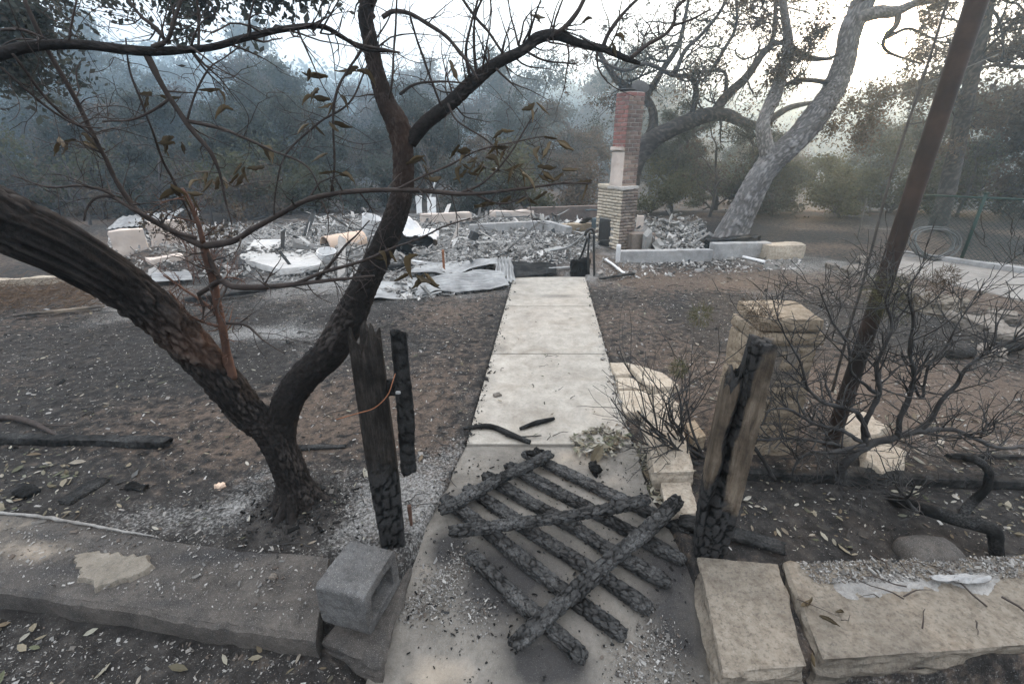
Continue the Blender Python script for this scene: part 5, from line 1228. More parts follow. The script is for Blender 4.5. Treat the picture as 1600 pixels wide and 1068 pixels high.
# two burnt lids on the chimney top
def disc(name, c, R, th, tilt, mat, label, cat):
    n = 24; a = np.linspace(0, 2*math.pi, n, endpoint=False); V = []
    for r, z in ((R*.9, -th), (R, -th*.4), (R, th*.4), (R*.85, th), (R*.4, th*1.6)): V += [(r*math.cos(t), r*math.sin(t), z) for t in a]
    F = [(k*n+j, k*n+(j+1) % n, (k+1)*n+(j+1) % n, (k+1)*n+j) for k in range(4) for j in range(n)]; V += [(0, 0, th*1.7), (0, 0, -th)]
    F += [(4*n+j, 4*n+(j+1) % n, 5*n) for j in range(n)]+[((j+1) % n, j, 5*n+1) for j in range(n)]
    o = mk(name, V, F, mat); o.location = c; o.rotation_euler = tilt; return tag(o, label, cat)
ctr = C0*[1, 1, 0]+off+rv*SR/2+lv*SL/2
disc('chimney_lid', tuple(ctr-rv*.08+[0, 0, z_top+.01]), .14, .012, (0, 0, 0), M['iron'], 'dark round lid lying flat on the chimney top', 'lid')
disc('chimney_lid', tuple(ctr+rv*.20+[0, 0, z_top+.07]), .15, .012, (.75, -.35, .4), M['iron'], 'dark round lid tipped up on the right edge of the chimney top', 'lid')

# ------------------------------------------------------------------ foundations and low walls of the burnt house
def wallseg(name, a, b, h, th, mat, label, seed=0, z0=-.06, amp=.012, cat='wall', res=.05, parent=None, r=.012):
    A, B = G(*a), G(*b); z = max(gz(A.x, A.y), 0)*.6
    d = (B-A).normalized(); n = Vector((-d.y, d.x, 0))*th
    if n.y < 0: n = -n
    b4 = [A, B, B+n, A+n]; B8 = [Vector((p.x, p.y, z0)) for p in b4]+[Vector((p.x, p.y, h)) for p in b4]
    V, F = hexa(B8, res=res, r=r, amp=amp, scale=5, seed=seed, fine=.003)
    o = mk(name, V, F, M[mat])
    if label: tag(o, label, cat)
    return o
wallseg('foundation_wall', (965, 412), (1112, 409), .20, .16, 'foundation', 'long low concrete foundation wall right of the chimney foot', 1)
wallseg('foundation_wall', (1114, 404), (1202, 402), .25, .2, 'foundation', 'foundation wall section under the charred log', 2)
wallseg('foundation_wall', (1198, 406), (1256, 404), .24, .35, 'sandpale', 'broken pale stone end of the foundation near the ashy oak', 3, amp=.03)
wallseg('foundation_wall', (735, 374), (848, 367), .30, .15, 'foundation', 'grey concrete foundation wall across the middle of the ruin', 4)
wallseg('foundation_wall', (849, 366), (885, 378), .30, .13, 'foundation', 'short grey foundation return running towards the hearth', 5)
wallseg('brick_wall', (826, 350), (936, 346), .40, .2, 'brickbase', 'low sooty brick wall behind the hearth', 6)
wallseg('stone_wall', (660, 360), (738, 356), .36, .25, 'plaster', 'low rubble wall with pale top right of the crumpled white sheet', 7, amp=.035)
wallseg('stone_wall', (768, 352), (834, 350), .33, .25, 'plaster', 'short broken stone wall left of the sooty brick wall', 8, amp=.04)
wallseg('stone_wall', (880, 374), (930, 372), .30, .2, 'sand', 'broken masonry stub just left of the hearth insert', 9, amp=.04)
wallseg('brick_pier', (986, 392), (1022, 390), .30, .3, 'brickbase', 'short sooty brick pier right of the chimney foot', 10, amp=.02, cat='pier')
wallseg('plaster_block', (1012, 390), (1026, 389), .22, .12, 'plaster', 'small pale block standing against the brick pier', 11, cat='block')
wallseg('plaster_block', (994, 368), (1004, 368), .42, .12, 'plaster', 'pale upright block just behind the chimney on the right', 12, cat='block')
wallseg('plaster_block', (184, 410), (238, 404), .50, .18, 'plaster', 'leaning pinkish plaster block at the left of the ruin', 13, amp=.05, cat='block')
wallseg('plaster_block', (246, 396), (302, 388), .55, .2, 'plaster', 'tall pinkish plaster block behind the leaning one', 14, amp=.05, cat='block')
wallseg('plaster_block', (238, 420), (292, 412), .14, .3, 'plaster', 'flat broken plaster chunk in front of the pinkish blocks', 15, amp=.04, cat='block')
wallseg('rubble_block', (690, 378), (736, 374), .16, .3, 'rock', 'dark grey block lying against the middle foundation wall', 16, amp=.04, cat='block')
wallseg('kerb_stone', (-60, 452), (40, 447), .10, .12, 'sandpale', 'pale kerb stones at the far left edge of the yard', 17, amp=.03, cat='kerb')
wallseg('kerb_stone', (44, 447), (118, 442), .10, .12, 'sandpale', 'second run of pale kerb stones behind the big limb', 18, amp=.03, cat='kerb')
# charred log on the foundation
e = empty('charred_log', tuple(G(1143, 400, .25)))
charboard('log', P(1100, 384, G(1143, 398).y+.12), P(1188, 374, G(1143, 398).y+.12), .26, .20, M['charlog'], e, 131, res=.03, amp=.025, cell=9, rag=.12); tag(e, 'thick black charred log lying on the foundation before the ashy oak', 'log')
# hearth insert
hi = empty('stove_insert', tuple(G(938, 372)))
gh = G(938, 374); X, F = rbox((.32, .30, .42), res=.04, r=.03, amp=.008, scale=6); a = .45; R = np.array([[math.cos(a), -math.sin(a), 0], [math.sin(a), math.cos(a), 0], [0, 0, 1]])
put(mk('casing', X@R.T+np.array([gh.x, gh.y, .23]), F, M['blue_grey']), hi)
X, F = rbox((.24, .02, .26), res=.04, r=.008); sd_ = put(mk('door', (X+np.array([0, -.16, -.02]))@R.T+np.array([gh.x, gh.y, .23]), F, M['iron']), hi); X, F = rbox((.02, .03, .09), res=.02, r=.006); hd_ = mk('handle', (X+np.array([.08, -.185, -.02]))@R.T+np.array([gh.x, gh.y, .23]), F, M['zinc']); hd_.parent = sd_
n = 18; aa = np.linspace(-.15, math.pi*.55, n); mb = MB(); pts = [np.array([gh.x, gh.y, .42])+R@np.array([-.34+.52*math.sin(t), -.02, .03+.16*math.cos(t)]) for t in aa]
for k in range(2): add_tube(mb, np.array(pts)+[0, .12*k, 0], np.full(n, .012), 6)
put(mb.build('hood_rim', M['blue_grey']), hi); tag(hi, 'blue grey steel stove insert fallen beside the hearth', 'stove')
# bent sheets, pipes and panels
def sheet(name, c4, mat, label, cat, waves=14, amp=.012, warp=.05, seed=0, nu=60, nv=14, along=0, th=.004):
    c = [np.array(tuple(p)) for p in c4]; U, Vv = np.meshgrid(np.linspace(0, 1, nu), np.linspace(0, 1, nv)); U = U.ravel()[:, None]; Vv = Vv.ravel()[:, None]
    X = c[0]*(1-U)*(1-Vv)+c[1]*U*(1-Vv)+c[2]*U*Vv+c[3]*(1-U)*Vv
    w = (U if along == 0 else Vv)[:, 0]; n = np.cross(c[1]-c[0], c[3]-c[0]); n = n/np.linalg.norm(n); n = n if n[2] > 0 else -n
    X = X+n*(amp*np.sin(w*waves*2*math.pi)+warp*fbm(X*2.2+seed, 3, seed))[:, None]
    X[:, 0] += .02*fbm(X*7, 2, seed+3); 
    i = np.arange(nv-1)[:, None]*nu; j = np.arange(nu-1)[None]; F = np.stack([i+j, i+j+1, i+nu+j+1, i+nu+j], -1).reshape(-1, 4)
    n0 = len(X); mb = MB(); mb.add(np.vstack([X, X-n*th]), F); mb.F4.append(F[:, ::-1]+n0)
    rim = list(range(nu))+[k*nu+nu-1 for k in range(1, nv)]+[(nv-1)*nu+k for k in range(nu-2, -1, -1)]+[k*nu for k in range(nv-2, 0, -1)]; m = len(rim)
    mb.F4.append(np.array([(rim[k], n0+rim[k], n0+rim[(k+1) % m], rim[(k+1) % m]) for k in range(m)]))
    return tag(mb.build(name, M[mat]), label, cat)
sheet('corrugated_sheet', [G(650, 462, .03), G(795, 448, .05), G(785, 425, .10), G(640, 432, .08)], 'zinc', 'flattened corrugated metal sheet at the left end of the path', 'metal sheet', 9, .026, .10, 1, along=1, nv=50)
sheet('corrugated_sheet', [G(772, 446, .04), G(806, 436, .05), P(798, 402, G(798, 425).y), P(775, 404, G(778, 425).y)], 'zinc', 'short corrugated piece bent upright beside the path end', 'metal sheet', 5, .016, .02, 2, nu=50)
sheet('corrugated_sheet', [G(560, 470, .02), G(690, 460, .03), G(690, 438, .06), G(575, 440, .05)], 'zinc', 'buckled grey metal sheet behind the forked limb', 'metal sheet', 6, .008, .08, 3, along=1, nv=40)
sheet('corrugated_sheet', [G(640, 428, .10), G(780, 415, .14), G(775, 402, .16), G(650, 408, .12)], 'zinc', 'crumpled upper metal sheet on the rubble left of the path end', 'metal sheet', 7, .012, .12, 4, along=1, nv=40)
sheet('collapsed_sheet', [G(805, 432, .05), G(870, 428, .06), P(868, 408, G(860, 418).y), P(780, 408, G(800, 420).y)], 'charlog', 'black charred panel collapsed over the far end of the path', 'panel', 3, .006, .06, 5)
sheet('corrugated_sheet', [P(165, 358, 11.0), P(250, 350, 11.2), P(292, 327, 11.8), P(190, 338, 11.8)], 'zinc', 'tilted pale roof sheet resting on the plaster blocks', 'metal sheet', 10, .015, .05, 6)
sheet('corrugated_sheet', [G(235, 440, .08), G(300, 436, .08), G(300, 424, .1), G(238, 426, .1)], 'zinc', 'small ribbed metal sheet lying in front of the plaster chunk', 'metal sheet', 4, .01, .02, 7, along=1, nv=40)
sheet('dark_sheet', [G(366, 425, .02), G(426, 415, .02), P(425, 405, G(425, 412).y), P(370, 400, G(372, 415).y)], 'iron', 'dark folded metal sheet under the edge of the pale slab', 'metal sheet', 6, .012, .03, 8)
V, F = outline([G(372, 402, .13), G(398, 374, .16), G(508, 373, .16), G(502, 414, .12), G(436, 420, .12)], .09, 6, .012, .1, .005); tag(mk('fallen_slab', V, F, M['slabwhite']), 'large pale slab lying flat left of the clay drum', 'slab')
# clay drum on its side
cd_ = empty('clay_drum', tuple(G(535, 398)))
a, b = np.array(tuple(P(508, 384, G(520, 400).y))), np.array(tuple(P(566, 374, G(540, 396).y+.35))); d = b-a; L = np.linalg.norm(d)
ts = np.linspace(0, 1, 18); q = np.array([a+d*t for t in ts]); mb = MB(); rr = np.full(18, .165); rr[[5, 6, 11, 12]] += .006
V1, F1, _ = tube(q, rr, 28, cap=False); V2, F2, _ = tube(q, rr-.016, 28, cap=False); n0 = len(V1)
lip = np.array([(j, n0+j, n0+(j+1) % 28, (j+1) % 28) for j in range(28)]); k0 = 17*28; lip2 = np.array([(k0+j, k0+(j+1) % 28, n0+k0+(j+1) % 28, n0+k0+j) for j in range(28)])
mb.add(np.vstack([V1, V2]), F1); mb.F4 += [F2[:, ::-1]+n0, lip, lip2]; put(mb.build('shell', M['clay']), cd_)
Vc, Fc, f3 = tube(np.array([b-d*.35, b-d*.33]), [.15, .15], 28); mb = MB(); mb.V.append(Vc); mb.F4.append(Fc); mb.F3.append(f3); mb.n = len(Vc); put(mb.build('inner_wall', M['iron']), cd_)
tag(cd_, 'pale orange clay drum lying open end towards the slab', 'drum')
def tub(name, px, py, r0, r1, h, mat, label, cat, tilt=(0, 0, 0)):
    g = onG(px, py); n = 24; a = np.linspace(0, 2*math.pi, n, endpoint=False); V = []
    for r, z in ((r0, 0), (r0*.5+r1*.5, h*.5), (r1, h), (r1-.012, h), (r0-.012, .02)): V += [(r*math.cos(t), r*math.sin(t), z) for t in a]
    F = [(k*n+j, k*n+(j+1) % n, (k+1)*n+(j+1) % n, (k+1)*n+j) for k in range(4) for j in range(n)]; V += [(0, 0, .02), (0, 0, 0)]
    F += [(4*n+j, 4*n+(j+1) % n, 5*n) for j in range(n)]+[((j+1) % n, j, 5*n+1) for j in range(n)]
    V = np.array(V); V = V+.012*np.stack([fbm(V*6, 2, 1), fbm(V*6, 2, 2), fbm(V*6, 2, 3)], 1)
    o = mk(name, V, F, M[mat]); o.location = g; o.rotation_euler = tilt; return tag(o, label, cat)
tub('pail', 512, 410, .11, .15, .20, 'white', 'dented pale pail in front of the clay drum', 'pail', (.2, .15, 0))
tub('basin', 575, 368, .12, .20, .42, 'white', 'pale tipped basin standing above the clay drum', 'basin', (.1, .35, 0))
tub('pot', 712, 386, .05, .07, .1, 'white', 'small white pot in the rubble near the dark box', 'pot')
# crumpled white sheeting over a blackened cabinet
cb_ = G(655, 398); X, F = rbox((.55, .4, .30), res=.04, r=.02, amp=.03, scale=5, seed=3); tag(mk('burnt_cabinet', X+np.array([cb_.x, cb_.y+.2, .15]), F, M['charlog']), 'blackened cabinet half covered by crumpled white sheeting', 'cabinet')
nu, nv = 50, 40; U, Vv = np.meshgrid(np.linspace(-1, 1, nu), np.linspace(-1, 1, nv)); U = U.ravel(); Vv = Vv.ravel(); q = np.stack([U*1.7, Vv*1.7, 0*U], 1)
X = np.stack([cb_.x-.08+U*.40+.03*fbm(q*2, 2, 2), cb_.y+.22+Vv*.30, .34+.10*np.abs(fbm(q*1.5, 3, 5))+.30*np.exp(-((U+.5)**2+(Vv-.3)**2)*3)-.22*np.maximum(0, np.abs(U)-.7)], 1)
i = np.arange(nv-1)[:, None]*nu; j = np.arange(nu-1)[None]; F = np.stack([i+j, i+j+1, i+nu+j+1, i+nu+j], -1).reshape(-1, 4); mb = MB(); mb.add(np.vstack([X, X-[0, 0, .012]]), F); mb.F4.append(F[:, ::-1]+len(X)); tag(mb.build('white_sheeting', M['white']), 'crumpled white sheeting draped on the blackened cabinet', 'sheeting')
bx_ = G(741, 391); X, F = rbox((.15, .13, .15), res=.03, r=.01, amp=.006); R = Matrix.Rotation(.6, 3, 'Z') @ Matrix.Rotation(.5, 3, 'Y'); tag(mk('metal_box', X@np.array(R).T+np.array([bx_.x, bx_.y, gz(bx_.x, bx_.y)+.10]), F, M['iron']), 'small dark box tipped on its corner in the white rubble', 'box')
for k, (a, b, w, m, lab) in enumerate([((656, 345), (654, 306), .16, 'white', 'thin white standing panel farthest left behind the rubble wall'), ((676, 345), (674, 308), .22, 'white', 'wider white bent panel standing behind the rubble wall')]):
    Yq = 12.0; A, B = P(*a, Yq), P(*b, Yq+.1); V, F = beam(A, B, w, .015, up=(0, -1, 0), res=.05, r=.004, amp=.03, scale=3, seed=k); tag(mk('standing_panel', V, F, M[m]), lab, 'panel')
for k, (pts, wpx, m, lab) in enumerate([([(668, 340), (672, 310), (680, 285)], 3, 'white', 'thin white pipe rising above the bent panels'), ([(694, 428), (693, 408), (692, 390)], 4, 'rustiron', 'short rusty stake standing before the rubble'), ([(965, 414), (966, 396), (967, 382)], 7, 'white', 'white pipe stub standing against the foundation wall'), ([(781, 332), (778, 300), (775, 262)], 2.5, 'white', 'thin pale rod standing behind the short stone wall'), ([(1340, 372), (1347, 340), (1354, 310)], 2.5, 'wire', 'thin stake standing near the ashy oak'), ([(303, 358), (310, 342), (306, 325)], 4, 'white', 'bent white scrap sticking up right of the plaster blocks')]):
    Yq = G(*pts[0]).y; pp = [P(x, y, Yq) for x, y in pts]; mb = MB(); q, rr = catmull(pp, [pxr(p, wpx) for p in pp], .05); add_tube(mb, q, rr, 8); tag(mb.build('pipe' if k != 1 else 'stake', M[m]), lab, 'pipe' if k != 1 else 'stake')
# iron railing stub at the path end
rl_ = empty('iron_railing', tuple(G(925, 434)))
Yr = G(928, 434).y
for k, (pts, w) in enumerate([([(929, 436), (928, 400), (928, 363)], 4), ([(920, 428), (919, 395), (921, 364)], 3.5)]):
    pp = [P(x, y, Yr+.05*k) for x, y in pts]; mb = MB(); q, rr = catmull(pp, [pxr(p, w) for p in pp], .05); add_tube(mb, q, rr, 8); put(mb.build('baluster', M['iron']), rl_)
mb = MB(); pp = [P(x, y, Yr) for x, y in [(929, 363), (925, 358), (918, 360), (914, 368)]]; q, rr = catmull(pp, [.022]*4, .02); add_tube(mb, q, rr, 8); put(mb.build('handrail', M['iron']), rl_)
for k, pts in enumerate([[(914, 366), (890, 385), (860, 392)], [(918, 372), (905, 405), (880, 430)]]):
    pp = [P(x, y, Yr+.1+.35*i) for i, (x, y) in enumerate(pts)]; mb = MB(); q, rr = catmull(pp, [.016]*3, .05); add_tube(mb, q, rr, 8); put(mb.build('bent_rail', M['zinc'] if k == 0 else M['iron']), rl_)
tag(rl_, 'twisted iron stair railing standing at the far end of the path', 'railing')
e = empty('charred_stump', tuple(G(905, 436))); X, F = rbox((.26, .2, .30), res=.025, r=.05, amp=.05, scale=7, seed=6, disp=crack_disp(.02, 12, (1, 1, .5), 4)); put(mk('stump', X+np.array(tuple(G(906, 432)))+[0, .1, .10], F, M['charpost']), e); tag(e, 'blackened stump of burnt wrapping at the right corner of the path end', 'stump')
# timbers among the rubble
for k, (a, b, w, m, lab) in enumerate([((935, 440), (992, 432), .06, 'charlog', 'thin black board lying on the soil before the foundation'), ((560, 424), (690, 418), .13, 'charlog', 'scorched beam lying in the rubble behind the forked limb'), ((285, 474), (420, 458), .08, 'charlog', 'dark timber edging lying behind the reddish stem'), ((20, 499), (168, 485), .06, 'weathered', 'weathered edging board at the left beyond the big limb'), ((945, 408), (975, 432), .05, 'white', 'pale broken lath leaning at the foundation corner'), ((850, 430), (905, 420), .05, 'zinc', 'bent strip of metal across the path end'), ((1080, 404), (1096, 385), .05, 'white', 'pale lath propped against the foundation wall'), ((700, 412), (640, 405), .05, 'white', 'pale lath lying on top of the rubble')]):
    e = empty('fallen_board', tuple(onG((a[0]+b[0])/2, (a[1]+b[1])/2))); charboard('board', onG(*a, .04), onG(*b, .05), w, w*.6, M[m], e, 150+k, res=.03, amp=.006, rag=.03); tag(e, lab, 'board')
# pale pipe across the soil
stick('pale_pipe', [(1160, 404), (1178, 408), (1194, 412)], [5, 5, 5], M['white'], 'short white pipe on the soil before the foundation', 'pipe')

# ------------------------------------------------------------------ rubble, ash chips and litter (uncountable)
rg = np.random.default_rng(7)
def inpoly(x, y, poly):
    r = np.zeros(len(x), bool); n = len(poly)
    for i in range(n):
        (x1, y1), (x2, y2) = poly[i], poly[(i+1) % n]; c = ((y1 > y) != (y2 > y)) & (x < (x2-x1)*(y-y1)/(y2-y1+1e-12)+x1); r ^= c
    return r
def sample(polypx, n):
    poly = [tuple(G(*p).xy) for p in polypx]; xs = [p[0] for p in poly]; ysq = [p[1] for p in poly]; out = []
    got = 0; X = []; Y = []
    while got < n:
        x = rg.uniform(min(xs), max(xs), n*2); y = rg.uniform(min(ysq), max(ysq), n*2); m = inpoly(x, y, poly); X.append(x[m]); Y.append(y[m]); got += m.sum()
    return np.concatenate(X)[:n], np.concatenate(Y)[:n]
def drift(spots, n):
    w = np.array([q[4] for q in spots], float); k = rg.choice(len(spots), n, p=w/w.sum()); c = np.array([tuple(G(q[0], q[1]).xy) for q in spots]); r = np.array([(q[2], q[3]) for q in spots])
    p = c[k]+rg.normal(size=(n, 2))*r[k]; return p[:, 0], p[:, 1]
CH, CHF = lattice(1, 1, 1)
def chips(name, x, y, size, flat, mat, label, lift=.0, tilt=.6, elong=2.0, zextra=None):
    n = len(x); z = hz(x, y); base = CH-.5
    s = size*rg.lognormal(0, .55, n); sc = np.stack([s*rg.uniform(.6, elong, n), s*rg.uniform(.4, 1.0, n), s*rg.uniform(flat*.4, flat, n)], 1)
    V = base[None]*sc[:, None]*(1+rg.uniform(-.3, .3, (n, 8, 1)))+rg.normal(size=(n, 8, 3))*sc[:, None]*.10
    az, t1, t2 = rg.uniform(0, 6.28, n), rg.normal(0, tilt, n), rg.normal(0, tilt, n)
    def rot(V, a, i, j):
        c, s_ = np.cos(a)[:, None], np.sin(a)[:, None]; A = V[..., i].copy(); B = V[..., j].copy(); V[..., i] = A*c-B*s_; V[..., j] = A*s_+B*c
    rot(V, t1, 1, 2); rot(V, t2, 0, 2); rot(V, az, 0, 1)
    V = V+np.stack([x, y, z+lift+sc[:, 2]*.3+(zextra if zextra is not None else 0)], 1)[:, None]
    F = (CHF[None]+(np.arange(n)*8)[:, None, None]).reshape(-1, 4)
    return kind(mk(name, V.reshape(-1, 3), F, M[mat], smooth=False), 'stuff', label)
R1 = [(430, 440), (640, 440), (800, 418), (905, 420), (945, 380), (925, 348), (560, 346), (440, 362)]
x, y = sample(R1, 20000); chips('rubble', x, y, .023, .35, 'rubble', 'grey white rubble and ash of the burnt house', .0, .45, zextra=rg.exponential(.02, len(x)))
x, y = sample([(170, 440), (430, 440), (440, 362), (170, 362)], 2500); chips('rubble', x, y, .026, .35, 'rubble', 'broken plaster and ash around the pinkish blocks', .01, zextra=rg.exponential(.02, len(x)))
x, y = sample([(985, 392), (1105, 396), (1100, 352), (985, 350)], 1600); chips('rubble', x, y, .04, .5, 'rubble', 'pale rubble heap behind the chimney', .0, zextra=rg.exponential(.06, len(x)))
x, y = sample([(640, 470), (800, 450), (800, 418), (520, 440)], 1800); chips('rubble', x, y, .03, .3, 'rubble', 'loose scrap around the flattened metal sheets', .01)
x, y = sample([(930, 440), (1260, 420), (1250, 402), (940, 408)], 900); chips('rubble', x, y, .022, .4, 'rubble', 'bits of rubble along the foot of the foundation', .0)
# thin twisted laths in the rubble
x, y = sample(R1, 260); chips('lath_scraps', x, y, .05, .12, 'rubble', 'splintered laths strewn over the ash', .06, .4, 9.0, rg.exponential(.05, 260))
# flakes of ash everywhere on the near soil
NEARL = [(-150, 800), (500, 868), (640, 850), (715, 720), (790, 450), (430, 445), (-150, 480)]
NEARR = [(925, 440), (1010, 760), (1090, 860), (1250, 875), (1750, 880), (1750, 480), (1300, 420)]
LOW = [(-100, 940), (490, 1005), (600, 1040), (590, 1160), (-100, 1160)]
def ring(x, y): return x, y
for nm, poly, n, sz, lab in [('ash_flakes', NEARL, 15000, .0044, 'pale ash flakes and chips over the left yard'), ('ash_flakes', NEARR, 15000, .0044, 'pale ash flakes and chips over the right yard'), ('ash_flakes', LOW, 2600, .0035, 'glassy ash grains on the low ground before the wall'), ('ash_flakes', [(500, 800), (640, 850), (715, 720), (600, 720)], 1600, .0035, 'thick ash flakes around the left gate post')]:
    x, y = sample(poly, n); chips(nm, x, y, sz, .22, 'flakes', lab, .003, .35, 2.2)
for poly, lab in ((NEARL, 'left'), (NEARR, 'right')):
    x, y = sample(poly, 900); chips('char_crumbs', x, y, .007, .4, 'charlog', 'charred crumbs and bark bits over the %s yard' % lab, .002, .4, 2.6)
x, y = drift([(466, 800, .13, .11, 1)], 700); chips('char_crumbs', x, y, .006, .5, 'charlog', 'burnt crumbs banked round the foot of the forked tree', .002, .4, 2.2)
# grains of ash and charcoal on the apron
x, y = drift([(690, 905, .05, .06, 2), (720, 870, .04, .04, 1), (650, 930, .05, .03, 1), (745, 935, .05, .04, .8)], 2400); o = chips('ash_flakes', x, y, .0032, .4, 'flakes', 'scattered ash grains left of the gate on the apron', 0, .3)
def settle(o, zf, per=8):
    V = np.empty(len(o.data.vertices)*3, np.float32); o.data.vertices.foreach_get('co', V); V = V.reshape(-1, per, 3); c = V.mean(1); h = hz(c[:, 0], c[:, 1]); V[:, :, 2] += (zf(c)-h)[:, None]
    o.data.vertices.foreach_set('co', V.ravel()); o.data.update()
apzv = lambda c: np.interp(c[:, 1], [.5, .95, 1.35, 1.8, 2.6], [-.19, -.17, -.07, .012, .026])+.006
settle(o, apzv)
x, y = drift([(1000, 1010, .05, .05, 2), (985, 1055, .05, .03, 1), (1040, 975, .04, .05, 1), (1070, 1030, .04, .05, .6)], 2000); o = chips('ash_flakes', x, y, .003, .4, 'flakes', 'scattered ash grains at the lower right of the gate', 0, .3); settle(o, apzv)
x, y = sample([(690, 720), (1040, 720), (1100, 1060), (600, 1060)], 1100); o = chips('charcoal_crumbs', x, y, .004, .6, 'charlog', 'charcoal crumbs scattered round the fallen gate', 0, .3); settle(o, apzv)
x, y = sample([(0, 810), (510, 872), (490, 985), (0, 915)], 1500); o = chips('ash_flakes', x, y, .0035, .4, 'flakes', 'ash specks on the sooty coping', 0, .3); settle(o, lambda c: 0*c[:, 0]+.046)
# leaves fallen on the ground
def leaves(name, x, y, size, mat, label, zf=None):
    n = len(x); t = np.array([(-1, 0, 0), (-.3, .42, .10), (-.3, -.42, .10), (.45, .38, .12), (.45, -.38, .12), (1, 0, .05), (-.3, 0, 0), (.45, 0, 0)])
    F0 = np.array([(0, 6, 1), (0, 2, 6), (3, 7, 5), (7, 4, 5)]); F4 = np.array([(6, 7, 3, 1), (2, 4, 7, 6)])
    s = size*rg.lognormal(0, .5, n); V = t[None]*np.stack([s, s*rg.uniform(.7, 1.1, n), s*rg.uniform(-1.5, 2.2, n)], 1)[:, None]
    az, t1, t2 = rg.uniform(0, 6.28, n), rg.normal(0, .3, n), rg.normal(0, .3, n)
    def rot(V, a, i, j):
        c, q = np.cos(a)[:, None], np.sin(a)[:, None]; A = V[..., i].copy(); B = V[..., j].copy(); V[..., i] = A*c-B*q; V[..., j] = A*q+B*c
    rot(V, t1, 1, 2); rot(V, t2, 0, 2); rot(V, az, 0, 1)
    z = (hz(x, y) if zf is None else zf(np.stack([x, y, x*0], 1)))+.012
    V = V+np.stack([x, y, z], 1)[:, None]
    mb = MB(); mb.add(V.reshape(-1, 3), (F0[None]+(np.arange(n)*8)[:, None, None]).reshape(-1, 3)); mb.F4.append((F4[None]+(np.arange(n)*8)[:, None, None]).reshape(-1, 4))
    return kind(mb.build(name, M[mat], smooth=False), 'stuff', label)
for poly, n, sz, lab in [(NEARL, 1500, .009, 'dry fallen leaves scattered over the left yard'), (NEARR, 2200, .010, 'dry fallen leaves scattered over the right yard'), ([(1380, 640), (1700, 640), (1700, 860), (1400, 800)], 420, .013, 'pale fallen leaves in the bed at the right edge'), ([(0, 800), (130, 815), (130, 700), (-100, 700)], 160, .014, 'tan leaves piled by the burnt bark at the left'), (LOW, 60, .020, 'green and tan leaves on the low ground before the wall'), ([(1130, 780), (1200, 870), (1330, 870), (1330, 800)], 60, .012, 'leaves caught behind the coping stones')]:
    x, y = sample(poly, n); leaves('leaf_litter', x, y, sz, 'litter', lab)
pz = lambda c: 0*c[:, 0]+.032
x, y = sample([(900, 720), (890, 690), (940, 670), (985, 690), (960, 720)], 260); leaves('leaf_litter', x, y, .017, 'litter', 'drift of leaves on the path right of the charcoal lump', pz)
x, y = sample([(985, 700), (1000, 690), (1040, 800), (1020, 810)], 240); leaves('leaf_litter', x, y, .015, 'litter', 'leaves lining the gap between path and sandstone blocks')
x, y = sample([(745, 690), (985, 690), (940, 480), (800, 480)], 60); leaves('leaf_litter', x, y, .009, 'litter', 'few stray leaf bits on the path', pz)
# twig scraps
def twig_scraps(name, poly, n, L, mat, label, zf=None):
    x, y = sample(poly, n); mb = MB(); rr = random.Random(n)
    for k in range(n):
        a = rr.uniform(0, 6.28); l = L*rr.uniform(.4, 1.6); z0 = (gz(x[k], y[k]) if zf is None else zf)+.01; p = np.array([x[k], y[k], z0]); pts = [p]
        for j in range(4): a += rr.gauss(0, .35); p = p+np.array([math.cos(a), math.sin(a), 0])*l/4; p[2] = z0+.012*rr.random(); pts.append(p)
        add_tube(mb, np.array(pts), np.linspace(.0035, .0015, 5)*rr.uniform(.5, 1.4), 4, cap=False)
    return kind(mb.build(name, M[mat]), 'stuff', label)
twig_scraps('twig_scraps', NEARL, 330, .16, 'shrub', 'burnt twigs strewn over the left yard'); twig_scraps('twig_scraps', NEARR, 330, .16, 'shrub', 'burnt twigs strewn over the right yard')
twig_scraps('twig_scraps', [(740, 700), (985, 700), (955, 560), (780, 560)], 16, .07, 'twig', 'few thin twigs on the path', .032)
x, y = sample([(1240, 890), (1600, 880), (1590, 915), (1270, 925)], 3800); o = chips('ash_flakes', x, y, .0032, .5, 'flakes', 'loose ash flakes on the long coping slab', 0, .4); settle(o, lambda c: 0*c[:, 0]+.05)
twig_scraps('twig_scraps', [(1280, 900), (1560, 900), (1560, 990), (1300, 1010)], 12, .13, 'twig', 'thin dry stems on the long coping slab', .05)
# soil and ash spilling over the path's edges
for side in (-1, 1):
    n = 420; pyv = rg.uniform(436, 700, n); ex = np.array([(G(PL(v), v) if side < 0 else G(PR(v), v)) for v in pyv])
    xx = ex[:, 0]-side*np.abs(rg.normal(0, .03, n)); o = chips('soil_crumbs', xx, ex[:, 1], .0055, .6, 'flakes' if side > 0 else 'charlog', 'soil and ash crumbs along the %s edge of the path' % ('left' if side < 0 else 'right'), 0, .3); settle(o, lambda c: 0*c[:, 0]+.034)
twig_scraps('bent_wire', R1, 70, .55, 'iron', 'bent wires and rods tangled in the house rubble', .16)
twig_scraps('bent_conduit', R1, 40, .6, 'zinc', 'bent pale conduit strewn over the house rubble', .18)
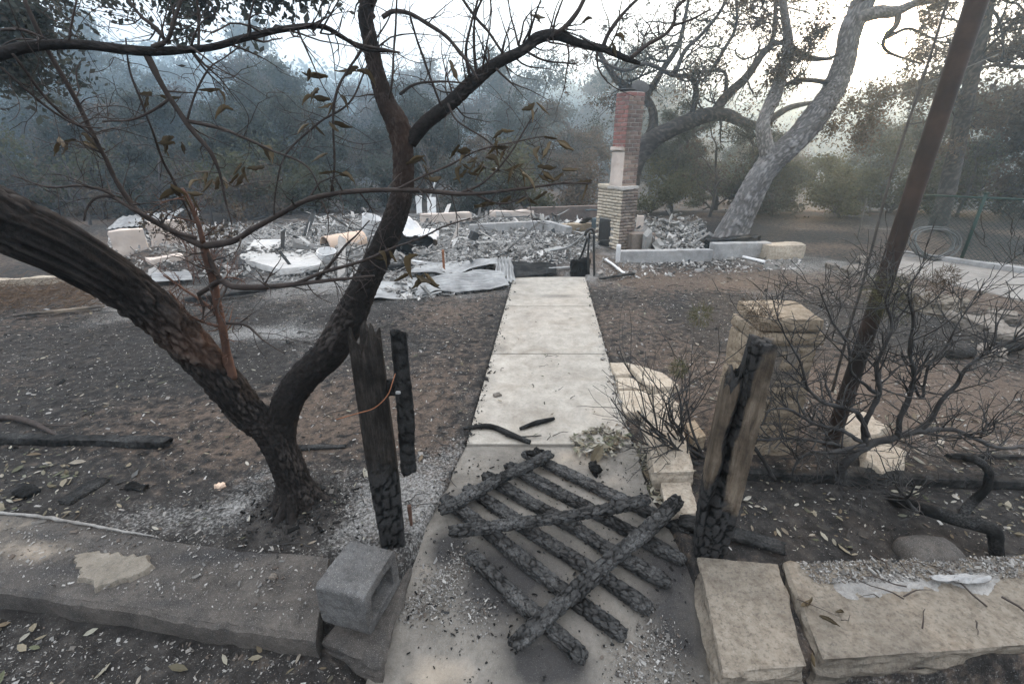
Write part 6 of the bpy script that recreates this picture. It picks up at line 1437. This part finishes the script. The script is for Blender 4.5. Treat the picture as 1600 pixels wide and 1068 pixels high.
# ------------------------------------------------------------------ oaks and woodland
def leafquads(P_, size, rg, aspect=.5):
    n = len(P_); t = rg.normal(size=(n, 3)); t[:, 2] -= .2; t /= np.linalg.norm(t, axis=1)[:, None]; w = np.cross(t, rg.normal(size=(n, 3))); w /= np.linalg.norm(w, axis=1)[:, None]+1e-9
    s = (size*rg.lognormal(0, .3, n))[:, None]; V = np.stack([P_-t*s, P_+w*s*aspect, P_+t*s, P_-w*s*aspect], 1).reshape(-1, 3)
    return V, np.arange(4*n).reshape(-1, 4)
def skeleton(seed, H, R, trunk_r, lean=(0, 0), low=.25, nlimb=6, sub=3):
    rg = random.Random(seed); mb = MB(); tips = []
    def go(p, d, L, r, depth):
        m = 5; pts = [p]
        for j in range(m):
            d = d+np.array([rg.gauss(0, .3), rg.gauss(0, .3), rg.gauss(.05, .22)])*(.8 if depth < 4 else .35); d /= np.linalg.norm(d); p = p+d*L/m; pts.append(p)
        q, rr = catmull(pts, np.linspace(r, r*.6, len(pts)), L/m/1.5); add_tube(mb, q, rr, 8 if depth > 2 else 5, cap=False)
        if depth <= 2: tips.extend([q[int(len(q)*f)] for f in (.4, .7, .99)])
        if depth > 0:
            for _ in range(nlimb if depth == 4 else rg.randint(2, sub)):
                k = rg.randrange(int(len(q)*(low if depth == 4 else .35)), len(q)); e = np.array([rg.gauss(0, 1), rg.gauss(0, 1), rg.gauss(.15, .5)]); e /= np.linalg.norm(e)
                t = q[k]-q[k-1]; t /= np.linalg.norm(t)+1e-9
                dd = t*.45+e; go(q[k], dd/np.linalg.norm(dd), L*rg.uniform(.5, .75) if depth < 4 else R*rg.uniform(.5, .85), max(.006, rr[k]*rg.uniform(.5, .7)), depth-1)
    go(np.array([0, 0, -.3]), np.array([lean[0], lean[1], 1.]), H*.62, trunk_r, 4)
    return mb, np.array(tips)
protos = []
def proto(seed, H, R, mat, nleaf, size, trunk_r=.16, clump=.31, **k):
    mb, tips = skeleton(seed, H, R, trunk_r, **k); rg = np.random.default_rng(seed)
    tips = tips[tips[:, 2] > .2]
    c = tips[rg.integers(0, len(tips), nleaf)]; c = c+rg.normal(size=(nleaf, 3))*clump*np.array([1, 1, .7])*rg.uniform(.3, 1.1, (nleaf, 1))
    c = c[c[:, 2] > .05]
    V, F = leafquads(c, size, rg)
    protos.append((mb.data('trunk', M['forestbark']), mesh_data('crown', V, F, M[mat], False)))
    return len(protos)-1
PO = [proto(1, 6.5, 2.8, 'leafgrey', 32000, .060), proto(2, 6.0, 3.0, 'leafgrey', 32000, .060, low=.15), proto(3, 7.5, 2.6, 'leafbrown', 22000, .056), proto(4, 5.5, 2.8, 'leafolive', 26000, .056, low=.12), proto(5, 7.0, 2.4, 'leafgrey', 15000, .055)]
PS = [proto(11, 2.0, 1.3, 'leafgrey', 7000, .040, .05, .25, low=.05), proto(12, 1.7, 1.4, 'leafolive', 7000, .040, .05, .25, low=.05), proto(13, 2.4, 1.2, 'leafbrown', 2600, .038, .05, .22, low=.05), proto(14, 3.2, 1.2, 'leafbrown', 500, .035, .05, .3, low=.05)]
PT = [proto(21, 9.0, 1.3, 'leafgrey', 8000, .075, .14, .35, nlimb=12, low=.3), proto(22, 8.0, 1.5, 'leafbrown', 7000, .075, .14, .35, nlimb=12, low=.3)]
def plant(name, k, x, y, s, rz, label, cat, group, sz=1.0):
    e = empty(name, (x, y, gz(x, y)), rz); e.scale = (s, s, s*sz)
    for nm, me in zip(('trunk', 'crown'), protos[k]): link(nm, me, e)
    return tag(e, label, cat, group)
rf = random.Random(17)
ORD = 'leftmost,second,third,fourth,fifth,sixth,seventh,eighth,ninth,tenth,eleventh,twelfth,thirteenth,fourteenth'.split(',')
# front row of the wood, by where it stands in the photograph: (px of its trunk, Y, kind, scale)
def row(n, x0, x1, Y0, Y1, kinds, s0, s1, name, label, cat, group, jit=.35, sz=(0.85, 1.1)):
    for i in range(n):
        px = x0+(x1-x0)*(i+.5+rf.uniform(-jit, jit))/n; Y = rf.uniform(Y0, Y1); x = (px-800)/FPX*(Y*CP+2*SP)
        plant(name, rf.choice(kinds), x, Y, rf.uniform(s0, s1), rf.uniform(0, 6.28), label.replace('#', ORD[i]) if '#' in label else label, cat, group, rf.uniform(*sz))
row(9, -120, 560, 15.5, 18.5, [PO[0], PO[1], PO[3]], .52, .66, 'oak_tree', '# oak from the left in the nearest row of the left wood', 'tree', 'front row of the wood at left')
row(5, 560, 930, 16, 20, [PO[0], PO[4], PO[1], PO[2]], .50, .62, 'oak_tree', '# oak from the left between the forked limb and the chimney', 'tree', 'front row of the wood at centre')
row(12, -200, 930, 22, 28, [PO[0], PO[1], PO[2], PO[4]], .92, 1.15, 'oak_tree', 'hazy oak in the second row of the wood behind the ruin', 'tree', 'second row of the wood')
row(13, -250, 1000, 36, 46, [PO[0], PO[2], PO[4], PT[0]], 1.4, 1.8, 'oak_tree', 'faint tall tree fading into smoke behind the left wood', 'tree', 'far trees of the wood')
row(11, -200, 1050, 60, 80, [PO[0], PO[2], PT[0], PT[1]], 2.1, 2.8, 'oak_tree', 'ghostly tall tree at the back of the smoky wood', 'tree', 'ghostly trees at the back')
row(6, 1000, 1480, 14.5, 19, [PO[3], PO[3], PO[1], PO[0]], .46, .60, 'oak_tree', '# olive-green low oak from the left behind the ashy oak and fence', 'tree', 'low oaks behind the fence')
row(8, 1000, 1750, 22, 32, [PO[3], PO[2], PO[0]], .55, .72, 'oak_tree', 'hazy oak in the wood under the sun', 'tree', 'oaks under the sun')
row(3, 1560, 1800, 11.5, 15, [PO[1], PO[2]], .85, 1.0, 'oak_tree', '# dark oak of those closing the right edge behind the fence', 'tree', 'oaks at the right edge')
row(9, 940, 1700, 42, 62, [PO[0], PO[2], PO[4]], .85, 1.05, 'oak_tree', 'faint oak in the glare beneath the sun', 'tree', 'far oaks in the glare')
row(14, -150, 930, 13.4, 15.0, PS, .8, 1.25, 'scrub_bush', '# scorched bush from the left along the wood edge behind the ruin', 'bush', 'bushes behind the ruin')
row(11, 980, 1750, 12.6, 14.6, [PS[0], PS[1], PS[3], PS[1]], .75, 1.15, 'scrub_bush', '# green-grey bush from the left under the oaks right of the chimney', 'bush', 'bushes right of the chimney')
row(8, -100, 420, 11.2, 12.8, [PS[3], PS[2], PS[3]], .7, 1.0, 'scrub_bush', '# bare twiggy bush from the left at the back of the left yard', 'bush', 'bare bushes at left')
# far wooded slope
rgf = np.random.default_rng(3); n = 2600; az = rgf.uniform(-1.05, 1.05, n); r = rgf.uniform(95, 200, n); x, y = r*np.sin(az), r*np.cos(az); z = hz(x, y)
mb = MB(); U8, F8 = None, None
pts = []; 
for k in range(n):
    m = 26; d = rgf.normal(size=(m, 3))*np.array([1.0, 1.0, 1.35])*rgf.uniform(.7, 1.2); pts.append(np.array([x[k], y[k], z[k]+2.6])+d*1.7)
V, F = leafquads(np.concatenate(pts), .6, rgf, .8); kind(mk('hill_woodland', V, F, M['leafgrey'], smooth=False), 'stuff', 'distant wooded slope dissolving in the smoke')
# a few tall trees on the slope against the sky
for k, (px, Y, s, lab) in enumerate([(505, 85, 1.9, 'tall feathery tree on the skyline left of the forked limb'), (370, 80, 1.6, 'tall pointed tree on the skyline above the left wood'), (640, 90, 1.7, 'slim skyline tree just right of the forked limb'), (760, 95, 1.6, 'slim skyline tree above the middle of the ruin'), (560, 95, 1.8, 'skyline tree seen right behind the forked limb')]):
    plant('skyline_tree', PT[k % 2], (px-800)/FPX*Y*CP, Y, s, k*1.3, lab, 'tree', 'trees on the skyline')

# the ashy oak with its fork, built along its traced trunk
pw = empty('ashy_oak', tuple(G(1145, 370))); Yo = G(1145, 370).y
def bigbark(seed, amp):
    def f(V, s, a, r):
        q = np.stack([np.cos(a)*4.2, np.sin(a)*4.2, s/np.maximum(r, .05)*1.0], 1)+seed; q[:, :2] += .3*np.stack([vnoise(q*1.5, seed), vnoise(q*1.5, seed+1)], 1)
        A, B = voro(q*1.3, seed); e = np.clip((B-A)/.35, 0, 1); f.ridge = np.clip(.1+.75*e+.3*fbm(q*4, 3, seed+9), 0, 1)
        return r*(amp*(e-.5)+.10*fbm(q*.5, 2, seed+2))
    return f
def biglimb(pts, parent, name, mat, seg=40, step=.03, seed=0, amp=.10):
    pp, rr = trace(pts); q, r = catmull(pp, rr, step); mb = MB(); bd = bigbark(seed, amp); add_tube(mb, q, r, seg, bd); o = put(mb.build(name, mat), parent); ridge_attr(o, bd.ridge); return q, r
q1, r1 = biglimb([(1132, 392, Yo, 66), (1141, 368, Yo, 52), (1158, 335, Yo, 45), (1180, 290, Yo, 41), (1206, 252, Yo, 40), (1240, 222, Yo, 37), (1276, 180, Yo+.1, 40), (1302, 140, Yo+.15, 38), (1319, 95, Yo+.2, 36), (1329, 50, Yo+.25, 36), (1348, 5, Yo+.3, 36), (1378, -60, Yo+.35, 32), (1400, -160, Yo+.4, 24)], pw, 'trunk', M['paleoak'], 60, .022, 3, .12)
q2, r2 = biglimb([(1208, 262, Yo, 34), (1196, 225, Yo, 27), (1193, 190, Yo+.02, 22), (1208, 155, Yo+.05, 23), (1222, 115, Yo+.08, 21), (1232, 70, Yo+.1, 17), (1226, 25, Yo+.1, 14), (1220, -20, Yo+.1, 13), (1212, -100, Yo+.1, 10)], pw, 'limb', M['paleoak'], 36, .025, 5, .12)
q3, r3 = biglimb([(1336, 30, Yo+.2, 24), (1370, 20, Yo+.1, 22), (1400, 18, Yo, 18), (1430, 6, Yo-.1, 12), (1460, 2, Yo-.2, 8)], pw, 'limb', M['paleoak'], 24, .03, 6, .1)
rso = random.Random(31)
def crownlet(parent, centres, R, n, mat, seed, size=.045, name='foliage'):
    rg = np.random.default_rng(seed); c = np.array([tuple(p) for p in centres]); P_ = c[rg.integers(0, len(c), n)]+rg.normal(size=(n, 3))*R*rg.uniform(.2, 1, (n, 1)); d_ = P_-np.array([0, 0, CAMZ]); d_ /= np.linalg.norm(d_, axis=1)[:, None]; P_ = P_[d_@np.array(SDIR) < math.cos(.055)]   # a gap in the crown lets the sun through
    V, F = leafquads(P_, size, rg); put(mk(name, V, F, mat, smooth=False), parent)
def spray(parent, q, r, n, L, mat, seed, depth=2, up=.05, leaf=None, nl=0, size=.04, rad=.14, part='twig_spray', nsub=(2, 3)):
    rr_ = random.Random(seed); mb = MB(); tips = []
    for _ in range(n):
        k = rr_.randrange(int(len(q)*.3), len(q)); e = np.array([rr_.gauss(0, 1), rr_.gauss(0, 1), rr_.gauss(.1, .7)]); grow(mb, q[k], e, L*rr_.uniform(.6, 1.2), min(r[k]*.5, .03), depth, rr_, up, .8, 6, tips=tips, wig=.34, nsub=nsub)
    kind(put(mb.build(part, mat), parent), 'stuff')
    if leaf is not None and tips: crownlet(parent, tips, rad, nl, leaf, seed, size)
    return tips
spray(pw, q1[int(len(q1)*.8):], r1[int(len(q1)*.8):], 5, .9, M['oakbark'], 3, 2, .0, M['leafbrown'], 4000, .026)
spray(pw, q2[int(len(q2)*.8):], r2[int(len(q2)*.8):], 4, .8, M['oakbark'], 4, 2, .0, M['leafbrown'], 2500, .026)
for pts in [[(1405, 16, Yo, 12), (1400, 40, Yo-.2, 9), (1385, 55, Yo-.3, 8), (1380, 72, Yo-.3, 7), (1395, 85, Yo-.3, 5), (1440, 100, Yo-.3, 4)], [(1225, 60, Yo+.1, 9), (1255, 85, Yo+.1, 8), (1290, 92, Yo+.1, 6), (1310, 85, Yo+.1, 4)], [(1300, 130, Yo+.1, 9), (1250, 125, Yo+.2, 8), (1215, 138, Yo+.3, 6)], [(1384, 60, Yo-.3, 6), (1420, 45, Yo-.3, 5), (1460, 60, Yo-.3, 4), (1500, 50, Yo-.3, 3)]]:
    q, r = biglimb(pts, pw, 'branch', M['oakbark'], 10, .05, 8, .06); spray(pw, q, r, 5, .5, M['oakbark'], len(pts)*7, 2, -.02, M['leafbrown'], 2200, .024)
crownlet(pw, [P(1330, 165, Yo-.5), P(1355, 190, Yo-.6), P(1365, 165, Yo-.4), P(1300, 200, Yo+.6), P(1270, 190, Yo+.6), P(1345, 215, Yo-.4), P(1380, 150, Yo-.5)], .22, 5200, M['leafbrown'], 9, .024)
crownlet(pw, [P(px, -40-20*(i % 3), Yo+rso.uniform(-1.5, 1)) for i, px in enumerate(range(1120, 1560, 40))], .45, 8000, M['leafbrown'], 10, .026)
tag(pw, 'big leaning oak with pale ash-covered furrowed bark beside the foundation', 'tree')
# dark spreading oak behind the chimney
pd = empty('spreading_oak', tuple(G(972, 356))); Yd = 12.6
D = [[(962, 372, Yd, 50), (972, 330, Yd, 42), (985, 268, Yd, 35), (1003, 235, Yd, 32), (1030, 212, Yd, 29), (1065, 195, Yd, 27), (1100, 181, Yd, 26), (1135, 180, Yd, 22), (1165, 193, Yd, 18), (1190, 195, Yd, 14), (1230, 170, Yd, 10), (1270, 160, Yd, 6)],
 [(1112, 182, Yd, 16), (1125, 163, Yd, 16), (1140, 145, Yd, 15), (1165, 122, Yd, 14), (1182, 98, Yd, 12), (1200, 76, Yd, 11), (1222, 68, Yd, 8), (1260, 92, Yd, 7), (1300, 92, Yd, 5)],
 [(1080, 188, Yd, 11), (1085, 160, Yd, 11), (1087, 135, Yd, 10), (1075, 120, Yd, 9), (1050, 117, Yd, 8), (1010, 100, Yd, 7), (975, 110, Yd, 6), (930, 92, Yd, 5)],
 [(1132, 152, Yd, 8), (1135, 130, Yd, 7), (1130, 112, Yd, 6), (1100, 112, Yd, 6), (1080, 118, Yd, 5)], [(1165, 194, Yd, 9), (1172, 212, Yd, 8), (1178, 228, Yd, 5)],
 [(1001, 238, Yd+.3, 20), (1018, 205, Yd+.5, 17), (1020, 175, Yd+.6, 15), (1005, 150, Yd+.7, 14), (970, 130, Yd+.8, 14), (950, 105, Yd+.8, 10), (930, 75, Yd+.8, 7), (905, 55, Yd+.8, 4)],
 [(1010, 150, Yd+.7, 12), (1035, 110, Yd+.8, 10), (1060, 70, Yd+.8, 8), (1072, 20, Yd+.8, 6), (1080, -30, Yd+.8, 4)], [(1200, 78, Yd, 8), (1210, 50, Yd, 8), (1212, 10, Yd, 7), (1220, -30, Yd, 5)],
 [(1055, 117, Yd, 7), (1070, 80, Yd, 7), (1100, 50, Yd, 6), (1130, 10, Yd, 5), (1140, -30, Yd, 4)], [(1110, 112, Yd, 6), (1130, 80, Yd, 6), (1150, 40, Yd, 5), (1150, -20, Yd, 4)]]
for k, pts in enumerate(D):
    q, r = biglimb(pts, pd, 'trunk' if k == 0 else 'limb', M['oakbark'], 18 if k else 26, .05, k, .08)
    spray(pd, q, r, 8 if k else 5, 1.0 if k not in (3, 4) else .5, M['oakbark'], 40+k, 2, .02, M['leafbrown'] if k % 2 else M['leafgrey'], 2000, .026, nsub=(2, 4))
tag(pd, 'dark twisting oak spreading its bare limbs behind the chimney', 'tree')
# leaning dark trunk at the right
pr = empty('leaning_trunk', tuple(G(1470, 352))); Yq = 11.0
q, r = biglimb([(1466, 352, Yq, 34), (1474, 320, Yq, 32), (1486, 270, Yq, 32), (1500, 205, Yq, 30), (1514, 140, Yq, 28), (1530, 70, Yq, 26), (1545, 0, Yq, 24), (1565, -80, Yq, 18)], pr, 'trunk', M['oakbark'], 24, .05, 4, .08)
spray(pr, q[int(len(q)*.3):], r[int(len(q)*.3):], 14, 1.1, M['oakbark'], 9, 2, .0, M['leafbrown'], 22000, .026, .2)
tag(pr, 'dark leaning tree trunk with scorched foliage near the right edge', 'tree')
# near oak overhanging the upper left corner, its trunk outside the picture
pl_ = empty('overhanging_oak', (-7.6, 4.2, gz(-7.6, 4.2)))
q = np.array([[-7.6, 4.2, -.3], [-7.5, 4.25, 1.2], [-7.2, 4.4, 2.4], [-6.6, 4.6, 3.3]]); q, r = catmull(q, [.2, .17, .15, .12], .08); mb = MB(); add_tube(mb, q, r, 20, bigbark(4, .1)); put(mb.build('trunk', M['oakbark']), pl_)
for k, tgt in enumerate([P(40, 40, 4.6), P(430, -30, 4.2), P(120, -20, 5.4), P(-60, 90, 4.4), P(300, -60, 4.4)]):
    a = q[-1-6*(k % 3)]; b = np.array(tuple(tgt)); m_ = (a+b)/2+np.array([0, 0, .35]); qq, rr = catmull([a, (a+m_)/2, m_, (m_+b)/2+[0, 0, .05], b], [.07, .055, .04, .028, .012], .06); mb = MB(); add_tube(mb, qq, rr, 8); put(mb.build('limb', M['oakbark']), pl_)
    s = int(len(qq)*.75)
    tips = spray(pl_, qq[s:], rr[s:], 8, .42, M['oakbark'], 60+k, 2, -.08, None)
    if tips: crownlet(pl_, tips, .09, 1500, M['leafgrey'], 70+k, .026)
crownlet(pl_, [P(20, 20, 4.6), P(50, 70, 4.7), P(10, 90, 4.6), P(60, 40, 4.9), P(-20, 60, 4.4), P(35, 110, 4.8)], .20, 3200, M['leafgrey'], 77, .026)
crownlet(pl_, [P(395, -12, 4.2), P(430, -8, 4.2), P(470, -15, 4.3), P(310, -5, 4.4), P(350, -25, 4.3), P(505, -20, 4.3)], .12, 1500, M['leafgrey'], 78, .026)
tag(pl_, 'oak foliage overhanging the upper left corner and top edge', 'tree')
# dead sapling with orange leaves and straw brush at left
ds = empty('dead_sapling', tuple(onG(318, 415))); gs = onG(318, 415); rsd = random.Random(5); tips = []
for k in range(7):
    mb = MB(); grow(mb, tuple(gs+Vector((rsd.uniform(-.2, .2), rsd.uniform(-.2, .2), 0))), (rsd.uniform(-.5, .5), rsd.uniform(-.4, .4), 1), rsd.uniform(.45, .7), .012, 2, rsd, .15, .6, 6, tips=tips, nsub=(2, 4)); put(mb.build('stem', M['twigred']), ds)
crownlet(ds, [t for t in tips if t[2] > .3], .06, 1500, M['leafdry'], 4, .022); tag(ds, 'dead sapling with orange-brown leaves before the pinkish blocks', 'sapling')
ds = empty('dead_sapling', tuple(onG(330, 445))); gs = onG(320, 448); tips = []
for k in range(6):
    mb = MB(); grow(mb, tuple(gs+Vector((rsd.uniform(-.3, .3), rsd.uniform(-.2, .2), 0))), (rsd.uniform(-.8, .8), rsd.uniform(-.4, .4), 1), rsd.uniform(.25, .4), .008, 2, rsd, .1, .7, 6, tips=tips, nsub=(3, 4)); put(mb.build('stem', M['twigred']), ds)
tag(ds, 'low leafless bush of reddish twigs beside the dark timber edging', 'bush')
x, y = sample([(-60, 490), (165, 480), (150, 450), (-60, 455)], 420); mb = MB(); rr_ = random.Random(2)
for k in range(len(x)):
    a = rr_.uniform(0, 6.28); p = np.array([x[k], y[k], gz(x[k], y[k])+rr_.uniform(0, .12)]); pts = [p]
    for j in range(4): a += rr_.gauss(0, .5); p = p+np.array([math.cos(a)*.1, math.sin(a)*.1, rr_.gauss(0, .04)]); pts.append(p)
    add_tube(mb, np.array(pts), np.linspace(.004, .0015, 5), 3, cap=False)
kind(mb.build('dry_brush', M['parch']), 'stuff', 'heap of dry orange brush at the left beyond the big limb')

# ------------------------------------------------------------------ right background: fence, hose, boulders
fe = empty('chain_link_fence', tuple(G(1530, 410)))
A, B = G(1385, 396), G(1760, 436); hF = 1.02
dv = (B-A); Lf = dv.length; dv.normalize(); mb = MB(); pit = .062
for k in range(int((Lf+hF)/pit)):
    for sgn in (1, -1):
        s0 = k*pit-(hF if sgn > 0 else 0); s1 = s0+hF; 
        if sgn < 0: s0, s1 = s1, s0
        z0, z1 = .03, hF; a0, a1 = s0, s1
        # clip to panel
        if min(a0, a1) < 0 or max(a0, a1) > Lf:
            t0, t1 = 0., 1.; dd = a1-a0
            ta, tb = (0-a0)/dd, (Lf-a0)/dd; lo, hi = max(0, min(ta, tb)), min(1, max(ta, tb))
            if hi <= lo: continue
            z0, z1, a0, a1 = .03+(hF-.03)*lo, .03+(hF-.03)*hi, a0+dd*lo, a0+dd*hi
        p, q = A+dv*a0, A+dv*a1; add_tube(mb, np.array([[p.x, p.y, p.z+z0], [q.x, q.y, q.z+z1]]), [.0032, .0032], 3, cap=False)
put(mb.build('chain_link_mesh', M['greenfence']), fe)
for k in range(4):
    s = .2+k*(Lf-.4)/3; p = A+dv*s; mb = MB(); add_tube(mb, np.array([[p.x, p.y, -.1], [p.x, p.y, hF+.06]]), [.026, .026], 12); pst = put(mb.build('post', M['greenfence']), fe); X, F = rbox((.065, .065, .03), res=.02, r=.012); cp = mk('post_cap', X+np.array([p.x, p.y, hF+.07]), F, M['greenfence']); cp.parent = pst
mb = MB(); add_tube(mb, np.array([[A.x, A.y, hF], [B.x, B.y, hF]]), [.016, .016], 8); put(mb.build('top_rail', M['greenfence']), fe)
tag(fe, 'dark green chain-link fence along the right back of the yard', 'fence')
hc = G(1462, 412); mb = MB(); pts = []
for k in range(7*40):
    t = k/40; a = t*6.283; r = .33+.05*math.sin(t*1.3)+.02*(t % 2); pts.append((hc.x+.05+r*math.cos(a), hc.y+.15+.12*math.sin(a)+.02*t, .30+r*.62*math.sin(a)-.26*0+.02*math.cos(a*2)))
pts = np.array(pts); pts[:, 2] += .02-min(0, pts[:, 2].min()); add_tube(mb, pts, np.full(len(pts), .011), 6); tag(mb.build('hose_coil', M['hose']), 'coil of grey hose leaning on the chain-link fence', 'hose')
BO = [(1332, 430, .30, 'low grey boulder nearest the stone pillar in the driveway edging'), (1372, 452, .26, 'dark boulder behind the slack cable'), (1425, 470, .34, 'broad boulder in the driveway edging right of the pole'), (1462, 486, .42, 'large tan boulder at the driveway edge'), (1530, 520, .34, 'rough boulder in the edging right of the large tan one'), (1585, 545, .40, 'dark boulder near the right frame edge'), (1640, 520, .4, 'boulder cut by the right frame edge'), (1500, 505, .22, 'small boulder between two larger edging boulders'), (1560, 500, .25, 'small grey boulder behind the rough one'), (1350, 410, .22, 'farthest small boulder of the driveway edging'), (1300, 420, .18, 'pale stone lying left of the driveway edging'), (1400, 440, .22, 'rounded boulder half hidden by the pole'), (1545, 560, .24, 'stone at the foot of the dark right boulders')]
for k, (px, py, w, lab) in enumerate(BO):
    g = onG(px, py); X, F = rbox((w, w*.75, w*.55), res=w/22, r=w*.10, amp=w*.22, scale=1.5/w, seed=k+5, fine=w*.03, fs=9/w, side=w*.12); a = k*1.1; R = np.array([[math.cos(a), -math.sin(a), 0], [math.sin(a), math.cos(a), 0], [0, 0, 1]])
    tag(mk('boulder', X@R.T+np.array([g.x, g.y, g.z+w*.16]), F, M['rock' if k != 3 else 'sandblock'], smooth=False), lab, 'boulder', 'boulders edging the driveway')
stick('fallen_log', [(1480, 560), (1540, 555), (1640, 540)], [14, 18, 20], M['charlog'], 'burnt log lying among the right boulders', 'log')
# ------------------------------------------------------------------ smoke haze
ZTOP = 34.0
V, F = lattice(1, 1, 1); V = (V-[.5, .5, 0])*[2200, 2200, ZTOP+4]+[0, 0, -3.0]
hazeo = mk('haze', V, F, None, smooth=False); kind(hazeo, 'stuff', 'thin blue smoke hanging through the whole canyon')
hm = bpy.data.materials.new('smoke_air'); hm.use_nodes = True; hn = hm.node_tree.nodes
hn.remove(hn['Principled BSDF']); pv = hn.new('ShaderNodeVolumePrincipled')
pv.inputs['Color'].default_value = (.62, .83, 1.0, 1); pv.inputs['Density'].default_value = 0.0048; pv.inputs['Anisotropy'].default_value = .7
hm.node_tree.links.new(pv.outputs[0], hn['Material Output'].inputs['Volume'])
hazeo.data.materials.append(hm)
